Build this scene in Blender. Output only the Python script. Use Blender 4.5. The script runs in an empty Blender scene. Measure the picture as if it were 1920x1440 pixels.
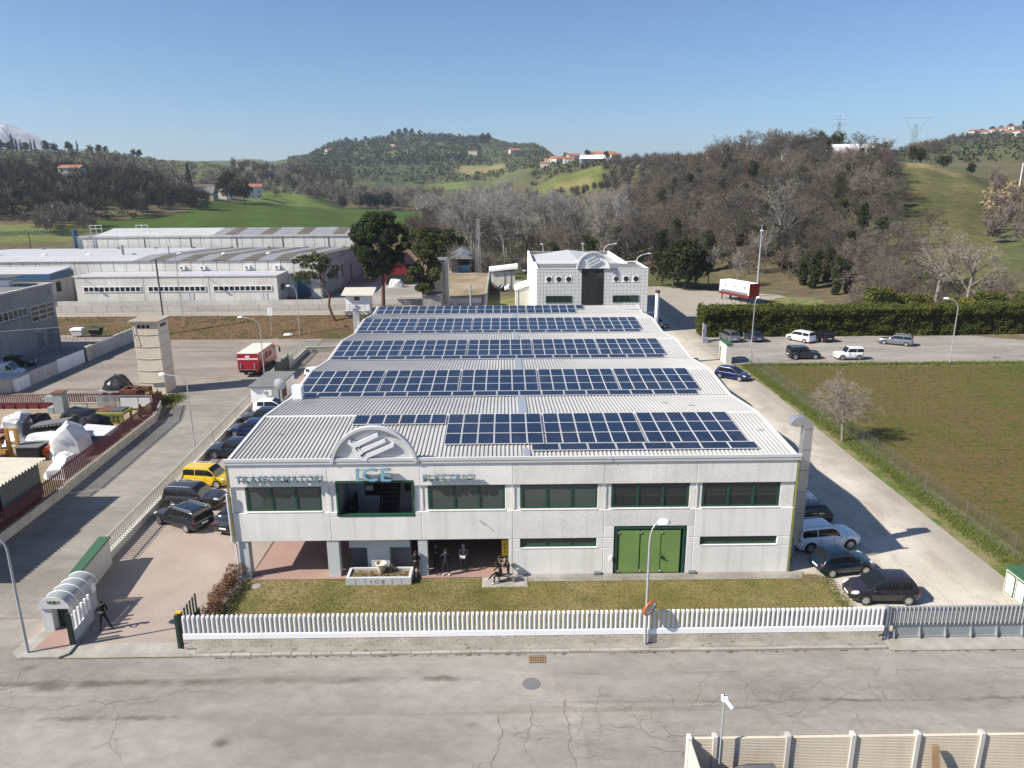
import bpy, math, random
import numpy as np
from mathutils import Vector, Matrix
R = math.radians
rnd = random.Random(7)
scene = bpy.context.scene
col = bpy.context.collection

# ---------------------------------------------------------------- camera
FPX, PIT, YAW, ROLL = 1377.29, .2661, .0108, -.0059
CAM = np.array([16.005, 0.0, 22.761])
_fw = np.array([math.sin(YAW)*math.cos(PIT), math.cos(YAW)*math.cos(PIT), -math.sin(PIT)])
_r = np.array([math.cos(YAW), -math.sin(YAW), 0.0]); _u = np.cross(_r, _fw)
_r2 = _r*math.cos(ROLL)+_u*math.sin(ROLL); _u2 = -_r*math.sin(ROLL)+_u*math.cos(ROLL)
cd = bpy.data.cameras.new('camera'); cam = bpy.data.objects.new('camera', cd); col.objects.link(cam)
cd.sensor_width = 36.0; cd.lens = 36.0*FPX/1920.0; cd.clip_start = .5; cd.clip_end = 60000
cam.matrix_world = Matrix(((_r2[0], _u2[0], -_fw[0], CAM[0]), (_r2[1], _u2[1], -_fw[1], CAM[1]), (_r2[2], _u2[2], -_fw[2], CAM[2]), (0, 0, 0, 1)))
scene.camera = cam

# ---------------------------------------------------------------- sky and sun
SUN_AZ, SUN_EL = R(198.2), R(39.5)  # direction the light comes FROM, measured from +X
world = bpy.data.worlds.new('World'); scene.world = world; world.use_nodes = True
nt = world.node_tree; bg = nt.nodes['Background']
sky = nt.nodes.new('ShaderNodeTexSky'); sky.sky_type = 'NISHITA'; sky.sun_disc = False
sky.sun_elevation = SUN_EL; sky.sun_rotation = math.pi/2-SUN_AZ
sky.altitude = 150; sky.air_density = 0.92; sky.dust_density = 0.8; sky.ozone_density = 7.0
nt.links.new(sky.outputs[0], bg.inputs[0]); bg.inputs[1].default_value = .078
sd = bpy.data.lights.new('sun', 'SUN'); sd.energy = 5.0; sd.angle = R(.55); sd.color = (1, .93, .82)
sun = bpy.data.objects.new('sun', sd); col.objects.link(sun); sun.location = (-60, -30, 80)
_d = Vector((-math.cos(SUN_EL)*math.cos(SUN_AZ), -math.cos(SUN_EL)*math.sin(SUN_AZ), -math.sin(SUN_EL)))
sun.rotation_euler = _d.to_track_quat('-Z', 'Y').to_euler()
scene.view_settings.view_transform = 'Standard'; scene.view_settings.look = 'None'
scene.view_settings.exposure = 0.78; scene.view_settings.gamma = 1.0
scene.view_settings.use_curve_mapping = False
scene.cycles.use_denoising = True
scene.cycles.max_bounces = 5; scene.cycles.diffuse_bounces = 3; scene.cycles.glossy_bounces = 3
scene.cycles.transparent_max_bounces = 12; scene.cycles.volume_bounces = 0
scene.cycles.sample_clamp_indirect = 6

# ---------------------------------------------------------------- helpers
def tag(o, label=None, cat=None, group=None, kind=None):
    if label: o['label'] = label
    if cat: o['category'] = cat
    if group: o['group'] = group
    if kind: o['kind'] = kind
    return o
ORG = {}
def T(name, label, cat, loc=(0, 0, 0), rz=0.0, group=None):
    o = bpy.data.objects.new(name, None); col.objects.link(o)
    o.empty_display_size = .2
    o.location = loc; o.rotation_euler = (0, 0, rz); ORG[o.name] = (Vector(loc), rz)
    return tag(o, label, cat, group)
def root_of(o):
    while o.parent: o = o.parent
    return o
class MB:
    def __init__(s): s.v = []; s.f = []; s.m = []; s.uv = {}
    def poly(s, pts, m=0, uv=None):
        n = len(s.v); s.v += [tuple(p) for p in pts]; s.f.append(tuple(range(n, n+len(pts)))); s.m.append(m)
        if uv: s.uv[len(s.f)-1] = uv
        return s
    def raw(s, v, f, m=0):
        n = len(s.v); s.v += [tuple(p) for p in v]; s.f += [tuple(i+n for i in q) for q in f]
        s.m += ([m]*len(f) if isinstance(m, int) else list(m)); return s
    def box(s, x0, x1, y0, y1, z0, z1, m=0):
        return s.raw([(x0,y0,z0),(x1,y0,z0),(x1,y1,z0),(x0,y1,z0),(x0,y0,z1),(x1,y0,z1),(x1,y1,z1),(x0,y1,z1)],
            [(3,2,1,0),(4,5,6,7),(0,1,5,4),(1,2,6,5),(2,3,7,6),(3,0,4,7)], m)
    def hexa(s, b, t, m=0):
        return s.raw(list(b)+list(t), [(3,2,1,0),(4,5,6,7),(0,1,5,4),(1,2,6,5),(2,3,7,6),(3,0,4,7)], m)
    def prism(s, pts, off, m=0, m_cap=None):
        # pts: 3-D loop, off: extrusion vector
        n = len(pts); off = Vector(off); a = [Vector(p) for p in pts]; b = [p+off for p in a]
        f = [tuple(range(n-1, -1, -1)), tuple(range(n, 2*n))]+[(i, (i+1) % n, n+(i+1) % n, n+i) for i in range(n)]
        mc = m if m_cap is None else m_cap
        return s.raw(a+b, f, [mc, mc]+[m]*n)
    def cyl(s, p0, p1, r0, r1=None, n=8, m=0, caps=True):
        if r1 is None: r1 = r0
        p0, p1 = Vector(p0), Vector(p1); d = (p1-p0).normalized()
        a = d.orthogonal().normalized(); b = d.cross(a)
        v = []
        for p, r in ((p0, r0), (p1, r1)):
            v += [p+a*(r*math.cos(2*math.pi*i/n))+b*(r*math.sin(2*math.pi*i/n)) for i in range(n)]
        f = [(i, (i+1) % n, n+(i+1) % n, n+i) for i in range(n)]
        if caps: f += [tuple(range(n-1, -1, -1)), tuple(range(n, 2*n))]
        return s.raw(v, f, m)
    def tube(s, pts, r, n=6, m=0):
        pts = [Vector(p) for p in pts]; k = len(pts)
        rs = r if isinstance(r, (list, tuple)) else [r]*k
        v = []; f = []
        ref = None
        for i, p in enumerate(pts):
            d = (pts[min(i+1, k-1)]-pts[max(i-1, 0)]).normalized()
            if ref is None: ref = d.orthogonal().normalized()
            a = (ref-d*ref.dot(d)); a = a.normalized() if a.length > 1e-6 else d.orthogonal().normalized(); ref = a
            b = d.cross(a)
            v += [p+a*(rs[i]*math.cos(2*math.pi*j/n))+b*(rs[i]*math.sin(2*math.pi*j/n)) for j in range(n)]
        for i in range(k-1):
            f += [(i*n+j, i*n+(j+1) % n, (i+1)*n+(j+1) % n, (i+1)*n+j) for j in range(n)]
        f += [tuple(range(n-1, -1, -1)), tuple(range((k-1)*n, k*n))]
        return s.raw(v, f, m)
    def lathe(s, prof, c, n=16, m=0, axis='z'):
        v = []; f = []; k = len(prof); c = Vector(c)
        for (r, h) in prof:
            for j in range(n):
                a = 2*math.pi*j/n; x, y = r*math.cos(a), r*math.sin(a)
                v.append(c+(Vector((x, y, h)) if axis == 'z' else Vector((x, h, y)) if axis == 'y' else Vector((h, x, y))))
        for i in range(k-1):
            f += [(i*n+j, i*n+(j+1) % n, (i+1)*n+(j+1) % n, (i+1)*n+j) for j in range(n)]
        f += [tuple(range(n-1, -1, -1)), tuple(range((k-1)*n, k*n))]
        return s.raw(v, f, m)
    def mesh(s, name, mats, smooth=None, off=None, rz=0.0):
        me = bpy.data.meshes.new(name)
        v = s.v
        if off is not None:
            c, sn = math.cos(-rz), math.sin(-rz)
            v = [((p[0]-off[0])*c-(p[1]-off[1])*sn, (p[0]-off[0])*sn+(p[1]-off[1])*c, p[2]-off[2]) for p in v]
        me.from_pydata([tuple(p) for p in v], [], s.f)
        for mm in (mats if isinstance(mats, (list, tuple)) else [mats]): me.materials.append(mm)
        me.polygons.foreach_set('material_index', s.m)
        if s.uv:
            l = me.uv_layers.new(name='UVMap')
            for fi, uv in s.uv.items():
                for k, li in enumerate(me.polygons[fi].loop_indices): l.data[li].uv = uv[k]
        if smooth is not None:
            me.polygons.foreach_set('use_smooth', [True]*len(me.polygons))
            me.set_sharp_from_angle(angle=R(smooth))
        me.update(); return me
    def build(s, name, mats, parent=None, world=True, smooth=None):
        """One mesh object. With world=True coordinates are world ones and are made local to the parent thing."""
        off, rz = None, 0.0
        if parent is not None and world: off, rz = ORG.get(root_of(parent).name, (Vector((0, 0, 0)), 0.0))
        o = bpy.data.objects.new(name, s.mesh(name, mats, smooth, off, rz)); col.objects.link(o)
        o.parent = parent
        return o
    def thing(s, name, mats, label, cat, group=None, smooth=None, base=None):
        """A one-mesh thing, its origin at its base."""
        if base is None:
            a = np.array([tuple(p) for p in s.v]); base = ((a[:, 0].min()+a[:, 0].max())/2, (a[:, 1].min()+a[:, 1].max())/2, a[:, 2].min())
        o = bpy.data.objects.new(name, s.mesh(name, mats, smooth, base)); col.objects.link(o); o.location = base
        return tag(o, label, cat, group)
    def struct(s, name, mats, smooth=None, kind='structure', parent=None):
        o = bpy.data.objects.new(name, s.mesh(name, mats, smooth)); col.objects.link(o); o.parent = parent
        o['kind'] = kind; return o
def inst(me, name, parent, loc=(0, 0, 0), rot=(0, 0, 0), sc=None):
    o = bpy.data.objects.new(name, me); col.objects.link(o); o.parent = parent
    o.location = loc; o.rotation_euler = rot
    if sc: o.scale = sc
    return o
def copy_tree(o, parent=None):
    c = o.copy(); col.objects.link(c); c.parent = parent
    for ch in list(o.children): copy_tree(ch, c)
    return c
def np_obj(name, v, f, mats, mi=None, cols=None, parent=None, smooth=False):
    me = bpy.data.meshes.new(name)
    v = np.asarray(v, dtype=np.float32); f = np.asarray(f, dtype=np.int32); k = f.shape[1]
    me.vertices.add(len(v)); me.vertices.foreach_set('co', v.ravel())
    me.loops.add(f.size); me.loops.foreach_set('vertex_index', f.ravel())
    me.polygons.add(len(f)); me.polygons.foreach_set('loop_start', np.arange(0, f.size, k, dtype=np.int32))
    for m in (mats if isinstance(mats, (list, tuple)) else [mats]): me.materials.append(m)
    if mi is not None: me.polygons.foreach_set('material_index', np.asarray(mi, dtype=np.int32))
    if smooth: me.polygons.foreach_set('use_smooth', np.ones(len(f), dtype=bool))
    me.update(calc_edges=True)
    if cols is not None:
        ca = me.color_attributes.new('Col', 'FLOAT_COLOR', 'POINT')
        ca.data.foreach_set('color', np.hstack([cols, np.ones((len(cols), 1))]).astype(np.float32).ravel())
    if parent == 'mesh': return me
    o = bpy.data.objects.new(name, me); col.objects.link(o)
    if parent is not None: o.parent = parent
    return o

# ---------------------------------------------------------------- materials
MATS = {}
def mat(name, c=(.5, .5, .5), rough=.8, var=.12, scale=.6, fine=0.0, fscale=14.0, c2=None, c2amt=.5, bump=0.0, bscale=30.0,
        metal=0.0, spec=.4, streak=0.0, coord='world', trans=0.0, alpha=1.0, coat=0.0):
    """Principled with large-scale tone variation, fine grain, optional second tone in patches, run-off streaks and bump."""
    m = bpy.data.materials.new(name); m.use_nodes = True; MATS[name] = m
    t = m.node_tree; N = t.nodes; L = t.links; b = N['Principled BSDF']
    b.inputs['Roughness'].default_value = rough; b.inputs['Metallic'].default_value = metal
    b.inputs['Specular IOR Level'].default_value = spec
    if coat: b.inputs['Coat Weight'].default_value = coat; b.inputs['Coat Roughness'].default_value = .05
    if trans: b.inputs['Transmission Weight'].default_value = trans
    b.inputs['Alpha'].default_value = alpha
    if coord == 'world':
        g = N.new('ShaderNodeNewGeometry'); P = g.outputs['Position']
    else:
        g = N.new('ShaderNodeTexCoord'); P = g.outputs['Object']
    def noise(sc, det=4, vec=None, rough=.6):
        n = N.new('ShaderNodeTexNoise'); n.inputs['Scale'].default_value = sc; n.inputs['Detail'].default_value = det
        n.inputs['Roughness'].default_value = rough; L.new(vec if vec is not None else P, n.inputs['Vector']); return n.outputs['Fac']
    def mixc(fac, a, bb, typ='MIX'):
        x = N.new('ShaderNodeMix'); x.data_type = 'RGBA'; x.blend_type = typ; x.clamp_factor = True
        for sock, val in ((x.inputs['Factor'], fac), (x.inputs['A'], a), (x.inputs['B'], bb)):
            if isinstance(val, (int, float)): sock.default_value = val
            elif isinstance(val, tuple): sock.default_value = (*val, 1)
            else: L.new(val, sock)
        return x.outputs['Result']
    def ramp(x, a, bb, lo=0.0, hi=1.0):
        r = N.new('ShaderNodeMapRange'); r.inputs['From Min'].default_value = a; r.inputs['From Max'].default_value = bb
        r.inputs['To Min'].default_value = lo; r.inputs['To Max'].default_value = hi; L.new(x, r.inputs['Value']); return r.outputs['Result']
    C = c
    if c2 is not None:
        C = mixc(ramp(noise(scale*.7, 5), .5-.22*(1-c2amt)-.05, .62), c, c2)
    if var:
        C = mixc(1.0, C if not isinstance(C, tuple) else C, _val(N, L, ramp(noise(scale, 5), .25, .75, 1-var, 1+var)), 'MULTIPLY')
    if fine:
        C = mixc(1.0, C, _val(N, L, ramp(noise(fscale, 3, rough=.75), .25, .75, 1-fine, 1+fine)), 'MULTIPLY')
    if streak:
        mp = N.new('ShaderNodeMapping'); mp.inputs['Scale'].default_value = (2.4, 2.4, .12); L.new(P, mp.inputs['Vector'])
        C = mixc(1.0, C, _val(N, L, ramp(noise(1.0, 5, mp.outputs[0]), .5, .8, 1.0, 1-streak)), 'MULTIPLY')
    if isinstance(C, tuple): b.inputs['Base Color'].default_value = (*C, 1)
    else: L.new(C, b.inputs['Base Color'])
    if bump:
        bp = N.new('ShaderNodeBump'); bp.inputs['Strength'].default_value = bump; bp.inputs['Distance'].default_value = .03
        L.new(noise(bscale, 4), bp.inputs['Height']); L.new(bp.outputs[0], b.inputs['Normal'])
    m['_mix'] = 1
    return m
def _val(N, L, s):
    c = N.new('ShaderNodeCombineColor')
    for i in range(3): L.new(s, c.inputs[i])
    return c.outputs[0]

mat('white_conc', (.83, .805, .755), .85, .07, .35, .05, 9, c2=(.74, .72, .68), c2amt=.3, streak=.2, bump=.15, bscale=22)
mat('rough_conc', (.80, .775, .725), .92, .06, .5, .09, 7, c2=(.67, .65, .61), c2amt=.4, streak=.2, bump=.6, bscale=12)
mat('grey_conc', (.36, .36, .35), .9, .18, .3, .06, 8, c2=(.27, .265, .255), c2amt=.5, streak=.3, bump=.2)
mat('panel_wall', (.72, .70, .655), .9, .12, .25, .06, 8, c2=(.60, .575, .53), c2amt=.35, streak=.35, bump=.2)
mat('lt_conc', (.56, .545, .515), .9, .14, .25, .06, 8, c2=(.45, .43, .40), c2amt=.4, streak=.28, bump=.2)
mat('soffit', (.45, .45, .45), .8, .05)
mat('col_paint', (.52, .545, .56), .6, .05, .5)
mat('fascia', (.56, .57, .58), .45, .07, .5, streak=.06)
mat('roof_sheet', (.47, .46, .445), .42, .08, .22, .04, 5, c2=(.40, .39, .375), c2amt=.3, metal=.0, spec=.5)
mat('ridge_cap', (.60, .60, .59), .45, .08, .4)
mat('green_frame', (.022, .075, .05), .35, .05, coord='obj')
mat('green_door', (.17, .275, .085), .5, .10, .8, .05, 5, streak=.15)
mat('glass_dark', (.024, .029, .029), .04, 0, spec=.6)
mat('glass_grey', (.065, .083, .076), .05, 0, spec=.6)
mat('alu', (.55, .56, .57), .35, .04, metal=.6)
mat('alu_frame', (.62, .63, .64), .4, .03)
mat('galv', (.42, .44, .46), .4, .12, 1.5, metal=.7)
mat('duct', (.56, .57, .58), .33, .10, 1.2, metal=.75)
mat('pole', (.40, .42, .44), .5, .08, 1.0, metal=.3)
mat('lamp_white', (.78, .79, .80), .3, .03)
mat('blue_letter', (.21, .41, .56), .4, .04, coord='obj')
mat('letter_side', (.10, .17, .21), .5, .04, coord='obj')
mat('black', (.012, .012, .013), .6, .1)
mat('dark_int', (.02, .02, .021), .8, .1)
mat('int_wall', (.42, .42, .43), .8, .05)
mat('red_floor', (.30, .20, .17), .75, .10, .5, .05, 10)
mat('pavers', (.325, .272, .232), .85, .10, .4, .12, 9, c2=(.29, .232, .20), c2amt=.5, bump=.3, bscale=14)
mat('kerb', (.36, .34, .305), .9, .14, 1.1, .08, 12, c2=(.27, .25, .22), c2amt=.4, bump=.3)
mat('sidewalk', (.29, .275, .25), .92, .16, .7, .10, 9, c2=(.21, .195, .175), c2amt=.5, bump=.3)
mat('block', (.56, .515, .43), .92, .14, 1.2, .10, 10, c2=(.42, .38, .31), c2amt=.4, bump=.4)
mat('roof_grey', (.20, .215, .235), .85, .15, .5, .08, 6)
ORDN = ('first', 'second', 'third', 'fourth', 'fifth', 'sixth', 'seventh', 'eighth', 'ninth', 'tenth', 'eleventh', 'twelfth', 'thirteenth')
mat('mortar', (.34, .325, .30), .95, .12, 1.0)
mat('white_paint', (.86, .86, .86), .55, .04, 1.0)
mat('fence_white', (.60, .61, .62), .6, .05, 1.0, streak=.08)
mat('small_letter', (.17, .27, .35), .4, .04, coord='obj')
mat('cream_paint', (.56, .535, .47), .75, .10, .8, streak=.1)
mat('tan_wall', (.60, .525, .42), .85, .10, .5, streak=.18)
mat('grey_gate', (.25, .275, .29), .5, .08, 1.0)
mat('dk_green', (.018, .05, .032), .45, .05)
mat('cap_green', (.042, .105, .055), .6, .1, 1.0)
mat('red_fence', (.085, .010, .015), .55, .10, .8)
mat('red_gate', (.14, .016, .022), .55, .10, .8)
mat('red_truck', (.34, .012, .022), .32, .05, .5, coat=.4)
mat('red_tarp', (.19, .012, .016), .55, .12, .4)
mat('white_tarp', (.55, .55, .56), .45, .08, .8)
mat('black_tarp', (.014, .015, .017), .32, .2, .8)
mat('rust', (.17, .065, .03), .8, .25, 2.0, c2=(.10, .045, .025))
mat('machine_green', (.24, .24, .06), .6, .12, 1.2)
mat('machine_grey', (.30, .33, .33), .5, .12, 1.2)
mat('machine_yellow', (.40, .22, .04), .55, .15, 1.2)
mat('wood', (.26, .17, .10), .8, .2, 2.0)
mat('bluefascia', (.03, .10, .19), .5, .08)
mat('slate', (.145, .15, .155), .85, .15, .5, .08, 6)
mat('eternit', (.125, .11, .095), .9, .25, .5, .15, 4, c2=(.085, .072, .06), c2amt=.5)
mat('whiteroof', (.42, .43, .44), .6, .1, .3)
mat('yellow', (.62, .40, .02), .5, .05)
mat('rubber', (.02, .02, .02), .8, .1, coord='obj')
mat('rim', (.50, .51, .52), .3, .05, metal=.7, coord='obj')
mat('car_glass', (.010, .012, .014), .03, 0, spec=.7, coord='obj')
mat('tail_red', (.30, .008, .010), .2, 0, coord='obj')
mat('head_lamp', (.60, .62, .64), .15, 0, spec=.8, coord='obj')
mat('plate', (.75, .75, .75), .5, 0, coord='obj')
mat('bark', (.085, .070, .055), .9, .2, 3.0, coord='obj')
mat('bark_pale', (.20, .18, .155), .9, .15, 3.0, coord='obj')
mat('bark_pine', (.13, .075, .05), .9, .2, 3.0, coord='obj')
mat('terracotta', (.30, .12, .07), .85, .2, .3)
mat('house_white', (.62, .60, .56), .85, .08, .3)
mat('soil', (.20, .15, .10), .95, .25, 1.5, .2, 12, bump=.5)
mat('skin', (.42, .25, .18), .6, 0)
# ---------------------------------------------------------------- custom ground materials
def nodes_of(name):
    m = bpy.data.materials.new(name); m.use_nodes = True; MATS[name] = m
    return m, m.node_tree.nodes, m.node_tree.links, m.node_tree.nodes['Principled BSDF']
class NT:
    def __init__(s, name, rough=.9, spec=.3):
        s.m, s.N, s.L, s.b = nodes_of(name); s.b.inputs['Roughness'].default_value = rough; s.b.inputs['Specular IOR Level'].default_value = spec
        s.P = s.N.new('ShaderNodeNewGeometry').outputs['Position']
    def map(s, sc=(1, 1, 1), rot=0, loc=(0, 0, 0), src=None):
        n = s.N.new('ShaderNodeMapping'); n.inputs['Scale'].default_value = sc; n.inputs['Rotation'].default_value = (0, 0, rot)
        n.inputs['Location'].default_value = loc; s.L.new(src or s.P, n.inputs['Vector']); return n.outputs[0]
    def noise(s, sc, det=5, vec=None, rough=.6, out='Fac'):
        n = s.N.new('ShaderNodeTexNoise'); n.inputs['Scale'].default_value = sc; n.inputs['Detail'].default_value = det
        n.inputs['Roughness'].default_value = rough; s.L.new(vec or s.P, n.inputs['Vector']); return n.outputs[out]
    def vor(s, sc, vec=None, feat='DISTANCE_TO_EDGE'):
        n = s.N.new('ShaderNodeTexVoronoi'); n.feature = feat; n.inputs['Scale'].default_value = sc; s.L.new(vec or s.P, n.inputs['Vector']); return n.outputs[0]
    def rng(s, x, a, b, lo=0., hi=1.):
        r = s.N.new('ShaderNodeMapRange'); r.inputs['From Min'].default_value = a; r.inputs['From Max'].default_value = b
        r.inputs['To Min'].default_value = lo; r.inputs['To Max'].default_value = hi; s.L.new(x, r.inputs['Value']); return r.outputs['Result']
    def mix(s, fac, a, b, typ='MIX'):
        x = s.N.new('ShaderNodeMix'); x.data_type = 'RGBA'; x.blend_type = typ
        for sock, val in ((x.inputs['Factor'], fac), (x.inputs['A'], a), (x.inputs['B'], b)):
            if isinstance(val, (int, float)): sock.default_value = val
            elif isinstance(val, tuple): sock.default_value = (*val, 1)
            else: s.L.new(val, sock)
        return x.outputs['Result']
    def math(s, op, a, b=0.0):
        x = s.N.new('ShaderNodeMath'); x.operation = op
        for i, v in enumerate((a, b)):
            if isinstance(v, (int, float)): x.inputs[i].default_value = v
            else: s.L.new(v, x.inputs[i])
        return x.outputs[0]
    def vec_add(s, a, b, k):
        v = s.N.new('ShaderNodeVectorMath'); v.operation = 'MULTIPLY_ADD'; s.L.new(a, v.inputs[0]); v.inputs[1].default_value = (k, k, k); s.L.new(b, v.inputs[2]); return v.outputs[0]
    def grey(s, x): return _val(s.N, s.L, x)
    def done(s, C, bump=None, strength=.3, dist=.03):
        s.L.new(C, s.b.inputs['Base Color'])
        if bump is not None:
            b = s.N.new('ShaderNodeBump'); b.inputs['Strength'].default_value = strength; b.inputs['Distance'].default_value = dist
            s.L.new(bump, b.inputs['Height']); s.L.new(b.outputs[0], s.b.inputs['Normal'])
        return s.m
def asphalt(name, base, dark, crack=1.0, ang=0.0, seams=(), blobs=()):
    t = NT(name, .92, .25)
    C = t.mix(t.rng(t.noise(.09, 6, t.map((1, 2.4, 1), ang)), .38, .62), base, tuple(x*.72 for x in base))
    C = t.mix(t.rng(t.noise(.35, 6, t.map((.35, 1.6, 1), ang)), .56, .74, 0, .55), C, dark)
    C = t.mix(t.rng(t.noise(.9, 5, t.map((1, 1, 1), 0, (31, 7, 0))), .66, .78, 0, .5), C, dark)
    C = t.mix(1.0, C, t.grey(t.rng(t.noise(1.1, 7, t.map((1, 1.6, 1), ang+.3), .7), .25, .75, .80, 1.18)), 'MULTIPLY')
    sm = t.rng(t.noise(.5, 5, t.map((.07, 1.5, 1), ang, (3, 11, 0)), .55), .60, .68, 0, .55)
    C = t.mix(sm, C, (dark[0]*.85, dark[1]*.8, dark[2]*.7))
    C = t.mix(t.rng(t.noise(.5, 4, t.map((.05, 1.1, 1), ang, (60, 31, 0)), .5), .60, .72, 0, .5), C, tuple(min(x*1.25, 1) for x in base))
    g = t.noise(26, 3, rough=.8); C = t.mix(1.0, C, t.grey(t.rng(g, .25, .75, .86, 1.14)), 'MULTIPLY')
    if seams or blobs:
        sp = t.N.new('ShaderNodeSeparateXYZ'); t.L.new(t.vec_add(t.noise(1.1, 5, out='Color', rough=.65), t.P, .55), sp.inputs[0]); brk = t.rng(t.noise(.45, 4), .40, .60)
        for (y0, x0, x1, wd, am) in seams:
            d_ = t.math('ABSOLUTE', t.math('SUBTRACT', sp.outputs[1], y0+.27)); k_ = t.math('MULTIPLY', t.rng(d_, wd*.25, wd, 1, 0), t.math('MULTIPLY', t.rng(sp.outputs[0], x0, x0+1.5), t.rng(sp.outputs[0], x1-1.5, x1, 1, 0)))
            C = t.mix(t.math('MULTIPLY', t.math('MULTIPLY', k_, brk), am), C, (.115, .098, .078))
        for (bx_, by_, br_, am) in blobs:
            d_ = t.math('SQRT', t.math('ADD', t.math('POWER', t.math('SUBTRACT', sp.outputs[0], bx_+.27), 2.0), t.math('POWER', t.math('MULTIPLY', t.math('SUBTRACT', sp.outputs[1], by_+.27), 1.6), 2.0)))
            C = t.mix(t.math('MULTIPLY', t.rng(d_, br_*.25, br_, 1, 0), am), C, (.09, .078, .066))
    w = t.vec_add(t.noise(.6, 4, out='Color'), t.P, 1.6)
    e = t.vor(.33, w); ln = t.rng(e, .0, .012, 1, 0)
    msk = t.rng(t.noise(.085, 3, t.map((1, 1, 1), 0, (5, 60, 0))), .54, .64)
    C = t.mix(t.math('MULTIPLY', t.math('MULTIPLY', ln, msk), .34*crack), C, (.10, .09, .08))
    e2 = t.vor(1.5, t.vec_add(t.noise(2.0, 3, out='Color'), t.P, .5)); l2 = t.rng(e2, .0, .02, 1, 0)
    m2 = t.rng(t.noise(.16, 3, t.map((1, 1, 1), 0, (90, 12, 0))), .60, .68)
    C = t.mix(t.math('MULTIPLY', t.math('MULTIPLY', l2, m2), .4*crack), C, (.10, .09, .08))
    return t.done(C, g, .25)
asphalt('asphalt', (.288, .268, .243), (.185, .168, .148), .5, 0.0, ((30.15, -9, 15.5, .28, .9), (27.75, -14, 3.5, .22, .8), (28.3, 24, 45, .14, .7), (30.4, 16, 45, .10, .35)), ((3.9, 26.15, .55, .8), (-5.6, 30.0, 1.0, .75), (-3.9, 30.1, .7, .7), (-7.4, 31.4, .5, .6), (-8.9, 30.2, .4, .5), (-8.3, 29.0, .45, .5), (14.5, 27.0, .4, .4), (30.5, 28.4, .35, .5), (20.6, 28.8, .5, .35)))
asphalt('asphalt_lane', (.270, .248, .216), (.15, .135, .118), .8, R(90))
asphalt('asphalt_yard', (.27, .235, .20), (.13, .11, .09), .5)
asphalt('asphalt_park', (.31, .285, .255), (.20, .18, .16), .7)
t = NT('gravel', .95, .2)
g = t.noise(11, 5, rough=.8)
C = t.mix(t.rng(t.noise(.16, 6), .4, .66), (.52, .48, .415), (.42, .375, .315))
C = t.mix(t.rng(t.noise(.45, 6, t.map((1.5, .5, 1), 0, (9, 3, 0))), .50, .68, 0, .8), C, (.33, .285, .235))
C = t.mix(t.rng(t.noise(1.8, 6, t.map((1, 1, 1), 0, (70, 3, 0)), .7), .56, .70, 0, .6), C, (.29, .25, .20))
sp_ = t.N.new('ShaderNodeSeparateXYZ'); t.L.new(t.P, sp_.inputs[0])
C = t.mix(t.math('MULTIPLY', t.rng(t.math('ADD', sp_.outputs[0], t.rng(t.noise(.5, 5), 0, 1, -2.5, 2.5)), 42.2, 45.6), .8), C, (.27, .245, .205))
C = t.mix(1.0, C, t.grey(t.rng(g, .25, .75, .68, 1.28)), 'MULTIPLY'); t.done(C, g, .7)
t = NT('lawn', .95, .15)
g = t.noise(7, 6, rough=.8)
C = t.mix(t.rng(t.noise(.38, 6), .38, .66), (.185, .145, .055), (.105, .112, .030))
C = t.mix(t.rng(t.noise(.22, 5, t.map((1, 1, 1), 0, (50, 8, 0))), .46, .66, 0, .85), C, (.25, .20, .095))
C = t.mix(t.rng(t.noise(.8, 5, t.map((.25, 3, 1), R(-3))), .62, .72, 0, .5), C, (.30, .25, .13))
C = t.mix(1.0, C, t.grey(t.rng(g, .2, .8, .62, 1.38)), 'MULTIPLY'); t.done(C, g, .8, .05)
t = NT('field', .95, .12)
g = t.noise(3.2, 7, rough=.8)
C = t.mix(t.rng(t.noise(.05, 5, t.map((1, .7, 1), R(12))), .42, .62), (.128, .088, .040), (.084, .086, .024))
C = t.mix(t.rng(t.noise(1.6, 5, t.map((.45, 1.5, 1), R(4))), .50, .64, 0, .85), C, (.062, .082, .020))
C = t.mix(1.0, C, t.grey(t.rng(t.noise(1.0, 2, t.map((.03, 1.6, 1), R(-14))), .35, .65, .94, 1.06)), 'MULTIPLY')
C = t.mix(1.0, C, t.grey(t.rng(g, .2, .8, .6, 1.4)), 'MULTIPLY'); t.done(C, g, 1.0, .08)
t = NT('verge', .95, .15)
g = t.noise(5, 7, rough=.8)
C = t.mix(t.rng(t.noise(.55, 6), .42, .6), (.21, .18, .09), (.085, .125, .025))
C = t.mix(1.0, C, t.grey(t.rng(g, .2, .8, .6, 1.4)), 'MULTIPLY'); t.done(C, g, .9, .06)
t = NT('bank', .97, .1)
g = t.noise(2.2, 8, rough=.78)
C = t.mix(t.rng(t.noise(.22, 6), .46, .66), (.135, .088, .050), (.075, .075, .028))
C = t.mix(t.rng(t.noise(.9, 6, t.map((1, 1, 1), 0, (3, 40, 0))), .54, .68, 0, .7), C, (.075, .048, .03))
C = t.mix(1.0, C, t.grey(t.rng(g, .2, .8, .5, 1.5)), 'MULTIPLY'); t.done(C, g, 1.0, .15)
t = NT('yard_dirt', .95, .15)
g = t.noise(3, 7, rough=.75)
C = t.mix(t.rng(t.noise(.13, 6), .42, .62), (.31, .25, .185), (.17, .14, .075))
C = t.mix(1.0, C, t.grey(t.rng(g, .2, .8, .75, 1.25)), 'MULTIPLY'); t.done(C, g, .5)
t = NT('terrain', .97, .08)
ca = t.N.new('ShaderNodeVertexColor'); ca.layer_name = 'Col'
C = t.mix(1.0, ca.outputs[0], t.grey(t.rng(t.noise(.35, 8, rough=.7), .22, .78, .55, 1.45)), 'MULTIPLY')
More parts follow.
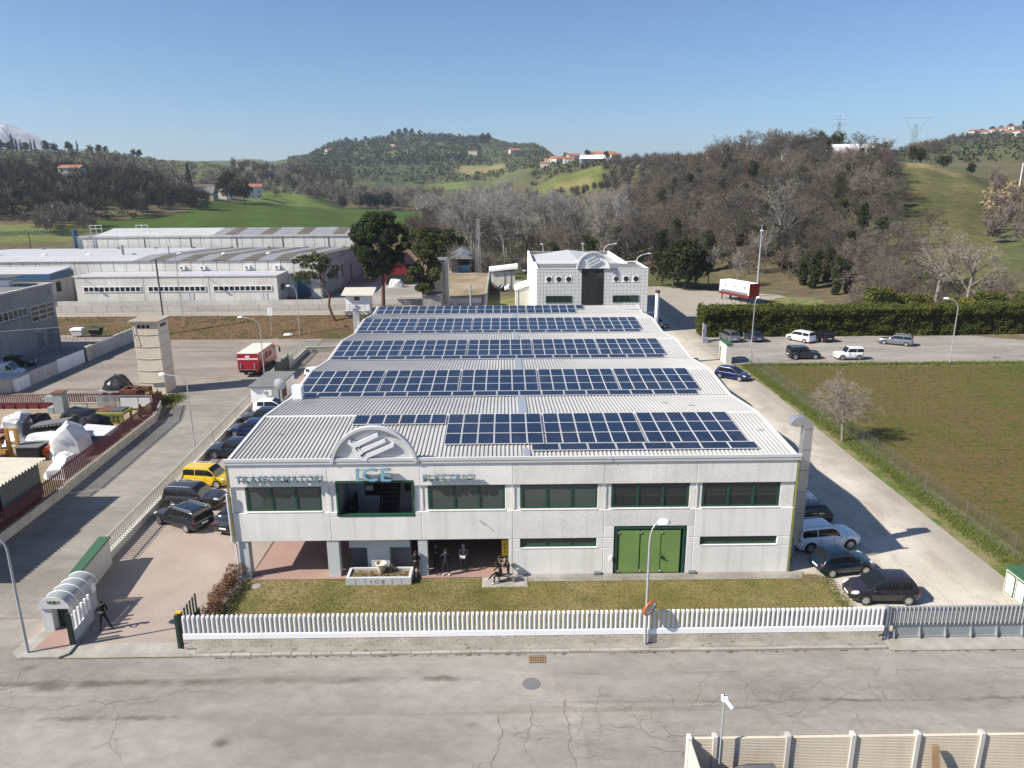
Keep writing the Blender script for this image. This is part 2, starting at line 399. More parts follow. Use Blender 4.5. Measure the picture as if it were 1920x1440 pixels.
C = t.mix(1.0, C, t.grey(t.rng(t.noise(.03, 6, rough=.6), .25, .75, .72, 1.28)), 'MULTIPLY')
C = t.mix(1.0, C, t.grey(t.rng(t.noise(.4, 3, t.map((.12, 2.2, 1), R(-8))), .3, .7, .90, 1.10)), 'MULTIPLY')
t.done(C, t.noise(.8, 6, rough=.7), .6, .4)

# ---------------------------------------------------------------- terrain
def raydir(px, py):
    return _fw+(px-960)/FPX*_r2-(py-720)/FPX*_u2
def az_of(px): d = raydir(px, 345); return math.atan2(d[0], d[1])
def zp(px, py, D): d = raydir(px, py); return CAM[2]+D*d[2]/math.hypot(d[0], d[1])
def at(px, D):
    a = az_of(px); return CAM[0]+D*math.sin(a), CAM[1]+D*math.cos(a)
def _col(px, pts):
    return (az_of(px), [(D, (zp(px, v, D) if isinstance(v, int) else float(v))) for D, v in pts])
Z0 = -.012
FAR = [(7000., 150.), (11500., 150.)]
COLS = [(-1.25, [(100, Z0), (300, 2.), (1500, 60.), (3000, 90.)]+FAR),
 _col(-400, [(140, Z0), (240, 1.6), (330, 2.), (420, 6.), (520, 26.), (900, 60.), (1300, 45.), (4000, 130.)]+FAR),
 _col(0, [(140, Z0), (240, 1.6), (330, 2.), (400, 410), (520, 25.), (900, 284), (1300, 45.), (4000, 130.)]+FAR),
 _col(200, [(140, Z0), (240, 1.6), (330, 2.2), (410, 408), (520, 24.), (900, 286), (1300, 45.), (4000, 130.)]+FAR),
 _col(380, [(140, Z0), (220, 1.6), (330, 432), (520, 374), (650, 22.), (950, 303), (1300, 40.), (4000, 130.)]+FAR),
 _col(480, [(140, Z0), (210, 1.6), (330, 432), (530, 379), (620, 362), (1000, 318), (1300, 40.), (4000, 302)]+FAR),
 _col(560, [(140, Z0), (200, 1.5), (330, 432), (560, 386), (700, 352), (1000, 322), (1700, 297), (2300, 60.), (4000, 130.)]+FAR),
 _col(650, [(140, Z0), (200, 1.5), (330, 433), (600, 391), (800, 352), (1300, 305), (1750, 268), (2600, 80.), (4000, 130.)]+FAR),
 _col(770, [(140, Z0), (200, 1.5), (330, 2.3), (600, 395), (900, 348), (1300, 300), (1800, 253), (2600, 80.), (4000, 130.)]+FAR),
 _col(900, [(150, Z0), (230, 1.8), (400, 3.), (700, 372), (1000, 330), (1400, 290), (1800, 256), (2600, 80.), (4000, 130.)]+FAR),
 _col(1000, [(170, Z0), (240, 1.8), (380, 4.), (500, 372), (620, 348), (1000, 312), (1650, 273), (2300, 70.), (4000, 130.)]+FAR),
 _col(1060, [(170, Z0), (240, 1.8), (360, 4.), (450, 357), (600, 328), (1000, 303), (1500, 60.), (4000, 130.)]+FAR),
 _col(1130, [(170, Z0), (230, 1.8), (340, 6.), (450, 347), (560, 317), (900, 300), (1500, 50.), (4000, 130.)]+FAR),
 _col(1250, [(175, Z0), (225, 4.), (300, 375), (420, 325), (600, 308), (1000, 40.), (4000, 130.)]+FAR),
 _col(1400, [(175, Z0), (225, 8.), (330, 307), (400, 34.), (700, 30.), (4000, 130.)]+FAR),
 _col(1560, [(170, Z0), (200, 3.), (330, 303), (400, 34.), (700, 30.), (4000, 130.)]+FAR),
 _col(1660, [(150, Z0), (180, 1.5), (320, 306), (380, 32.), (600, 25.), (1300, 290), (2000, 60.), (4000, 130.)]+FAR),
 _col(1720, [(130, Z0), (160, 1.), (240, 405), (330, 305), (380, 31.), (600, 25.), (1300, 276), (2000, 60.), (4000, 130.)]+FAR),
 _col(1800, [(130, Z0), (160, 1.), (240, 410), (330, 324), (380, 26.), (600, 25.), (1300, 260), (2000, 60.), (4000, 130.)]+FAR),
 _col(1880, [(130, Z0), (160, 1.), (240, 425), (300, 358), (380, 21.), (600, 25.), (1300, 252), (2000, 70.), (4000, 130.)]+FAR),
 _col(2100, [(130, Z0), (170, 1.), (300, 370), (600, 24.), (1300, 255), (2000, 70.), (4000, 130.)]+FAR),
 (1.25, [(130, Z0), (300, 3.), (1300, 80.), (2000, 70.)]+FAR)]
_CA = np.array([c[0] for c in COLS])
def _lattice(seed):
    r = np.random.RandomState(seed); return r.rand(257, 257)
_LAT = _lattice(3)
def vnoise(x, y):
    xi = np.floor(x).astype(int); yi = np.floor(y).astype(int); fx = x-xi; fy = y-yi
    fx = fx*fx*(3-2*fx); fy = fy*fy*(3-2*fy); a = xi % 256; b = yi % 256
    return (_LAT[a, b]*(1-fx)+_LAT[a+1, b]*fx)*(1-fy)+(_LAT[a, b+1]*(1-fx)+_LAT[a+1, b+1]*fx)*fy
def fbm(x, y, s, o=4):
    r = 0; a = .5
    for i in range(o): r = r+a*vnoise(x*s+17*i, y*s+31*i); s *= 2; a *= .5
    return r
def terrain_aD(az, D):
    az = np.atleast_1d(np.asarray(az, float)); D = np.atleast_1d(np.asarray(D, float))
    lD = np.log(np.maximum(D, 1.))
    k = np.clip(np.searchsorted(_CA, az)-1, 0, len(COLS)-2)
    z = np.zeros_like(D)
    for i in range(len(COLS)-1):
        m = k == i
        if not m.any(): continue
        w = np.clip((az[m]-_CA[i])/(_CA[i+1]-_CA[i]), 0, 1); w = w*w*(3-2*w)
        za, zb = [np.interp(lD[m], np.log([p[0] for p in COLS[j][1]]), [p[1] for p in COLS[j][1]]) for j in (i, i+1)]
        z[m] = za*(1-w)+zb*w
    x = CAM[0]+D*np.sin(az); y = D*np.cos(az)
    amp = np.clip((D-150)/250, 0, 1)*2.2+np.clip((D-700)/1500, 0, 1)*14
    z = z+amp*(fbm(x, y, .012)-.47)
    return z
def terrain_z(x, y):
    dx = x-CAM[0]; return float(terrain_aD(math.atan2(dx, y), math.hypot(dx, y))[0])
def smooth01(x, a, b): t_ = np.clip((x-a)/(b-a), 0, 1); return t_*t_*(3-2*t_)
azs = np.unique(np.concatenate([np.linspace(-math.pi, -.72, 26), np.linspace(-.72, .72, 330), np.linspace(.72, math.pi, 26)]))
Ds = np.concatenate([[2, 40, 80, 110], np.geomspace(125, 2600, 175), np.geomspace(2700, 11500, 16)])
A, DD = np.meshgrid(azs, Ds, indexing='ij')
Z = terrain_aD(np.clip(A, -1.25, 1.25).ravel(), DD.ravel())
X = (CAM[0]+DD*np.sin(A)).ravel(); Y = (DD*np.cos(A)).ravel()
pxs = (960+FPX*1.0364*np.tan(np.clip(A-YAW, -1.2, 1.2))).ravel(); Dv = DD.ravel()
n1 = fbm(X, Y, .02); n2 = fbm(X+500, Y, .006)
def blend(c, k, mask): return c*(1-mask[:, None])+np.array(k)*mask[:, None]
Cc = np.zeros((len(X), 3))+np.array((.105, .088, .052))
Cc = blend(Cc, (.075, .095, .032), smooth01(n1, .44, .56)*.7)
far = smooth01(Dv, 600, 1000); Cc = blend(Cc, (.070, .085, .042), far)
Cc = blend(Cc, (.135, .155, .06), far*smooth01(n2, .5, .6)*.6)
band = lambda v, a, b, s: smooth01(v, a-s, a+s)*(1-smooth01(v, b-s, b+s))
top = np.interp(pxs, [-100, 170, 340, 400, 560, 650, 800], [404, 404, 415, 520, 560, 600, 600])
Cc = blend(Cc, (.052, .086, .016), band(pxs, 150, 800, 8)*band(Dv, 305, 5000, 6)*(Dv < top))
Cc = blend(Cc, (.14, .155, .05), band(pxs, -400, 165, 8)*band(Dv, 335, 385, 3)*.9)
Cc = blend(Cc, (.04, .07, .03), band(pxs, -400, 120, 8)*band(Dv, 352, 366, 3)*.9)
Cc = blend(Cc, (.12, .14, .04), band(pxs, 980, 1135, 8)*band(Dv, 425, 600, 8))
Cc = blend(Cc, (.20, .175, .075), band(pxs, 1045, 1110, 8)*band(Dv, 440, 520, 8)*.8)
Cc = blend(Cc, (.100, .096, .042), band(pxs, 1655, 1900, 14)*band(Dv, 150, 338, 6))
Cc = blend(Cc, (.235, .185, .09), band(pxs, 1690, 1800, 14)*band(Dv, 318, 345, 4)*.8)
Cc = blend(Cc, (.17, .19, .06), band(pxs, 735, 800, 10)*band(Dv, 1290, 1430, 20))
Cc = blend(Cc, (.22, .19, .085), band(pxs, 862, 950, 10)*band(Dv, 1010, 1130, 20))
Cc = blend(Cc, (.12, .155, .045), band(pxs, 800, 880, 10)*band(Dv, 800, 900, 15))
Cc = blend(Cc, (.11, .165, .035), band(pxs, 455, 620, 12)*band(Dv, 540, 650, 12)*.8)
Cc = blend(Cc, (.185, .155, .085), band(pxs, 560, 650, 12)*band(Dv, 650, 730, 12)*.7)
Cc = blend(Cc, (.11, .115, .055), band(pxs, -400, 520, 30)*band(Dv, 640, 960, 30)*.8)
Cc = blend(Cc, (.14, .19, .05), band(pxs, 1120, 1250, 10)*band(Dv, 560, 640, 15)*.8)
Cc = blend(Cc, (.17, .135, .085), band(Dv, -5, 160, 20)*.8)
na, nd = len(azs), len(Ds)
ii, jj = np.meshgrid(np.arange(na-1), np.arange(nd-1), indexing='ij')
q = (ii*nd+jj).ravel(); F4 = np.stack([q, q+1, q+nd+1, q+nd], 1)[:, ::-1]
ter = np_obj('terrain', np.stack([X, Y, Z], 1), F4, MATS['terrain'], cols=Cc, smooth=True); ter['kind'] = 'structure'
# snow mountain far behind the left ridge
mx = []; DM = 17000.
for k in range(60):
    p = -520+k*12.0
    ridge = np.interp(p, [-520, -380, -250, -140, -60, 0, 25, 45, 70, 95, 130, 200], [330, 325, 310, 290, 268, 242, 230, 236, 246, 261, 288, 325])+6*(vnoise(np.array([k*.9]), np.array([.3]))[0]-.5)
    for w_, dz in ((1.0, 1.0), (.9, .72), (.78, .38), (.6, -.05)):
        a_ = az_of(p); D_ = DM*(.55+.45*w_)+900*(vnoise(np.array([k*.45]), np.array([w_*9]))[0]-.5)
        zt = zp(p, ridge, DM); z_ = zt*max(dz, 0)*(1 if dz == 1 else .8+.4*vnoise(np.array([k*.8]), np.array([w_*30]))[0])
        mx.append((CAM[0]+D_*math.sin(a_), D_*math.cos(a_), z_))
    a_ = az_of(p); mx.append((CAM[0]+DM*1.25*math.sin(a_), DM*1.25*math.cos(a_), 0))
mx = np.array(mx).reshape(60, 5, 3)[:, [4, 0, 1, 2, 3]].reshape(-1, 3)
q = np.array([i*5+j for i in range(59) for j in range(4)])
t = NT('snow_rock', .8, .2)
sp = t.N.new('ShaderNodeSeparateXYZ'); t.L.new(t.P, sp.inputs[0])
hz = t.math('ADD', sp.outputs[2], t.rng(t.noise(.0025, 6), 0, 1, -900, 900))
t.done(t.mix(t.rng(hz, 900, 1500), (.24, .25, .27), (.70, .73, .78)))
mo = np_obj('mountain', mx, np.stack([q, q+1, q+6, q+5], 1), MATS['snow_rock'], smooth=True); mo['kind'] = 'structure'

# ---------------------------------------------------------------- ground sheets of the site
def sheet(name, pts, z, m, kind='structure', parent=None):
    mb = MB(); mb.poly([(x, y, z) for x, y in pts], 0); return mb.struct(name, MATS[m], kind=kind, parent=parent)
road = sheet('road', [(-80, 3), (75, 3), (75, 32.0), (-9.2, 32.0), (-17.2, 32.0), (-80, 32.0)], 0.0, 'asphalt')
sheet('lane', [(-17.4, 32.0), (-8.4, 32.0), (-8.6, 36.9), (-10.1, 45.0), (-11.0, 76.0), (-11.3, 100), (-11.8, 111.5), (-40, 111.5), (-40, 77), (-19.4, 76.5), (-18.6, 70)], 0.0, 'asphalt_lane')
sheet('pebble_yard', [(-39.4, 78.5), (-20, 78.5), (-19, 84), (-14, 111), (-39.4, 111)], .004, 'asphalt_yard')
sheet('scrap_yard_ground', [(-60, 32.004), (-17.4, 32.004), (-18.6, 70), (-19.6, 75.6), (-60, 75.6)], .0, 'yard_dirt')
sheet('paved_drive', [(-9.0, 33.2), (-.4, 33.2), (-.4, 34.2), (.6, 39.4), (.6, 60), (.0, 92), (-9.8, 92), (-10.8, 76), (-9.9, 51)], .012, 'pavers')
sheet('drive_back', [(-11.1, 76.0), (0, 76.0), (0, 108), (-11.1, 108)], .006, 'asphalt_yard')
sheet('porch_floor', [(.62, 39.45), (16.3, 39.45), (16.3, 58), (1.2, 58)], .024, 'red_floor')
sheet('lawn_ground', [(-.2, 33.0), (35.2, 33.0), (34.9, 36.5), (34.6, 39.3), (.5, 39.42), (.2, 37.0)], .02, 'lawn')
sheet('gravel_drive', [(32.9, 39.0), (34.4, 39.0), (34.6, 36.5), (35.0, 33.1), (45.8, 33.1), (45.9, 55), (46.2, 80), (45.6, 92.5), (46, 106), (62, 140), (74, 150), (70, 172), (33, 172), (33, 92)], .006, 'gravel')
sheet('verge', [(45.6, 33.1), (48.6, 33.1), (48.6, 92.3), (46.0, 92.3), (46.2, 80), (45.7, 55)], .016, 'verge')
sheet('field', [(48.3, 8), (140, 8), (150, 91.2), (48.3, 91.8)], .012, 'field')
sheet('field_margin', [(47.5, 90.6), (150, 90.0), (150, 91.7), (47.5, 92.3)], .024, 'verge')
sheet('parking', [(45.6, 92.3), (150, 91.7), (150, 108.6), (45.6, 109.6)], .018, 'asphalt_park')
sheet('meadow', [(62, 108.7), (150, 108.7), (170, 150), (76, 165), (70, 150)], .004, 'verge')
sheet('office_lawn', [(12.6, 118), (22, 118), (22, 175), (12.6, 175)], .01, 'verge')
# bank and upper yard behind it
mb = MB(); nx, ny = 70, 10
for j in range(ny+1):
    for i in range(nx+1):
        x = -75+i*87.6/nx; v_ = j/ny; yb_ = 110.8+4.4*smooth01(np.array([-x]), 38, 44)[0]; y = yb_+v_*(120.4-yb_)
        z = 2.02*smooth01(np.array([v_]), 0, 1)[0]+(.18*(fbm(np.array([x]), np.array([y]), .55)[0]-.47) if 0 < j < ny else 0)
        mb.v.append((x, y, z))
for j in range(ny):
    for i in range(nx): a_ = j*(nx+1)+i; mb.f.append((a_, a_+1, a_+nx+2, a_+nx+1)); mb.m.append(0)
mb.struct('embankment', MATS['bank'], smooth=60)
sheet('upper_yard', [(-160, 120.4), (12.6, 120.4), (12.6, 215), (-160, 215)], 2.0, 'yard_dirt')
mb = MB().box(12.4, 12.75, 110.8, 200, -.2, 2.25); mb.thing('retaining_wall', MATS['grey_conc'], 'dark concrete wall between the yard and the office lawn', 'wall')
sheet('yard_slab', [(-19, 133), (2, 133), (3, 165), (-9, 175)], 2.004, 'asphalt_park')
sheet('service_road', [(-75, 124.8), (12.4, 124.8), (12.4, 131.4), (-75, 131.4)], 2.004, 'asphalt_park')
# courtyard of the grey hall
sheet('courtyard', [(-90, 77), (-40.6, 77), (-40.6, 110.8), (-43.5, 115.4), (-90, 115.4)], .004, 'asphalt_park')
# ================================================================ MAIN FACTORY
Fy = 39.69
t = NT('solar', .14, .45)
uvn = t.N.new('ShaderNodeUVMap').outputs[0]
sx = t.N.new('ShaderNodeSeparateXYZ'); t.L.new(uvn, sx.inputs[0])
def _line(src, n, w):
    f_ = t.math('FRACT', t.math('MULTIPLY', src, n)); d_ = t.math('ABSOLUTE', t.math('SUBTRACT', f_, .5)); return t.math('GREATER_THAN', d_, .5-w)
lines = t.math('MAXIMUM', _line(sx.outputs[0], 6, .03), _line(sx.outputs[1], 10, .03))
oi = t.N.new('ShaderNodeObjectInfo')
base = t.mix(oi.outputs['Random'], (.005, .011, .028), (.008, .017, .043))
base = t.mix(t.rng(t.noise(3.5, 3), .3, .7, 0, .6), base, (.010, .021, .052))
C = t.mix(t.math('MULTIPLY', lines, .22), base, (.25, .30, .38))
C = t.mix(t.rng(t.noise(.35, 4), .45, .75, 0, .06), C, (.30, .29, .26)); t.done(C)
M = MATS
fac = T('factory_building', 'long white concrete factory with saw-ridge metal roof and green windows', 'factory', (16.5, Fy, 0))
JX = [0, 5.71, 11.07, 16.44, 21.82, 27.19, 33.0]
def panel(x0, x1, z0, z1, m='white_conc', y=Fy, th=.26, name='wall_panel', bev=.018):
    g_ = .014; x0 += g_; x1 -= g_; z0 += g_*.6; z1 -= g_*.6
    mb = MB(); b_ = bev
    mb.raw([(x0, y+b_, z0), (x1, y+b_, z0), (x1, y+b_, z1), (x0, y+b_, z1), (x0+b_, y, z0+b_), (x1-b_, y, z0+b_), (x1-b_, y, z1-b_), (x0+b_, y, z1-b_),
            (x0, y+th, z0), (x1, y+th, z0), (x1, y+th, z1), (x0, y+th, z1)],
           [(4,5,6,7),(0,1,5,4),(1,2,6,5),(2,3,7,6),(3,0,4,7),(0,8,9,1),(1,9,10,2),(2,10,11,3),(3,11,8,0),(8,11,10,9)])
    return mb.build(name, M[m], fac)
WIN = [(.88, 5.27), None, (11.5, 15.98), (16.9, 21.4), (22.24, 26.8), (27.57, 32.14)]
LOG = (6.17, 10.65, 3.97, 6.17)
for i in range(6):
    x0, x1 = JX[i], JX[i+1]; mt = 'rough_conc' if i > 2 else 'white_conc'
    if i == 1:
        panel(x0, x1, 6.19, 7.24, mt); panel(x0, LOG[0]-.02, 5.86, 6.19, mt); panel(LOG[1]+.02, x1, 5.86, 6.19, mt)
        panel(x0, LOG[0]-.02, 4.25, 5.86, 'white_conc', Fy+.09); panel(LOG[1]+.02, x1, 4.25, 5.86, 'white_conc', Fy+.09)
        panel(x0, x1, 2.40, 3.95); panel(x0, LOG[0]-.02, 3.95, 4.25); panel(LOG[1]+.02, x1, 3.95, 4.25)
    else:
        panel(x0, x1, 5.86, 7.24, mt)
        w0, w1 = WIN[i]
        panel(x0, w0, 4.25, 5.86, mt if i > 2 else 'white_conc', Fy+.09); panel(w1, x1, 4.25, 5.86, mt if i > 2 else 'white_conc', Fy+.09)
        panel(x0, x1, 2.40, 4.25, mt if i == 3 else 'white_conc') if i != 4 else (panel(x0, x1, 3.14, 4.25, 'rough_conc'), panel(x0, 22.46, 2.40, 3.14), panel(26.78, x1, 2.40, 3.14))
for x0, x1, z0, z1 in [(16.17, 16.44, 0, 2.40), (16.44, 16.88, 1.75, 2.40), (21.42, 21.82, 1.75, 2.40), (16.44, 21.82, 0, 1.75), (21.82, 22.46, 1.75, 2.40), (21.82, 22.46, 0, 1.75),
                       (26.78, 27.19, 0, 2.40), (27.19, 27.61, 1.82, 2.40), (32.19, 33.0, 1.82, 2.40), (27.19, 33.0, 0, 1.82)]: panel(x0, x1, z0, z1)
for xj in JX[1:6]: MB().box(xj-.012, xj+.012, Fy+.016, Fy+.05, (2.42 if xj < 17 else .04), 7.22).build('joint_sealant', M['white_paint'], fac)
# sills that catch the light
for w in [(.88, 5.27, 4.25), (11.5, 15.98, 4.25), (16.9, 21.4, 4.25), (22.24, 26.8, 4.25), (27.57, 32.14, 4.25), (16.88, 21.42, 1.75), (27.61, 32.19, 1.82)]:
    MB().box(w[0]-.03, w[1]+.03, Fy-.02, Fy+.2, w[2], w[2]+.05).build('window_sill', M['white_conc'], fac)
def strip_window(x0, x1, z0, z1, n, gm, y=Fy+.10, fr=.10, root=None, fm='green_frame', nm='window', hpane=None):
    mb = MB(); mb.box(x0, x1, y, y+.1, z0, z0+fr); mb.box(x0, x1, y, y+.1, z1-fr, z1)
    for k in range(n+1):
        xc = x0+fr*.6+(x1-x0-fr*1.2)*k/n; mb.box(xc-fr*.6, xc+fr*.6, y+.003, y+.097, z0+fr, z1-fr)
    o = mb.build(nm, M[fm], root or fac)
    for k in range(n):
        a_ = x0+fr*.6+(x1-x0-fr*1.2)*k/n+fr*.6; b_ = x0+fr*.6+(x1-x0-fr*1.2)*(k+1)/n-fr*.6
        if hpane is None: MB().box(a_, b_, y+.05, y+.06, z0+fr, z1-fr).build('pane', M[gm], o)
        else:
            for (h0, h1) in hpane: MB().box(a_, b_, y+.05, y+.06, h0, h1).build('pane', M[gm], o)
    return o
for i, w in enumerate(WIN):
    if w: strip_window(w[0], w[1], 4.30, 5.86, 3, 'glass_grey' if i < 4 else 'glass_dark')
strip_window(16.88, 21.42, 1.80, 2.40, 3, 'glass_grey'); strip_window(27.61, 32.19, 1.87, 2.40, 3, 'glass_grey')
# dark lining behind the facade, side and back walls, floor slab over the porch
SL = [(Fy+.27, 7.30), (47.22, 7.76)]
for k in range(4): SL += [(53.31+12.17*k, 7.25), (47.22+12.17*(k+1) if k < 3 else 93.2, 7.76 if k < 3 else 7.68)]
yz = [(y, z-.06) for y, z in SL]
def side(x, z0, nm='side_wall', ya=Fy+.27, yb=93.2):
    pts = [(x, ya, z0)]+[(x, max(y, ya), z) for y, z in yz]+[(x, yb, z0)]
    return MB().prism(pts, (.25, 0, 0)).build(nm, M['white_conc'], fac)
side(0.0, 2.40); side(32.75, 0.0)
MB().box(.25, 32.75, 92.95, 93.2, 0, 7.6).build('back_wall', M['white_conc'], fac)
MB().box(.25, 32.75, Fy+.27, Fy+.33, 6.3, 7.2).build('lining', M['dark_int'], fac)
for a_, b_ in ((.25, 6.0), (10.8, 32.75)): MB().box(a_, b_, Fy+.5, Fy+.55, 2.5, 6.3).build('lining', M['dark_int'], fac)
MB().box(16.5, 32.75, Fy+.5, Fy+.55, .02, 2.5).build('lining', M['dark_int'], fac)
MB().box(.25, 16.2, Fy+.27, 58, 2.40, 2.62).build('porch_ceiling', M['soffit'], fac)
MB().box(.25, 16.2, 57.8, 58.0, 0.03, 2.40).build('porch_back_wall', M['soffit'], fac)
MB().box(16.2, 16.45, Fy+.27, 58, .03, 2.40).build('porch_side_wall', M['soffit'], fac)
for x0, x1 in ((.17, .72), (5.37, 6.07), (10.78, 11.33)): MB().box(x0, x1, Fy+.05, Fy+.6, 0.02, 2.40).build('column', M['col_paint'], fac)
for x0 in (.17, 5.4, 10.8):
    for y0 in (46., 52.): MB().box(x0, x0+.55, y0, y0+.55, 0.02, 2.40).build('column', M['col_paint'], fac)
# stair core seen under the overhang
MB().box(6.55, 10.2, 40.3, 44.0, 1.62, 2.395).build('core_beam', M['col_paint'], fac)
MB().box(7.62, 8.95, 40.32, 43.8, .03, 1.615).build('core_wall', M['col_paint'], fac)
MB().box(6.5, 7.61, 40.9, 41.0, .03, 1.615).build('core_panel', M['slate'], fac); MB().box(8.96, 10.2, 40.9, 41.0, .03, 1.615).build('core_panel', M['slate'], fac)
# loggia
x0, x1, z0, z1 = LOG; yb = Fy+3.2
mb = MB(); fr = .1
mb.box(x0, x1, Fy-.03, Fy+.2, z0, z0+fr); mb.box(x0, x1, Fy-.03, Fy+.2, z1-fr, z1); mb.box(x0, x0+fr, Fy-.028, Fy+.198, z0+fr, z1-fr); mb.box(x1-fr, x1, Fy-.028, Fy+.198, z0+fr, z1-fr)
lg = mb.build('loggia_frame', M['green_frame'], fac)
mb = MB(); mb.box(x0-.1, x0, Fy+.27, yb, z0-1.0, z1); mb.box(x1, x1+.1, Fy+.27, yb, z0-1.0, z1); mb.box(x0-.1, x1+.1, yb, yb+.1, z0-1.0, z1); mb.box(x0-.1, x1+.1, Fy+.27, yb+.1, z0-1.1, z0-1.0); mb.box(x0-.1, x1+.1, Fy+.27, yb+.1, z1, z1+.1)
mb.build('loggia_wall', M['int_wall'], fac)
for a_, b_, c_, d_ in ((6.9, 8.3, 5.0, 6.1), (7.2, 8.3, 3.9, 4.7), (9.6, 10.6, 5.2, 6.1), (9.7, 10.6, 4.2, 4.8)):
    MB().box(a_, b_, yb-.05, yb-.01, c_, d_).build('loggia_window', M['glass_dark'], fac)
mb = MB()
for k in range(13):
    zz = 3.0+k*.24; mb.box(8.5, 9.5, yb-2.3+k*.17, yb-2.3+(k+1)*.17, zz-.3, zz)
st = mb.build('stair', M['dark_int'], fac)
for xs in (8.44, 9.52): MB().prism([(xs, yb-2.35, 2.95), (xs, yb-2.35, 4.0), (xs, yb-.12, 6.1), (xs, yb-.12, 5.9)], (.04, 0, 0)).build('stair_rail', M['black'], st)
MB().box(6.65, 6.72, Fy+.6, yb-.1, 3.0, 4.2).build('hand_rail', M['black'], fac)
MB().box(7.3, 7.75, yb-.3, yb-.06, 4.35, 4.65).build('wall_light_box', M['house_white'], fac)
# fascia gutter
mb = MB().prism([(-.16, Fy-.05, 7.235), (-.16, Fy-.08, 7.27), (-.16, Fy-.08, 7.42), (-.16, Fy-.11, 7.45), (-.16, Fy-.11, 7.62), (-.16, Fy-.07, 7.625), (-.16, Fy+.02, 7.625), (-.16, Fy+.03, 7.4), (-.16, Fy+.24, 7.28), (-.16, Fy+.24, 7.235)], (33.31, 0, 0))
mb.build('gutter', M['fascia'], fac)
for xs in (11.1, 22.2): MB().box(xs-.01, xs+.01, Fy-.117, Fy-.1, 7.27, 7.62).build('gutter_joint', M['slate'], fac)
for xs in (-.09, 33.02):
    MB().box(xs, xs+.08, Fy-.03, Fy+.05, (2.3 if xs < 0 else .02), 7.23).build('corner_trim', M['machine_green'], fac)
mb = MB().tube([(-.14, Fy-.12, 5.5), (-.12, Fy-.12, 2.5), (.04, Fy-.02, 2.25), (.06, Fy-.02, .15), (-.05, Fy-.1, .08)], .055, 8); mb.build('downpipe', M['white_paint'], fac, smooth=50)
# roof sheets with ribs
def rib_sheet(y0, z0, y1, z1, x0=.0, x1=33.0, pitch=.25, h=.06):
    xs = []; n = int((x1-x0)/pitch)
    for k in range(n):
        a_ = x0+k*pitch; xs += [(a_, 0), (a_+.145, 0), (a_+.165, h), (a_+.23, h)]
    xs.append((x1, 0)); mb = MB()
    for x, dz in xs: mb.v += [(x, y0, z0+dz), (x, y1, z1+dz)]
    for k in range(len(xs)-1): mb.f.append((2*k, 2*k+2, 2*k+3, 2*k+1)); mb.m.append(0)
    return mb
for k in range(len(SL)-1):
    (ya, za), (yb_, zb) = SL[k], SL[k+1]
    if k == 0: ya, za = Fy+.13, 7.29
    rib_sheet(ya+.02, za, yb_-.02, zb).build('roof_sheet', M['roof_sheet'], fac)
    for xs in (-.16, 33.0):
        MB().hexa([(xs, ya, za-.12), (xs+.16, ya, za-.12), (xs+.16, yb_, zb-.12), (xs, yb_, zb-.12)], [(xs, ya, za+.09), (xs+.16, ya, za+.09), (xs+.16, yb_, zb+.09), (xs, yb_, zb+.09)]).build('edge_flashing', M['ridge_cap'], fac)
    if k % 2 == 1:
        MB().hexa([(17.0, ya+.25, za-.01), (17.55, ya+.25, za-.01), (17.55, yb_-.2, zb+.02), (17.0, yb_-.2, zb+.02)], [(17.0, ya+.25, za+.055), (17.55, ya+.25, za+.055), (17.55, yb_-.2, zb+.085), (17.0, yb_-.2, zb+.085)]).build('light_strip', M['alu'], fac)
MB().box(17.1, 17.5, 40.15, 41.6, 7.3, 7.44).build('light_strip', M['alu'], fac)
for k, (y, z) in enumerate(SL):
    if k % 2 == 1 and k < 9: MB().hexa([(.0, y-.2, z-.03), (33, y-.2, z-.03), (33, y+.2, z-.03), (0, y+.2, z-.03)], [(0, y-.19, z+.045), (33, y-.19, z+.045), (33, y, z+.075), (0, y, z+.075)]).build('ridge_cap', M['ridge_cap'], fac)
    elif 0 < k < 9: MB().box(0, 33, y-.12, y+.12, z-.06, z+.012).build('valley_gutter', M['slate'], fac)
for px_, k, fr_ in ((29.2, 1, .35), (27.5, 1, .5), (1.9, 0, .55), (11.4, 0, .7), (32.2, 0, .55)):   # roof anchors
    (ya, za), (yb_, zb) = SL[k], SL[k+1]; y = ya+(yb_-ya)*fr_; z = za+(zb-za)*fr_
    mb = MB(); mb.box(px_-.25, px_+.25, y-.02, y+.02, z+.05, z+.09); mb.box(px_-.03, px_+.03, y-.03, y+.03, z, z+.13); mb.build('roof_anchor', M['galv'], fac)
# arch sign with the logo in relief
def zx(u, v): return 8.48+(u-487)*.00512, 7.38+(505-v)*.0053
mb = MB(); arc = [(8.48+2.42*math.cos(a_), 7.02+2.42*math.sin(a_)) for a_ in np.linspace(R(8.6), R(171.4), 40)]
mb.prism([(x, Fy+.05, z) for x, z in arc], (0, .12, 0)); arch = mb.build('arch_sign', M['fascia'], fac)
mb = MB(); ro = [(2.52, 0), (2.52, 1), (2.36, 1), (2.36, 0)]
an = np.linspace(R(8.2), R(171.8), 49)
for a_ in an:
    for r_, d_ in ro: mb.v.append((8.48+r_*math.cos(a_), Fy+.05-.19*d_+.0 if d_ else Fy+.18, 7.02+r_*math.sin(a_)))
for i in range(48):
    for j in range(4): mb.f.append((i*4+j, i*4+(j+1) % 4, i*4+4+(j+1) % 4, i*4+4+j)); mb.m.append(0)
mb.f += [(0, 1, 2, 3), (192+3, 192+2, 192+1, 192)]; mb.m += [0, 0]
mb.build('arch_rim', M['fascia'], arch)
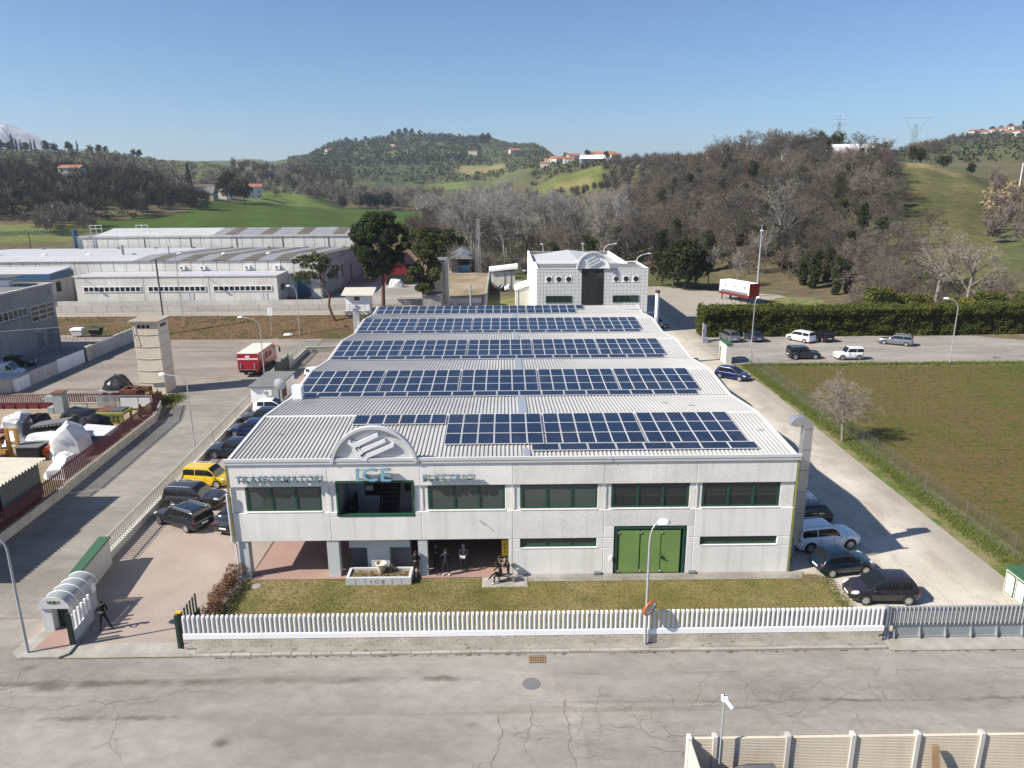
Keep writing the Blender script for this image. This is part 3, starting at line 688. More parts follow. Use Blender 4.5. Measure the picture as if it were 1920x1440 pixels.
LOGO = [(205,285),(225,240),(300,275),(545,168),(552,210),(345,310),(330,328),(345,345),(622,236),(632,272),(385,385),(370,402),(385,415),(712,284),(722,325),(420,455),(405,490),(360,478),(330,440),(290,430),(300,395),(250,365),(265,330),(235,310)]
def logo(y, fx, th): return MB().prism([(fx(u, v)[0], y, fx(u, v)[1]) for u, v in LOGO][::-1], (0, th, 0))
logo(Fy-.13, zx, .14).build('logo', M['lamp_white'], arch)
# letters
def char_mesh(ch, size, depth, offset=.0, name='letter'):
    c = bpy.data.curves.new('txt', 'FONT'); c.body = ch; c.size = size; c.extrude = depth/2; c.offset = offset; c.resolution_u = 3
    o = bpy.data.objects.new('txt', c); col.objects.link(o)
    dg = bpy.context.evaluated_depsgraph_get(); me = bpy.data.meshes.new_from_object(o.evaluated_get(dg)); me.name = name
    bpy.data.objects.remove(o); bpy.data.curves.remove(c)
    return me
def sign_text(word, x0, x1, z0, z1, y, mats, parent, depth=.10, bold=.018, gap=.30, rot=None, part='letter'):
    """Each letter its own mesh, fitted into the box x0..x1, z0..z1 on the plane y (face towards -Y)."""
    H = z1-z0; ms = []
    for ch in word:
        me = char_mesh(ch, 1.0, depth/H, bold); a_ = np.zeros(len(me.vertices)*3); me.vertices.foreach_get('co', a_); a_ = a_.reshape(-1, 3)
        ms.append((me, a_[:, 0].min(), a_[:, 0].max(), a_[:, 1].min(), a_[:, 1].max()))
    lo = min(m_[3] for m_ in ms); hi = max(m_[4] for m_ in ms); sc = H/(hi-lo)
    wid = sum(m_[2]-m_[1] for m_ in ms); n = len(ms); tot = wid+gap*(n-1)*.5; sx_ = (x1-x0)/tot; x = x0
    off, _ = ORG[root_of(parent).name]
    for me, a0, a1, _, _ in ms:
        for mm in mats: me.materials.append(mm)
        if len(mats) > 1:
            for p in me.polygons: p.material_index = 0 if p.normal.z > .5 else 1
        o = inst(me, part, parent, (x-a0*sx_-off[0], y-off[1], z0-lo*sc-off[2]), (R(90), 0, 0), (sx_, sc, sc)); x += (a1-a0+gap*.5)*sx_
sg = [M['blue_letter'], M['letter_side']]
def sign(word, box_, label, bold=.012, sg=sg):
    s_ = T('sign_lettering', label, 'sign', ((box_[0]+box_[1])/2, Fy, box_[2])); sign_text(word, *box_, Fy-.22, sg, s_, bold=bold)
    for zz in (box_[2]+.08, box_[3]-.12): MB().box(box_[0]+.03, box_[1]-.03, Fy-.165, Fy-.14, zz, zz+.04).build('mount_rail', M['letter_side'], s_)
    for k in range(4):
        xx = box_[0]+.2+(box_[1]-box_[0]-.4)*k/3; MB().box(xx-.02, xx+.02, Fy-.14, Fy+.02, box_[2]+.08, box_[2]+.12).build('bracket', M['letter_side'], s_)
sign('TRASFORMATORI', (.53, 5.5, 6.19, 6.63), 'blue raised letters reading TRASFORMATORI left of the arch on the facade', sg=[M['small_letter'], M['letter_side']])
sign('ICE', (7.43, 9.44, 6.27, 7.04), 'large blue raised letters reading ICE under the arched sign')
sign('ELETTRICI', (11.27, 14.28, 6.22, 6.62), 'blue raised letters reading ELETTRICI right of the arch on the facade', sg=[M['small_letter'], M['letter_side']])
def logo_text(fx, y, k, parent, m):
    off, _ = ORG[root_of(parent).name]
    for ch, (u, v) in zip('ICE', ((235, 258), (283, 338), (340, 418))):
        me = char_mesh(ch, .22*k, .02, .006); me.materials.append(M[m]); X_, Z_ = fx(u, v)
        o = inst(me, 'letter', parent, (X_-off[0], y-off[1], Z_-off[2]), (R(90), R(52), 0))
logo_text(zx, Fy-.145, 1.5, arch, 'black')
# green folding door
dr = T('folding_door', 'green three leaf folding door in the factory front', 'door', (24.6, Fy, 0))
mb = MB(); mb.box(22.52, 22.66, Fy-.01, Fy+.3, .02, 3.08); mb.box(26.58, 26.72, Fy-.01, Fy+.3, .02, 3.08); mb.box(22.66, 26.58, Fy-.008, Fy+.298, 2.95, 3.078)
mb.build('door_frame', M['green_frame'], dr)
MB().box(22.68, 26.56, Fy+.22, Fy+.26, .02, 2.93).build('door_backing', M['dk_green'], dr)
for k, (a_, b_) in enumerate(((22.74, 23.98), (24.06, 25.24), (25.30, 26.42))):
    mb = MB(); mb.box(a_, b_, Fy+.03, Fy+.10, .06, 2.86); lf = mb.build('door_leaf', M['green_door'], dr)
    for zz in (.12, 2.66): MB().box(a_-.06, a_+.06, Fy-.01, Fy+.028, zz, zz+.12).build('hinge', M['alu'], lf)
MB().box(25.32, 25.40, Fy-.03, Fy+.028, 1.0, 1.2).build('handle', M['black'], lf); MB().box(25.38, 25.58, Fy-.05, Fy-.031, 1.0, 1.05).build('handle', M['black'], lf)
for xx in (22.30,): MB().box(xx-.06, xx+.06, Fy-.10, Fy, .95, 1.2).thing('intercom_box', M['lamp_white'], 'small white box on the wall left of the green door', 'box')
for xx, l_ in ((21.5, 'small grey vent box at the wall foot left of the green door'), (27.2, 'small grey vent box at the wall foot right of the green door')):
    MB().box(xx-.2, xx+.2, Fy-.22, Fy-.01, .05, .2).thing('vent_box', M['slate'], l_, 'vent box')
ys = T('yellow_notice', 'tall yellow notice with black marks under the overhang', 'notice', (15.95, 40.45, .85)); MB().box(15.76, 16.16, 40.45, 40.5, .9, 1.95).build('board', M['yellow'], ys)
for k in range(3): MB().prism([(15.82+.03*k, 40.44, 1.62-.24*k), (15.98, 40.44, 1.72-.24*k), (15.96, 40.44, 1.60-.24*k), (15.84, 40.44, 1.56-.24*k)], (0, .009, 0)).build('black_mark', M['black'], ys)
MB().box(15.78, 15.82, 40.47, 40.5, .03, .9).build('post', M['alu'], ys); MB().box(16.1, 16.14, 40.47, 40.5, .03, .9).build('post', M['alu'], ys)
MB().tube([(14.42, Fy-.01, 3.65), (14.5, Fy-.12, 3.68), (14.85, Fy-.16, 3.3)], .018, 5).thing('wall_bracket', M['galv'], 'thin metal rod jutting from the facade below the third window', 'bracket')

# solar arrays --------------------------------------------------------------
def panel_mesh(w, h, nm):
    mb = MB(); b_ = .028; t_ = .04
    mb.poly([(-w/2+b_, -h/2+b_, t_), (w/2-b_, -h/2+b_, t_), (w/2-b_, h/2-b_, t_), (-w/2+b_, h/2-b_, t_)], 1, [(0, 0), (1, 0), (1, 1), (0, 1)])
    o_ = [(-w/2, -h/2), (w/2, -h/2), (w/2, h/2), (-w/2, h/2)]; i_ = [(-w/2+b_, -h/2+b_), (w/2-b_, -h/2+b_), (w/2-b_, h/2-b_), (-w/2+b_, h/2-b_)]
    for k in range(4):
        l = (k+1) % 4; mb.poly([(*o_[k], t_+.004), (*o_[l], t_+.004), (*i_[l], t_+.004), (*i_[k], t_+.004)], 0); mb.poly([(*o_[k], 0), (*o_[l], 0), (*o_[l], t_+.004), (*o_[k], t_+.004)], 0)
    return mb.mesh(nm, [M['alu_frame'], M['solar']])
PM = panel_mesh(.99, 1.65, 'solar_panel')
def array(k, rows, land, label, blocks_gap=.12, pitch=1.018):
    """k: slope index in SL (front slopes). rows: list of (x0, count); land: (x0, count)."""
    (ya, za), (yr, zr) = SL[2*k], SL[2*k+1]; sl = math.atan2(zr-za, yr-ya); L_ = math.hypot(yr-ya, zr-za); c_, s_ = math.cos(sl), math.sin(sl)
    root = T('solar_array', label, 'solar array', (16.5, ya, za), 0, 'solar arrays on the factory roof')
    s0 = .20
    off = Vector((16.5, ya, za))
    for (x0, n) in rows:
        sc = L_-s0-.825; s0 += 1.675
        for i in range(n):
            x = x0+.5+i*pitch+(i//6)*blocks_gap
            p = Vector((x, ya+sc*c_, za+sc*s_+.10))-off; inst(PM, 'solar_panel', root, p, (sl, 0, 0))
        mb = MB()
        for dd in (-.45, .45):
            mb.hexa([(x0, ya+(sc+dd-.03)*c_, za+(sc+dd)*s_+.045), (x, ya+(sc+dd-.03)*c_, za+(sc+dd)*s_+.045), (x, ya+(sc+dd+.03)*c_, za+(sc+dd)*s_+.045), (x0, ya+(sc+dd+.03)*c_, za+(sc+dd)*s_+.045)],
                    [(x0, ya+(sc+dd-.03)*c_, za+(sc+dd)*s_+.095), (x, ya+(sc+dd-.03)*c_, za+(sc+dd)*s_+.095), (x, ya+(sc+dd+.03)*c_, za+(sc+dd)*s_+.095), (x0, ya+(sc+dd+.03)*c_, za+(sc+dd)*s_+.095)])
        mb.build('mount_rail', M['alu'], root)
    if land:
        sc = L_-s0-.52
        for i in range(land[1]):
            p = Vector((land[0]+.83+i*1.70, ya+sc*c_, za+sc*s_+.10))-off; inst(PM, 'solar_panel', root, p, (sl, 0, 0)).rotation_euler = (Matrix.Rotation(sl, 3, 'X') @ Matrix.Rotation(R(90), 3, 'Z')).to_euler()
array(0, [(6.08, 24), (12.30, 18), (12.30, 18)], (17.6, 8), 'nearest solar array above the facade with its stepped left end')
array(1, [(.1, 30)]*3, (.15, 18), 'second solar array from the front, just behind the first roof valley')
array(2, [(.1, 30)]*3, (.15, 18), 'third solar array from the front, in the middle of the roof')
array(3, [(.1, 30)]*3, (.15, 18), 'fourth solar array from the front, next to last on the roof')
array(4, [(.2, 25), (.2, 24)], None, 'farthest solar array of only two rows at the roof end')

# ventilation duct on the right corner
dct = T('ventilation_duct', 'tall galvanised air duct with hooked top at the right factory corner', 'duct', (34.3, 41.6, 0))
xx0, xx1, yy0, yy1 = 33.88, 34.42, 41.35, 41.85
for k, (a_, b_) in enumerate(((1.75, 3.1), (3.1, 4.5), (4.5, 5.9), (5.9, 7.3), (7.3, 8.6))):
    MB().box(xx0, xx1, yy0, yy1, a_, b_-.02).build('duct_section', M['duct'], dct); MB().box(xx0-.03, xx1+.03, yy0-.03, yy1+.03, b_-.05, b_+.01).build('flange', M['galv'], dct)
def bend(c, r0, r1, a0, a1, y0, y1, n=8):
    mb = MB(); an_ = np.linspace(a0, a1, n+1)
    for a_ in an_:
        for r_, y_ in ((r0, y0), (r1, y0), (r1, y1), (r0, y1)): mb.v.append((c[0]+r_*math.cos(a_), y_, c[1]+r_*math.sin(a_)))
    for i in range(n):
        for j in range(4): mb.f.append((i*4+j, i*4+(j+1) % 4, i*4+4+(j+1) % 4, i*4+4+j)); mb.m.append(0)
    mb.f += [(0, 1, 2, 3), (n*4+3, n*4+2, n*4+1, n*4)]; mb.m += [0, 0]
    return mb
bend((33.70, 8.6), .18, .72, 0, R(165), yy0, yy1).build('duct_hook', M['duct'], dct)
bend((33.3, 1.75), .58, 1.12, R(-85), 0, yy0, yy1).build('duct_elbow', M['duct'], dct)
MB().box(33.02, 33.9, yy0-.25, yy1+.25, .55, 1.5).build('fan_box', M['grey_gate'], dct); MB().tube([(33.3, 41.3, .6), (33.3, 40.9, .02)], .03, 5).build('leg', M['galv'], dct); MB().tube([(33.7, 41.3, .6), (33.9, 40.9, .02)], .03, 5).build('leg', M['galv'], dct)
# stacks, dish and small roof gear
st = T('vent_stack', 'galvanised stack with conical cap left of the factory roof', 'stack', (-1.1, 84.5, 0)); MB().cyl((-1.1, 84.5, 0), (-1.1, 84.5, 9.0), .38, n=12).build('pipe', M['galv'], st, smooth=40); MB().lathe([(.62, 8.95), (.62, 9.02), (.05, 9.4)], (-1.1, 84.5, 0), 14).build('cap', M['galv'], st)
st = T('chimney_pipe', 'slim white chimney pipe beyond the right roof edge', 'chimney', (35.4, 92.0, 0)); MB().cyl((35.4, 92, 0), (35.4, 92, 9.6), .26, n=12).build('pipe', M['lamp_white'], st, smooth=40); MB().cyl((35.4, 92, 9.4), (35.4, 92, 9.75), .30, n=12).build('cap', M['rust'], st); MB().box(33.1, 35.3, 91.95, 92.05, 6.9, 7.0).build('stay', M['galv'], st)
ds = T('satellite_dish', 'small grey satellite dish on a mast at the left roof edge', 'satellite dish', (-.08, 51.0, 7.3)); MB().cyl((-.08, 51, 7.0), (-.08, 51, 9.4), .035, n=6).build('mast', M['galv'], ds)
MB().lathe([(.02, 0), (.25, .03), (.42, .1), (.43, .12), (.26, .05), (.02, .02)], (0, 0, 0), 18, axis='y').build('dish', M['pole'], ds, world=False, smooth=40).location = (0, -.12, 1.7)
bx = T('roof_cabinet', 'small white cabinet on the left roof edge behind the dish', 'cabinet', (.55, 53.0, 7.3)); MB().box(.2, .95, 52.7, 53.3, 7.25, 8.35).build('body', M['lamp_white'], bx); MB().box(.25, .9, 52.68, 52.7, 7.4, 8.25).build('door', M['white_paint'], bx)
gr_ = T('roof_guard_rail', 'light metal guard rail at the far right roof end', 'guard rail', (33.0, 91.0, 7.4))
for x in (31.0, 32.0, 33.0): MB().cyl((x, 91, 7.2), (x, 91, 8.3), .025, n=5).build('post', M['alu_frame'], gr_)
for z in (7.6, 7.95, 8.3): MB().box(31, 33, 90.98, 91.02, z-.02, z+.02).build('rail', M['alu_frame'], gr_)
for x, y, h_ in ((18.0, 99., 9.0), (11.5, 100., 9.6)):
    MB().cyl((x, y, 0), (x, y, h_), .12, n=8).thing('steel_post', M['pole'], 'pale steel post behind the far roof edge '+('right' if x > 15 else 'left')+' of the dark yard strip', 'post')

# ================================================================ OFFICE BUILDING
of = T('office_building', 'white tiled office block with portholes, glazed stair tower and arched sign', 'office', (29.7, 113.4, 0))
oy = 113.4; ox0, ox1, oz = 21.12, 38.36, 10.12
mat('tile', (.62, .625, .62), .35, .06, .8, .03, 5); mat('grout', (.42, .43, .43), .9, .1)
MB().box(ox0, ox1, oy+.03, 124.0, 0, oz-.35).build('wall', M['grout'], of)
mb = MB(); nx, nz = 32, 18; tw, th_ = (ox1-ox0)/nx, oz/nz
for i in range(nx):
    for j in range(nz): mb.raw([(ox0+i*tw+.025, oy, j*th_+.025), (ox0+(i+1)*tw-.025, oy, j*th_+.025), (ox0+(i+1)*tw-.025, oy, (j+1)*th_-.025), (ox0+i*tw+.025, oy, (j+1)*th_-.025),
        (ox0+i*tw+.025, oy+.03, j*th_+.025), (ox0+(i+1)*tw-.025, oy+.03, j*th_+.025), (ox0+(i+1)*tw-.025, oy+.03, (j+1)*th_-.025), (ox0+i*tw+.025, oy+.03, (j+1)*th_-.025)], [(0,1,2,3),(0,4,5,1),(1,5,6,2),(2,6,7,3),(3,7,4,0)])
tl = mb.build('facade_tile', M['tile'], of); tl['kind'] = 'stuff'
MB().box(ox0-.02, ox0, oy, 124, 0, oz-.05).build('side_cladding', M['white_paint'], of)
mb = MB(); mb.box(ox0, ox1, oy, oy+.3, oz-.12, oz+.03); mb.box(ox0, ox0+.3, oy+.3, 124, oz-.12, oz+.028); mb.box(ox1-.3, ox1, oy+.3, 124, oz-.12, oz+.028); mb.box(ox0, ox1, 123.7, 124, oz-.119, oz+.027); mb.build('parapet', M['white_paint'], of)
MB().box(ox0+.3, ox1-.3, oy+.3, 123.7, oz-.35, oz-.3).build('flat_roof', M['slate'], of)
# hall behind
MB().box(20.9, 37.3, 124.0, 150, 0, 8.6).build('hall_wall', M['white_paint'], of)
mb = MB(); mb.box(20.9, 21.2, 124.0, 150, 8.6, 9.75); mb.box(37.0, 37.3, 124.0, 150, 8.6, 9.6); mb.box(21.2, 37.0, 149.7, 150, 8.6, 9.55); mb.build('hall_parapet', M['white_paint'], of)
MB().hexa([(21.2, 124.02, 8.6), (29.0, 124.02, 8.6), (29.0, 149.6, 8.6), (21.2, 149.6, 8.6)], [(21.2, 124.02, 8.9), (29.0, 124.02, 9.9), (29.0, 149.6, 9.9), (21.2, 149.6, 8.9)]).build('hall_roof', M['whiteroof'], of)
MB().hexa([(29.0, 124.02, 8.6), (37.0, 124.02, 8.6), (37.0, 149.6, 8.6), (29.0, 149.6, 8.6)], [(29.0, 124.02, 9.9), (37.0, 124.02, 8.9), (37.0, 149.6, 8.9), (29.0, 149.6, 9.9)]).build('hall_roof', M['whiteroof'], of)
MB().box(21.2, 37.0, 149.0, 149.68, 8.65, 9.56).build('hall_roof_edge', M['slate'], of)
for x in (23.02, 24.55, 26.06, 33.40, 34.92, 36.45):
    w_ = MB().box(x-.49, x+.49, oy-.05, oy, 8.04, 9.0).build('porthole', M['white_paint'], of); MB().lathe([(.40, 0), (.40, .02)], (x, oy-.07, 8.52), 24, axis='y').build('pane', M['glass_dark'], w_)
strip_window(22.54, 26.59, 4.92, 5.97, 4, 'glass_dark', oy-.08, .1, of); strip_window(32.92, 36.98, 4.90, 5.97, 4, 'glass_dark', oy-.08, .1, of)
mb = MB(); mb.box(28.06, 31.47, oy-.04, oy-.005, 0, 10.1); mat('core_frame', (.03, .045, .045), .4, .05); tw_ = mb.build('stair_tower', M['core_frame'], of)
for i in range(3):
    for j in range(9):
        MB().box(28.16+i*1.11, 28.16+i*1.11+1.03, oy-.06, oy-.041, .1+j*1.11, .1+j*1.11+1.03).build('pane', M['glass_dark'], tw_)
def zx2(u, v): return 29.79+(u-487)*.00525, 10.15+(505-v)*.0060
mb = MB(); arc = [(29.79+2.45*math.cos(a_), 10.12+2.5*math.sin(a_)) for a_ in np.linspace(R(1), R(179), 36)]
mb.prism([(x, oy-.25, z) for x, z in arc], (0, .12, 0)); ar2 = mb.build('arch_sign', M['lamp_white'], of)
mb = MB(); an = np.linspace(0, math.pi, 41)
for a_ in an:
    for r_, yy in ((2.56, oy+.1), (2.56, oy-.55), (2.36, oy-.55), (2.36, oy+.1)): mb.v.append((29.79+r_*math.cos(a_), yy, 10.10+r_*1.02*math.sin(a_)))
for i in range(40):
    for j in range(4): mb.f.append((i*4+j, i*4+(j+1) % 4, i*4+4+(j+1) % 4, i*4+4+j)); mb.m.append(0)
mb.f += [(0, 1, 2, 3), (163, 162, 161, 160)]; mb.m += [0, 0]; mb.build('arch_rim', M['fascia'], ar2)
logo(oy-.45, zx2, .2).build('logo', M['fascia'], ar2)
for x, y, dx, dy, nm in ((22.0, 124.3, -1.6, 0, 'rear left'), (24.0, 149, -.3, -.6, 'back left'), (32.0, 149, -.2, -.5, 'back centre'), (36.0, 148, 2.4, 0, 'back right'), (21.0, 114.5, -1.8, 0, 'front left'), (38.3, 124, 2.2, 0.3, 'front right')):
    zb = 9.6 if y > 140 else 8.2 if y < 120 else 9.8
    l_ = T('roof_lamp', 'curved arm roof lamp at the %s edge of the office' % nm, 'lamp', (x, y, zb), 0, 'lamps on the office roof')
    MB().tube([(x, y, zb), (x+dx*.1, y+dy*.1, zb+.9), (x+dx*.4, y+dy*.4, zb+1.35), (x+dx, y+dy, zb+1.6)], .045, 6).build('arm', M['lamp_white'], l_); MB().box(x+dx-.22, x+dx+.22, y+dy-.12, y+dy+.12, zb+1.5, zb+1.66).build('head', M['lamp_white'], l_)
mb = MB(); mb.prism([(18.3, 139, 0), (21.0, 139, 0), (21.0, 139, 4.2), (18.3, 139, 3.2)], (0, 7, 0)); an_ = mb.thing('office_annex', M['cream_paint'], 'small pale lean-to against the left side of the office', 'annex')
mb = MB(); mb.prism([(18.1, 138.8, 3.2), (21.0, 138.8, 4.25), (21.0, 138.8, 4.45), (18.1, 138.8, 3.4)], (0, 7.4, 0)); mb.build('roof', M['white_paint'], an_, world=False).location = [-c_ for c_ in an_.location]
MB().box(18.4, 21.0, 152, 152.3, 0, 3.4).thing('boundary_wall', M['cream_paint'], 'low pale wall behind the office lean-to', 'wall')
# ================================================================ STREET FRONT
# pavement and kerb stones
sheet('pavement', [(.3, 32.22), (35.2, 32.22), (35.2, 33.0), (.3, 33.0)], .115, 'sidewalk')
MB().box(.3, 35.2, 32.9, 33.0, .0, .114).struct('pavement_edge', M['sidewalk'])
pav = MB().box(.05, 35.0, 32.2, 32.22, -.02, .10).struct('kerb_bed', M['mortar'])
def stone_mesh(w, d, h, b, nm, m, jig=0.0):
    mb = MB(); x, y = w/2, d/2
    mb.raw([(-x,-y,0),(x,-y,0),(x,y,0),(-x,y,0),(-x,-y,h-b),(x,-y,h-b),(x,y,h-b),(-x,y,h-b),(-x+b,-y+b,h),(x-b,-y+b,h),(x-b,y-b,h),(-x+b,y-b,h)],
           [(0,1,5,4),(1,2,6,5),(2,3,7,6),(3,0,4,7),(4,5,9,8),(5,6,10,9),(6,7,11,10),(7,4,8,11),(8,9,10,11)]); return mb.mesh(nm, M[m])
KS = stone_mesh(.985, .20, .14, .02, 'kerb_stone', 'kerb')
for k in range(35): inst(KS, 'kerb_stone', pav, (.72+k*1.0, 32.1+rnd.uniform(-.008, .008), -.005+rnd.uniform(-.01, .01)), (0, 0, rnd.uniform(-.006, .006)))
mb = MB().poly([(35.25, 31.85, .03), (60, 31.8, .03), (60, 33.0, .05), (35.25, 33.0, .05)]); mb.struct('gate_apron', M['kerb'])
mb = MB().poly([(-6.2, 32.1, .012), (.32, 32.1, .012), (.32, 33.3, .022), (-6.2, 33.3, .022)]); mb.struct('drive_threshold', M['kerb'])
# white picket fence on a block wall
ff = T('picket_fence', 'white concrete picket fence on a block wall along the street', 'fence', (17.4, 32.75, .1))
FX0, FX1 = -.35, 35.25
MB().box(FX0, FX1, 32.70, 32.86, -.02, .61).build('wall_core', M['mortar'], ff)
BM = stone_mesh(.388, .235, .166, .008, 'block', 'block')
for r_ in range(3):
    n = 89
    for k in range(n):
        inst(BM, 'block', ff, (FX0+.2+k*.4+(.2 if r_ % 2 else 0)-17.4 if k*.4+(.6 if r_ % 2 else .4) <= FX1-FX0+.01 else FX1-.2-17.4, 32.757+rnd.uniform(-.004, .004)-32.75, .0+r_*.174), (0, 0, 0)) if k*.4+(.6 if r_ % 2 else .4) <= FX1-FX0+.01 else None
RM = stone_mesh(1.97, .25, .31, .03, 'bottom_rail', 'white_paint')
for k in range(18): inst(RM, 'bottom_rail', ff, (FX0+1.0+k*1.978-17.4, .0, .525))
mb = MB(); w, d, h = .150, .15, 1.03
mb.raw([(-w/2,-d/2,0),(w/2,-d/2,0),(w/2,d/2,0),(-w/2,d/2,0),(-w/2,-d/2,h-.05),(w/2,-d/2,h-.05),(w/2,d/2,h-.05),(-w/2,d/2,h-.05),(-w/2+.02,-d/2+.03,h),(w/2-.02,-d/2+.03,h),(w/2-.02,d/2-.03,h),(-w/2+.02,d/2-.03,h),
        (-.02,-d/2-.028,.06),(.02,-d/2-.028,.06),(.02,-d/2-.028,h-.16),(-.02,-d/2-.028,h-.16)],
       [(0,1,13,12),(1,5,14,13),(5,4,15,14),(4,0,12,15),(12,13,14,15),(1,2,6,5),(2,3,7,6),(3,0,4,7),(4,5,9,8),(5,6,10,9),(6,7,11,10),(7,4,8,11),(8,9,10,11)])
PK = mb.mesh('picket', M['fence_white'])
n = 147
for k in range(n): inst(PK, 'picket', ff, (FX0+.12+k*(FX1-FX0-.24)/(n-1)-17.4, 0, .80), (0, 0, rnd.uniform(-.02, .02)))
# sliding gate, grey
gg = T('sliding_gate', 'grey steel sliding gate with slats right of the white fence', 'gate', (40, 32.9, .05))
MB().box(35.32, 35.46, 32.72, 32.9, .03, 1.98).build('post', M['grey_gate'], gg); MB().box(35.50, 35.62, 32.75, 32.9, .03, 1.9).build('post', M['grey_gate'], gg)
for k in range(9):
    x = 35.9+k*1.33; MB().box(x, x+1.325, 32.92, 32.96, .14, .76).build('panel', M['grey_gate'], gg)
    MB().prism([(x, 32.74, .14), (x, 32.92, .14), (x, 32.92, .78), (x, 32.90, .78)], (.05, 0, 0)).build('brace', M['grey_gate'], gg)
for z0, z1 in ((.06, .14), (.76, .84), (1.60, 1.66)): MB().box(35.65, 47.9, 32.88, 33.0, z0, z1).build('rail', M['grey_gate'], gg)
mb = MB().box(-.06, .06, -.06, .06, 0, 1.02); SM = mb.mesh('slat', M['grey_gate'])
for k in range(56): inst(SM, 'slat', gg, (35.75+k*.218-40, .0, .80), (0, 0, R(24)))
# street furniture on the asphalt
mh = T('manhole_cover', 'round iron manhole cover in a square concrete patch on the street', 'manhole', (17.15, 29.7, 0)); MB().box(16.35, 18.25, 28.9, 30.6, -.02, .005).build('surround', M['asphalt_park'], mh)
MB().lathe([(.43, 0), (.43, .014), (.40, .02), (0.02, .02)], (17.15, 29.7, 0), 28).build('lid', M['slate'], mh)
gr = T('drain_grate', 'rusty drain grate by the kerb', 'drain grate', (17.5, 31.55, 0)); MB().box(17.1, 17.95, 31.25, 31.85, -.02, .004).build('pit', M['black'], gr)
for k in range(7): MB().box(17.12+k*.12, 17.18+k*.12, 31.27, 31.83, .005, .015).build('bar', M['wood'], gr)
for k in range(3): MB().box(17.11, 17.94, 31.32+k*.2, 31.37+k*.2, .006, .0165).build('cross_bar', M['wood'], gr)
for x, y, w, l_ in ((-9.0, 30.9, .7, 'square iron cover on the street below the gate canopy'), (-8.6, 35.0, .7, 'square iron cover beside the lamp post left of the canopy'), (23.0, 32.55, .3, 'small square cover on the pavement by the lamp post')):
    z = .116 if w < .5 else .0
    c_ = T('access_cover', l_, 'cover', (x, y, z)); MB().box(x-w/2, x+w/2, y-w/2, y+w/2, z-.02, z+.004).build('frame', M['mortar'], c_); MB().box(x-w/2+.05, x+w/2-.05, y-w/2+.05, y+w/2-.05, z, z+.01).build('lid', M['slate'], c_)
mb = MB().poly([(18.75, 10, .004), (19.55, 10, .004), (19.25, 29.2, .004), (18.75, 29.3, .004)]); mb.struct('trench_patch', M['asphalt_park'], parent=road)
# cracks in the asphalt, each chain a ribbon laid just above the surface
mat('crack', (.085, .076, .067), .95, .1); cm = MB(); crnd = random.Random(11)
def crack(x, y, a, ln, w, depth=0):
    pts = [(x, y, w)]; l = 0; a0 = a
    while l < ln:
        s = crnd.uniform(.12, .35); a = a0+crnd.uniform(-.75, .75); x += s*math.cos(a); y += s*math.sin(a); l += s
        if y > 31.6 and y < 33: break
        pts.append((x, y, w*(1-.7*l/ln)*crnd.uniform(.6, 1.3)))
        if depth < 2 and crnd.random() < .16: crack(x, y, a+crnd.choice((-1, 1))*crnd.uniform(.5, 1.2), ln*crnd.uniform(.25, .5), w*.7, depth+1)
    for i in range(len(pts)-1):
        (x0, y0, w0), (x1, y1, w1) = pts[i], pts[i+1]; dx, dy = x1-x0, y1-y0; L_ = math.hypot(dx, dy) or 1; nx_, ny_ = -dy/L_, dx/L_
        w0 *= .5; w1 *= .5; cm.poly([(x0-nx_*w0, y0-ny_*w0, .008), (x1-nx_*w1, y1-ny_*w1, .008), (x1+nx_*w1, y1+ny_*w1, .008), (x0+nx_*w0, y0+ny_*w0, .008)])
for a_ in [(15.6, 27.5, R(-92), 6, .022), (17.0, 28.2, R(-90), 4.5, .016), (18.7, 28.6, R(-88), 9, .02), (15.7, 24.2, R(-140), 3, .028), (15.8, 24.4, R(-35), 3, .024),
           (19.6, 28.5, R(-20), 5, .016), (20.5, 29.6, R(-95), 4, .014), (20.5, 27.0, R(-30), 6, .02), (22, 25.6, R(-10), 4, .026), (21, 28.3, R(-60), 5, .015), (23.5, 28.9, R(-80), 4, .014),
           (26.5, 30.2, R(-60), 6, .014), (30, 30.3, R(-35), 7, .014), (33, 29.8, R(-100), 4, .012), (27.5, 27.6, R(-60), 3, .012), (37, 29.5, R(-50), 6, .013),
           (-8, 29.9, R(8), 5, .014), (-12, 27.9, R(2), 14, .018), (-7.6, 31.0, R(-95), 2, .014), (24, 27.9, R(0), 14, .012)]: crack(*a_)
ck = cm.struct('road_crack', M['crack'], kind='stuff', parent=road)
mat('moss', (.10, .10, .035), .95, .3, 4.0); mm_ = MB()
for k in range(170):
    x = crnd.uniform(.4, 35) if crnd.random() < .8 else crnd.uniform(35.5, 44); y = 31.97+crnd.uniform(-.09, .01) if x < 35.2 else 31.82+crnd.uniform(-.06, .02); r_ = crnd.uniform(.02, .09)
    if crnd.random() < .3 and x < 35: y = 32.27+crnd.uniform(-.03, .45)
    z = .02 if y < 32.1 else .125
    mm_.poly([(x+r_*crnd.uniform(.7, 2.2)*math.cos(q_), y+r_*.5*math.sin(q_), z+.004) for q_ in np.linspace(0, 5.4, 6)])
mm_.struct('kerb_moss', M['moss'], kind='stuff')
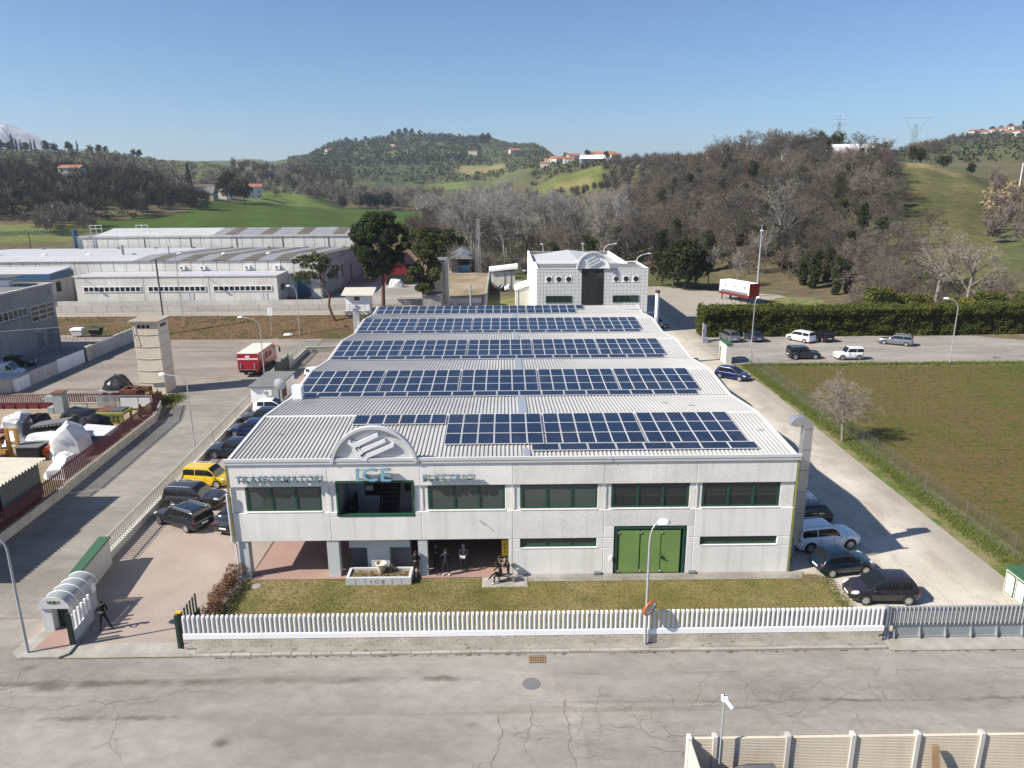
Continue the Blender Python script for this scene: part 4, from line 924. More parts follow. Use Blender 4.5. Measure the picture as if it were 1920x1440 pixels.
# ---------------------------------------------------------------- lamp posts
def lamp(x, y, h, ax, ay, label, head='oval', r=.075):
    l_ = T('street_lamp', label, 'street lamp', (x, y, 0), 0, 'street lamps around the factory')
    n_ = math.hypot(ax, ay); ux, uy = ax/n_, ay/n_; pts = [(x, y, 0), (x, y, h*.5), (x, y, h*.84)]
    for q_ in (.25, .5, .75, 1.0): pts.append((x+ax*(1-math.cos(q_*R(82))), y+ay*(1-math.cos(q_*R(82))), h*.84+h*.14*math.sin(q_*R(90))))
    MB().tube(pts, [r, r*.85, r*.7, r*.6, r*.55, r*.5, r*.45], 8).build('pole', M['pole'], l_, smooth=50)
    ex, ey, ez = pts[-1]
    hd = MB().lathe([(.03, .17), (.14, .15), (.24, .07), (.27, -.01), (.25, -.04), (.03, -.09)], (0, 0, 0), 16); o = hd.build('lamp_head', M['lamp_white'], l_, world=False, smooth=50)
    o.location = (ex+ux*.3-x, ey+uy*.3-y, ez); o.scale = (1.3, 1, 1); o.rotation_euler = (0, 0, math.atan2(uy, ux))
    MB().box(-r*1.3, r*1.3, -r*1.3, r*1.3, 0, .02).build('base_plate', M['pole'], l_, world=False)
    return l_
fl = lamp(23.04, 32.5, 6.95, .45, .1, 'grey street lamp standing at the white fence before the green door')
lamp(-8.1, 32.45, 6.9, -1.5, .2, 'grey street lamp at the street corner beside the gate canopy')
lamp(-11.75, 62.3, 7.0, -2.1, .2, 'grey street lamp beside the cream fence opposite the scrap yard')
lamp(-13.2, 87.0, 7.7, -2.3, .2, 'grey street lamp behind the red delivery truck')
lamp(-15.8, 112.9, 8.0, -1.0, .1, 'grey street lamp at the foot of the earth bank')
lamp(47.8, 92.0, 8.8, .35, .3, 'grey street lamp at the corner of field and parking')
lamp(73.4, 91.35, 8.6, -1.3, .4, 'grey street lamp on the field edge before the long hedge')
tm = T('traffic_mirror', 'round convex traffic mirror with orange rim on the lamp post', 'mirror', (23.04, 32.5, 1.9)); mat('orange', (.55, .10, .02), .5, .05); mat('mirror', (.42, .42, .43), .12, 0, metal=.9)
tl_ = Matrix.Rotation(R(35), 4, 'Z') @ Matrix.Rotation(R(12), 4, 'X')
o = MB().lathe([(.40, -.02), (.44, -.02), (.44, .06), (.02, .09)], (0, 0, 0), 24, axis='y').build('rim', M['orange'], tm, world=False, smooth=40); o.matrix_local = Matrix.Translation((.14, -.2, .4)) @ tl_
o = MB().lathe([(.02, -.10), (.2, -.08), (.34, -.045), (.41, -.01)], (0, 0, 0), 24, axis='y').build('glass', M['mirror'], tm, world=False, smooth=60); o.matrix_local = Matrix.Translation((.14, -.2, .4)) @ tl_
MB().box(-.03, .12, -.18, .03, .36, .42).build('bracket', M['galv'], tm, world=False)
# ---------------------------------------------------------------- gate canopy, left gate
cp = T('gate_canopy', 'arched clear canopy over the pedestrian gate lettered ICE', 'canopy', (-7.6, 35.3, 0))
mat('polycarb', (.33, .36, .36), .25, .12, 1.0, alpha=.78, spec=.6); mat('pier_grey', (.50, .51, .52), .7, .08, 1.0, streak=.1)
sheet_pts = lambda r_, y: [(-7.62+r_*1.0*math.cos(a_), y, 1.50+r_*.80*math.sin(a_)) for a_ in np.linspace(0, math.pi, 17)]
mb = MB()
for y in (34.25, 36.9): mb.v += sheet_pts(.80, y)
for i in range(16): mb.f.append((i, i+1, 18+i, 17+i)); mb.m.append(0)
mb.build('roof_sheet', M['polycarb'], cp, smooth=60)
for y in (34.9, 35.55, 36.2, 36.88): MB().tube(sheet_pts(.815, y), .025, 5).build('rib', M['lamp_white'], cp)
mb = MB().prism(sheet_pts(.84, 34.18)[::-1], (0, .06, 0)); fa = mb.build('sign_face', M['pier_grey'], cp)
sign_text('ICE', -7.86, -7.44, 1.80, 1.96, 34.16, [M['black']], cp, depth=.012, bold=.02)
for k in range(2): MB().box(-7.38+k*.08, -7.32+k*.08, 34.165, 34.178, 1.80, 1.96).build('sign_mark', M['machine_green'], cp)
MB().box(-8.36, -7.84, 34.3, 36.8, 0.02, 1.46).build('pier', M['pier_grey'], cp); MB().box(-7.16, -6.9, 34.6, 36.8, .02, 1.46).build('pier', M['pier_grey'], cp)
MB().box(-7.82, -7.18, 34.75, 34.82, .06, 1.5).build('door_leaf', M['dk_green'], cp); MB().box(-7.05, -6.8, 36.3, 36.7, 1.1, 1.6).build('letter_box', M['lamp_white'], cp)
for k in range(3): MB().box(-7.74+k*.2, -7.68+k*.2, 34.73, 34.752, .12, 1.4).build('door_rib', M['black'], cp)
mb = MB(); mb.prism([(-8.3, 32.05, -.02), (-6.35, 32.05, -.02), (-6.0, 32.35, -.02), (-6.15, 34.7, -.02), (-8.6, 34.7, -.02), (-8.9, 32.5, -.02)], (0, 0, .14)); mb.struct('gate_island', M['kerb'])
MB().poly([(-8.0, 32.7, .125), (-6.4, 32.7, .125), (-6.5, 34.6, .125), (-7.9, 34.6, .125)]).struct('gate_step', M['red_floor'])
cw = T('capped_wall', 'pale wall with green cap between canopy and cream fence', 'wall', (-8.7, 39.3, 0)); mb = MB(); MB().hexa([(-8.35, 36.9, .02), (-7.95, 36.9, .02), (-8.55, 41.6, .02), (-9.05, 41.6, .02)], [(-8.35, 36.9, 1.75), (-7.95, 36.9, 1.75), (-8.55, 41.6, 1.75), (-9.05, 41.6, 1.75)]).build('wall', M['cream_paint'], cw)
MB().hexa([(-8.42, 36.88, 1.752), (-7.85, 36.88, 1.752), (-8.45, 41.65, 1.752), (-9.15, 41.65, 1.752)], [(-8.42, 36.88, 1.86), (-7.85, 36.88, 1.86), (-8.45, 41.65, 1.86), (-9.15, 41.65, 1.86)]).build('cap', M['cap_green'], cw)
lg_ = T('entrance_gate', 'open white gate leaf on a dark green post by the canopy', 'gate', (-6.2, 33.6, 0)); MB().box(-6.35, -6.13, 33.05, 33.2, .02, 1.85).build('post', M['dk_green'], lg_)
MB().hexa([(-6.28, 33.2, .1), (-6.18, 33.2, .1), (-6.35, 35.4, .1), (-6.45, 35.4, .1)], [(-6.28, 33.2, .75), (-6.18, 33.2, .75), (-6.35, 35.4, .75), (-6.45, 35.4, .75)]).build('panel', M['pier_grey'], lg_)
for k in range(6): MB().box(-6.29-.035*k, -6.19-.035*k, 33.3+k*.38, 33.42+k*.38, .752, 1.65).build('picket', M['white_paint'], lg_)
rg = T('entrance_gate', 'dark green gate leaf folded back at the left end of the white fence', 'gate', (-.6, 33.2, 0), 0); MB().box(-.52, -.38, 32.72, 32.86, .0, 2.05).build('post', M['black'], rg); MB().box(-.72, -.56, 32.75, 32.92, .0, 1.9).build('post', M['dk_green'], rg); MB().box(-.66, -.6, 32.92, 35.4, .1, .75).build('panel', M['dk_green'], rg)
for k in range(7): MB().box(-.66, -.6, 33.0+k*.34, 33.1+k*.34, .752, 1.75).build('picket', M['dk_green'], rg)
MB().box(-.60, -.34, 32.70, 32.88, 2.05, 2.12).build('lamp', M['yellow'], rg)
# ---------------------------------------------------------------- cream picket fence along the lane
def side_fence(name, label, p0, p1, zw, zt, wm, pm, n, pw=.07, pd=.05, wth=.3, rail=True, block=None, cat='fence'):
    p0 = Vector((*p0, 0)); p1 = Vector((*p1, 0)); d = p1-p0; L_ = d.length; a_ = math.atan2(d.y, d.x)
    f_ = T(name, label, cat, p0, a_)
    MB().box(0, L_, -wth/2, wth/2, -.02, zw).build('wall', M[wm], f_, world=False)
    MB().box(0, L_, -wth/2-.03, wth/2+.03, zw+.002, zw+.06).build('coping', M[pm if pm == 'cream_paint' else wm], f_, world=False)
    me = MB().box(-pw/2, pw/2, -pd/2, pd/2, 0, zt-zw-.06).mesh('picket', M[pm])
    for k in range(n): inst(me, 'picket', f_, ((k+.5)*L_/n, 0, zw+.062))
    if rail: MB().box(0, L_, pd/2+.002, pd/2+.04, zt-.22, zt-.15).build('rail', M[pm], f_, world=False)
    return f_
side_fence('picket_fence', 'cream picket fence on a low wall between lane and parked cars', (-9.05, 41.5), (-10.95, 75.2), .45, 1.55, 'cream_paint', 'cream_paint', 116, .10, .06)
side_fence('picket_fence', 'cream picket fence run behind the flat-roofed hut by the truck', (-11.6, 82.5), (-11.9, 101.0), .55, 1.6, 'block', 'cream_paint', 62, .10, .06)
side_fence('picket_fence', 'cream picket fence closing the back of the drive under the bank', (-11.9, 101.2), (-2.0, 103.0), .75, 1.8, 'block', 'cream_paint', 34, .10, .06)
sg_ = T('shade_screen', 'dark green shade cloth panel on the fence beside the truck', 'screen', (-11.3, 88.5, 0)); MB().box(-11.5, -11.42, 86.0, 91.5, .05, 1.9).build('cloth', M['dk_green'], sg_)
for y in (85.95, 88.7, 91.5): MB().box(-11.56, -11.44, y-.05, y+.05, 0, 2.1).build('post', M['black'], sg_)
MB().hexa([(-11.0, 103.2, 0), (0, 105.0, 0), (0, 105.2, 0), (-11.0, 103.4, 0)], [(-11.0, 103.2, 2.4), (0, 105.0, 2.4), (0, 105.2, 2.4), (-11.0, 103.4, 2.4)])
# ---------------------------------------------------------------- lawn things
pl = T('planter', 'pale tiled planter with soil and letters on its front', 'planter', (8.5, 39.3, 0))
mb = MB(); mb.box(6.60, 10.42, 38.70, 38.86, .0, .48); mb.box(6.60, 6.76, 38.86, 40.0, .0, .479); mb.box(10.26, 10.42, 38.86, 40.0, 0, .479); mb.box(6.76, 10.26, 39.86, 40.0, 0, .478); mb.build('box', M['pier_grey'], pl)
MB().box(6.76, 10.26, 38.86, 39.86, .02, .36).build('soil', M['soil'], pl)
for x in (7.15, 7.7, 9.3, 9.85): MB().box(x, x+.018, 38.692, 38.70, .05, .44).build('joint', M['slate'], pl)
sign_text('ICE', 8.05, 8.85, .14, .34, 38.695, [M['slate']], pl, depth=.01, bold=-.006, gap=.9)
for k in range(26):
    x = rnd.uniform(6.95, 10.1); y = rnd.uniform(38.95, 39.75)
mat('grass_blade', (.11, .13, .03), .9, .3, 2.0, c2=(.22, .18, .07)); 
def tufts(n, fx, hmin, hmax, m, name, seed, kind='stuff', parent=None, w=.02, lean=.5, k=3):
    r = np.random.RandomState(seed); P_ = fx(r, n); n = len(P_); V = []; 
    b = np.repeat(P_, k, axis=0)+np.hstack([r.normal(0, w*1.5, (n*k, 2)), np.zeros((n*k, 1))])
    h = r.uniform(hmin, hmax, n*k); a_ = r.uniform(0, 6.28, n*k); ln = r.uniform(0, lean, n*k)*h
    sd_ = np.stack([np.cos(a_), np.sin(a_), np.zeros(n*k)], 1)*w*r.uniform(.6, 1.4, (n*k, 1)); b2 = a_+r.uniform(.8, 2.2, n*k)
    tp = b+np.stack([np.cos(b2)*ln, np.sin(b2)*ln, h], 1)
    v = np.stack([b-sd_, b+sd_, tp], 1).reshape(-1, 3); f = np.arange(len(v)).reshape(-1, 3)
    o = np_obj(name, v, f, m, parent=parent)
    if kind: o['kind'] = kind
    return o
def in_rect(x0, x1, y0, y1, z=.02):
    return lambda r, n: np.stack([r.uniform(x0, x1, n), r.uniform(y0, y1, n), np.full(n, z)], 1)
o = tufts(260, lambda r, n: np.stack([r.uniform(6.85, 10.2, n), 38.9+r.beta(1, 2, n)*.9, np.full(n, .36)], 1)-np.array([8.5, 39.3, 0]), .05, .14, M['grass_blade'], 'planter_grass', 4, 'stuff', pl)
ur = T('stone_urn', 'weathered terracotta urn standing at the back of the planter', 'urn', (8.55, 39.6, .36)); MB().lathe([(.16, 0), (.22, .1), (.30, .35), (.32, .55), (.36, .6), (.30, .62), (.25, .5), (.02, .45)], (8.55, 39.6, .36), 14).build('body', M['tan_wall'], ur, smooth=50)
o = tufts(80, lambda r, n: r.normal(0, .13, (n, 3))*np.array([1.6, 1, 0])+np.array([.35, 0, .1]), .2, .55, M['wood'], 'dry_stems', 5, None, ur, .008, .7)
sheet('lawn_path', [(16.3, 38.85), (33.6, 38.85), (34.0, 39.66), (16.3, 39.66)], .045, 'sidewalk')
MB().hexa([(14.6, 38.3, .02), (17.3, 38.3, .02), (17.3, 39.4, .02), (14.6, 39.4, .02)], [(14.65, 38.35, .075), (17.25, 38.35, .075), (17.25, 39.35, .075), (14.65, 39.35, .075)]).struct('bench_pad', M['kerb'])
bn = T('bench', 'small light bench on a concrete pad at the lawn edge', 'bench', (15.95, 38.85, .075)); MB().box(15.45, 16.6, 38.68, 39.02, .46, .51).build('seat', M['kerb'], bn)
for x in (15.6, 16.45): MB().box(x-.05, x+.05, 38.7, 39.0, .075, .46).build('leg', M['kerb'], bn)
MB().lathe([(.30, 0), (.30, .03), (.27, .045), (.05, .05)], (1.35, 38.7, .02), 18).thing('round_cover', M['kerb'], 'round concrete cover in the lawn below the left column', 'cover', smooth=40)
o = tufts(36000, in_rect(.3, 34.9, 33.05, 39.35), .03, .09, M['grass_blade'], 'lawn_grass', 8, 'stuff', None, .012, 1.2, 2)
# ---------------------------------------------------------------- mesh fence, cabinets on the right
mf = T('mesh_fence', 'thin wire mesh fence on posts along the brown field', 'fence', (47.7, 62, 0))
mat('wire_dark', (.13, .125, .115), .6, .15, 1.0)
pm_ = MB().cyl((0, 0, 0), (0, 0, 1.75), .024, n=5).mesh('post', M['wire_dark'])
for k in range(24): inst(pm_, 'post', mf, (rnd.uniform(-.05, .05), 33.5+k*2.5-62, 0), (rnd.uniform(-.03, .03), rnd.uniform(-.03, .03), 0))
mb = MB()
for z in np.arange(.05, 1.66, .16): mb.box(47.695, 47.703, 33.5, 91, z, z+.008)
y = 33.5
while y < 91: mb.box(47.690, 47.695, y, y+.008, .05, 1.65); y += .16
w_ = mb.build('wire_mesh', M['wire_dark'], mf); w_['kind'] = 'stuff'
cb = T('meter_cabinet', 'cream meter cabinet with green roof at the right frame edge', 'cabinet', (45.2, 36.6, 0)); MB().box(44.5, 45.9, 35.4, 37.2, 0, 1.55).build('body', M['cream_paint'], cb); MB().box(44.4, 46.0, 35.3, 37.3, 1.552, 1.66).build('roof', M['cap_green'], cb)
for a_, b_ in ((35.5, 36.25), (36.35, 37.1)):
    d_ = MB().box(44.47, 44.498, a_, b_, .1, 1.4).build('door', M['cap_green'], cb); MB().box(44.455, 44.468, a_+.08, b_-.08, .18, 1.32).build('door_panel', M['white_paint'], d_)
for a_, b_ in ((44.58, 45.15), (45.25, 45.82)):
    d_ = MB().box(a_, b_, 35.37, 35.398, .1, 1.4).build('door', M['cap_green'], cb); MB().box(a_+.08, b_-.08, 35.355, 35.368, .18, 1.32).build('door_panel', M['white_paint'], d_)
c2_ = T('capped_wall', 'cream wall block with green cap by the parked blue car', 'wall', (45.2, 94, 0)); MB().box(44.75, 45.5, 92.4, 95.6, 0, 2.55).build('wall', M['cream_paint'], c2_); MB().box(44.68, 45.57, 92.3, 95.7, 2.552, 2.68).build('cap', M['cap_green'], c2_)
sb = T('notice_board', 'white notice board with red writing at the hedge end', 'notice board', (45.6, 106.6, 0)); MB().hexa([(45.2, 106.0, .1), (45.3, 106.0, .1), (46.2, 107.4, .1), (46.1, 107.4, .1)], [(45.2, 106.0, 2.9), (45.3, 106.0, 2.9), (46.2, 107.4, 2.3), (46.1, 107.4, 2.3)]).build('board', M['white_paint'], sb); MB().box(45.25, 45.55, 105.85, 105.9, 1.5, 1.62).build('red_line', M['red_gate'], sb); MB().box(45.25, 45.55, 105.86, 105.9, 1.75, 1.9).build('red_line', M['red_gate'], sb); MB().box(45.2, 46.0, 105.5, 106.0, 0, .75).build('base_box', M['grey_gate'], sb)
# ---------------------------------------------------------------- slab fence at the lower right
sf = T('slab_fence', 'ribbed concrete slab fence between posts at the bottom right', 'fence', (30, 23.8, 0))
px_ = [24.05, 26.9, 29.43, 31.96, 34.48, 37.0, 39.5]
xs_ = [23.05]+px_
mb = MB(); nr = 7; hh = 2.0/nr
def slab(x0, x1):
    mb = MB(); prof = []
    for q_ in range(4): prof += [(q_*.07, .0), (q_*.07+.012, .03), (q_*.07+.05, .03), (q_*.07+.062, 0)]
    prof.append((.283, 0)); 
    for z_, d_ in prof: mb.v += [(x0, -d_-.03, z_), (x1, -d_-.03, z_)]
    nn = len(prof)
    for i in range(nn-1): mb.f.append((2*i, 2*i+1, 2*i+3, 2*i+2)); mb.m.append(0)
    mb.v += [(x0, .03, 0), (x1, .03, 0), (x0, .03, .283), (x1, .03, .283)]; q_ = 2*nn
    mb.f += [(q_+1, q_, q_+2, q_+3), (2*nn-2, 2*nn-1, q_+3, q_+2)]; mb.m += [0, 0]
    return mb
for i in range(len(xs_)-1):
    me = slab(0, xs_[i+1]-xs_[i]-.14).mesh('slab', M['tan_wall'])
    for r_ in range(nr): inst(me, 'slab', sf, (xs_[i]+.07-30, .0, r_*hh))
for x in px_: MB().box(x-.08, x+.08, 23.66, 23.94, 0, 2.1).build('post', M['lt_conc'], sf)
MB().box(22.97, 23.12, 23.6, 23.9, 0, 2.1).build('post', M['lt_conc'], sf)
me = slab(0, 3.0).mesh('slab', M['tan_wall'])
for r_ in range(nr): inst(me, 'slab', sf, (23.05-30, -.14-3.0, r_*hh), (0, 0, R(90)))
for k in range(2): MB().box(22.9, 23.0, 20.8-k*3, 20.95-k*3, 0, 2.1).build('post', M['lt_conc'], sf)
cc = T('security_camera', 'white security camera on a thin pole by the slab fence', 'camera', (24.2, 23.5, 0)); MB().cyl((24.2, 23.5, 0), (24.2, 23.5, 4.0), .035, n=8).build('pole', M['pole'], cc); MB().box(24.1, 24.3, 23.4, 23.6, 3.9, 4.1).build('bracket', M['lamp_white'], cc); MB().cyl((24.2, 23.5, 4.0), (24.42, 23.15, 3.82), .07, n=10).build('housing', M['lamp_white'], cc); MB().cyl((24.2, 23.5, 4.1), (24.2, 23.5, 4.18), .03, n=6).build('cap', M['black'], cc)
MB().hexa([(32.35, 22.9, .02), (32.65, 22.9, .02), (32.65, 22.98, .02), (32.35, 22.98, .02)], [(32.40, 23.5, 1.7), (32.70, 23.5, 1.7), (32.70, 23.58, 1.7), (32.40, 23.58, 1.7)]).thing('wooden_board', M['wood'], 'brown plank leaning against the slab fence', 'plank')
pt = T('pallet', 'weathered wooden pallet lying at the foot of the slab fence', 'pallet', (33.9, 22.6, 0))
for k in range(6): MB().box(33.25+k*.22, 33.42+k*.22, 22.1, 23.2, .62, .65).build('deck_board', M['wood'], pt)
for y in (22.15, 22.6, 23.05): MB().box(33.25, 34.52, y, y+.1, .0, .618).build('stringer', M['wood'], pt)
# ---------------------------------------------------------------- billboard trailer and mast
bb = T('billboard_trailer', 'white and red box trailer used as a billboard behind the hedge', 'trailer', (61.6, 144.5, 0), math.atan2(-8, 3.5))
bxm = MB().box(-4.3, 4.3, -.02, 2.4, 1.1, 3.9); body = bxm.build('box', M['white_paint'], bb, world=False)
MB().box(-4.32, 4.32, -.06, -.021, 1.1, 1.65).build('red_stripe', M['red_gate'], bb, world=False); MB().box(-3.9, 4.0, -.06, -.021, 1.652, 2.1).build('grey_stripe', M['slate'], bb, world=False)
MB().box(4.301, 4.36, -.06, 2.44, 1.1, 3.92).build('end_panel', M['red_truck'], bb, world=False); MB().box(-4.36, -4.301, -.06, 2.44, 1.1, 3.92).build('end_panel', M['red_gate'], bb, world=False)
for k, x in enumerate((-2.6, .2, 2.9)):
    MB().lathe([(.26, 0), (.26, .01), (.2, .012), (.02, .012)], (x, -.035, 3.0), 12, axis='y').build('emblem', M['slate'], bb, world=False); MB().box(x-.7, x+.7, -.035, -.022, 2.45, 2.56).build('text_line', M['slate'], bb, world=False)
for x in (-3.6, -.9, 1.8, 3.9):
    for y in (.15, 2.2): MB().box(x-.08, x+.08, y-.08, y+.08, 0, 1.1).build('leg', M['black'], bb, world=False)
ms = T('light_mast', 'tall slim grey mast beside the billboard trailer', 'mast', (68.4, 151, 0)); MB().cyl((68.4, 151, 0), (68.4, 151, 14.0), .24, .10, 8).build('pole', M['pole'], ms); MB().box(68.1, 68.7, 150.9, 151.1, 13.2, 13.5).build('head', M['lamp_white'], ms); MB().cyl((68.4, 151, 14.0), (68.4, 151, 14.5), .16, .16, 8).build('top', M['slate'], ms)
# ================================================================ LEFT SIDE
Z2 = 2.0
# red fence round the scrap yard
def red_run(label, p0, p1, zw, zt, n, wm='block'):
    return side_fence('red_fence', label, p0, p1, zw, zt, wm, 'red_fence', n, pw=.13, pd=.03, wth=.28)
red_run('dark red slatted fence on a block wall, near run beside the lane', (-17.1, 38.0), (-17.75, 52.6), .65, 2.0, 58)
red_run('dark red slatted fence on a block wall, long run up to the bend', (-17.8, 52.7), (-18.95, 70.2), .72, 2.2, 70)
red_run('short dark red slatted fence panel closing the yard bend', (-18.95, 70.3), (-20.6, 75.2), .7, 2.1, 20)
red_run('dark red slatted fence along the back of the scrap yard', (-20.8, 75.4), (-31.6, 75.6), .5, 1.55, 44)
rg_ = T('sliding_gate', 'dark red sliding gate of the scrap yard', 'gate', (-37, 75.3, 0)); MB().box(-44, -31.8, 75.2, 75.26, .05, .62).build('panel', M['red_gate'], rg_)
for k in range(10): MB().prism([(-43.5+k*1.25, 75.05, .05), (-43.5+k*1.25, 75.2, .05), (-43.5+k*1.25, 75.2, .62)], (.06, 0, 0)).build('brace', M['red_fence'], rg_)
for k in range(62): MB().box(-43.9+k*.195, -43.82+k*.195, 75.2, 75.25, .67, 1.5).build('slat', M['red_fence'], rg_) if k else None
for z in (.62, 1.5): MB().box(-44, -31.8, 75.18, 75.28, z, z+.05).build('rail', M['red_gate'], rg_)
# tarpaulins: lumpy shells with folds
import bmesh
def tarp(c, size, h, m, label, seed, rz=0, shape=.55, cat='tarp', name='tarpaulin'):
    """Cloth pulled over an angular machine: hull of its high points, then creased."""
    r = random.Random(seed); bm = bmesh.new(); a, b = size[0]/2, size[1]/2
    for k in range(12):
        t_ = 2*math.pi*(k+r.uniform(-.25, .25))/12; q_ = 1/max(abs(math.cos(t_)), abs(math.sin(t_)))**.75; f_ = r.uniform(.88, 1.06)
        bm.verts.new((a*q_*f_*math.cos(t_), b*q_*f_*math.sin(t_), 0.0))
        if k % 2 == 0: bm.verts.new((a*q_*.86*math.cos(t_), b*q_*.86*math.sin(t_), h*r.uniform(.35, .75)))
    for k in range(7): bm.verts.new((a*r.uniform(-.62, .62), b*r.uniform(-.62, .62), h*r.uniform(.72, 1.0)))
    bmesh.ops.convex_hull(bm, input=bm.verts)
    bmesh.ops.delete(bm, geom=[v_ for v_ in bm.verts if not v_.link_faces], context='VERTS')
    bmesh.ops.subdivide_edges(bm, edges=bm.edges[:], cuts=3, use_grid_fill=True)
    bmesh.ops.triangulate(bm, faces=bm.faces[:])
    bm.normal_update()
    for v_ in bm.verts:
        x, y, z = v_.co
        if z > .02:
            n_ = vnoise(np.array([x*2.3+seed*7.7+z]), np.array([y*2.3+seed*3.3+z*1.3]))[0]-.55; n2_ = vnoise(np.array([x*6+seed*5.7+z*3]), np.array([y*6+seed+z*2]))[0]-.5
            v_.co += v_.normal*(.26*n_+.09*n2_)*min(1, h/1.4)
    me = bpy.data.meshes.new(name); bm.to_mesh(me); bm.free(); me.materials.append(M[m])
    me.polygons.foreach_set('use_smooth', [True]*len(me.polygons)); me.set_sharp_from_angle(angle=R(26))
    o = bpy.data.objects.new(name, me); col.objects.link(o); o.location = c; o.rotation_euler = (0, 0, rz)
    return tag(o, label, cat, 'covered machines in the scrap yard' if cat == 'tarp' else None)
tarp((-31.0, 68.0, 0), (3.0, 2.6), 1.9, 'white_tarp', 'white tarpaulin over a machine beside a black one, far left', 3)
tarp((-28.9, 67.6, 0), (2.4, 2.8), 2.0, 'black_tarp', 'black tarpaulin heap right beside the far left white one', 4)
tarp((-26.3, 70.3, 0), (4.6, 2.6), 1.55, 'black_tarp', 'long black tarpaulin behind the grille stack', 5)
tarp((-22.6, 62.0, 0), (3.6, 4.4), 2.7, 'white_tarp', 'tall white tarpaulin, biggest cover of the scrap yard', 6, .3)
tarp((-25.6, 63.6, 0), (4.0, 2.0), 1.3, 'white_tarp', 'low tail of white tarpaulin left of the tallest cover', 16, .2)
tarp((-22.9, 66.9, .6), (3.0, 2.2), 1.5, 'black_tarp', 'pointed black tarpaulin beside the yellow green machine', 7, .2, .9)
tarp((-20.3, 57.3, 0), (2.6, 4.4), 1.6, 'white_tarp', 'low white tarpaulin next to the tin shed roof', 8, .1)
tarp((-28.6, 63.9, 0), (2.2, 2.0), 1.2, 'white_tarp', 'small white tarpaulin bundle behind the forklift mast', 9)
tarp((-27.7, 80.6, .75), (3.2, 2.4), 1.75, 'black_tarp', 'shiny black tarpaulin load on a trailer by the tower', 10, 0, .5)
tr = T('flat_trailer', 'flat trailer carrying the black load by the tower', 'trailer', (-27.6, 80.5, 0)); MB().box(-29.4, -25.4, 79.3, 81.7, .55, .72).build('deck', M['machine_grey'], tr)
for x in (-28.6, -26.4):
    for y in (79.3, 81.55): MB().lathe([(.28, -.09), (.3, -.06), (.3, .06), (.28, .09)], (x, y+.08, .3), 14, axis='y').build('wheel', M['rubber'], tr)
# rusty press with flywheel
rm = T('old_press', 'rusty machine with a spoked flywheel at the tower foot', 'machine', (-23.2, 76.6, 0))
MB().box(-25.3, -22.4, 76.1, 77.8, .3, 1.1).build('bed', M['machine_green'], rm); MB().box(-25.2, -22.5, 76.0, 76.25, 1.1, 1.75).build('beam', M['rust'], rm); MB().box(-25.2, -22.5, 77.6, 77.85, 1.1, 1.7).build('beam', M['rust'], rm)
for x in (-25.1, -23.9, -22.7): MB().box(x, x+.22, 76.26, 77.6, 1.4, 1.75).build('cross_beam', M['rust'], rm)
mb = MB(); n_ = 24
for i in range(n_):
    a_ = 2*math.pi*i/n_
    for r_, y in ((1.0, 75.85), (.82, 75.85), (.82, 76.0), (1.0, 76.0)): mb.v.append((-22.6+r_*math.cos(a_), y, 1.03+r_*math.sin(a_)))
for i in range(n_):
    for j in range(4): k_ = (i+1) % n_; mb.f.append((i*4+j, i*4+(j+1) % 4, k_*4+(j+1) % 4, k_*4+j)); mb.m.append(0)
fw_ = mb.build('flywheel', M['rust'], rm)
for k in range(6): a_ = k*math.pi/3; MB().cyl((-22.6, 75.93, 1.03), (-22.6+.85*math.cos(a_), 75.93, 1.03+.85*math.sin(a_)), .05, n=5).build('spoke', M['rust'], fw_)
MB().box(-21.9, -21.3, 76.0, 77.4, .05, 1.2).build('gear_case', M['rust'], rm); MB().box(-25.0, -24.6, 76.2, 77.6, 0, .3).build('foot', M['rust'], rm); MB().box(-23.1, -22.7, 76.2, 77.6, 0, .3).build('foot', M['rust'], rm)
# grey upright machine
gm_ = T('drill_machine', 'grey upright machine tool standing at the red gate', 'machine', (-30.4, 73.5, 0)); MB().box(-30.6, -29.6, 73.2, 74.2, 0, 2.2).build('column', M['machine_grey'], gm_); MB().box(-31.5, -30.6, 73.3, 74.0, 1.25, 1.85).build('head', M['machine_grey'], gm_); MB().box(-31.3, -30.7, 73.2, 74.1, 0, .7).build('table', M['machine_grey'], gm_); MB().cyl((-31.5, 73.6, 1.5), (-31.9, 73.6, 1.5), .18, .1, 10).build('spindle', M['slate'], gm_); MB().box(-30.7, -29.5, 73.1, 74.3, 2.2, 2.28).build('cover', M['rust'], gm_)
gs = T('grille_stack', 'stack of dark metal grilles in the scrap yard middle', 'grilles', (-26.6, 66.3, 0))
for k in range(9): MB().box(-28.2+k*.36, -27.95+k*.36, 65.5, 67.2, 1.0+.04*k, 1.2+.05*k).build('grille_bar', M['slate'], gs)
MB().box(-28.3, -25.0, 65.6, 67.1, 0, .98).build('base', M['black'], gs)
yg = T('press_table', 'yellow green machine table with holed side near the red fence', 'machine', (-22.2, 68.9, 0)); MB().box(-23.6, -20.9, 68.2, 70.2, 1.35, 1.6).build('top', M['machine_green'], yg); MB().box(-23.5, -21.0, 68.25, 68.4, .5, 1.34).build('side_plate', M['machine_green'], yg)
for k in range(5):
    for j in range(2): MB().box(-23.2+k*.4, -22.98+k*.4, 68.235, 68.249, .72+j*.28, .90+j*.28).build('hole', M['black'], yg)
for x in (-23.5, -21.2):
    for y in (68.3, 70.0): MB().box(x, x+.2, y, y+.15, 0, 1.34).build('leg', M['machine_green'], yg)
MB().box(-23.7, -22.6, 68.6, 70.6, 1.61, 1.68).build('rusty_plate', M['rust'], yg)
for k in range(6): MB().box(-22.4+k*.22, -22.28+k*.22, 68.5, 70.0, 1.61, 1.75).build('roller', M['slate'], yg)
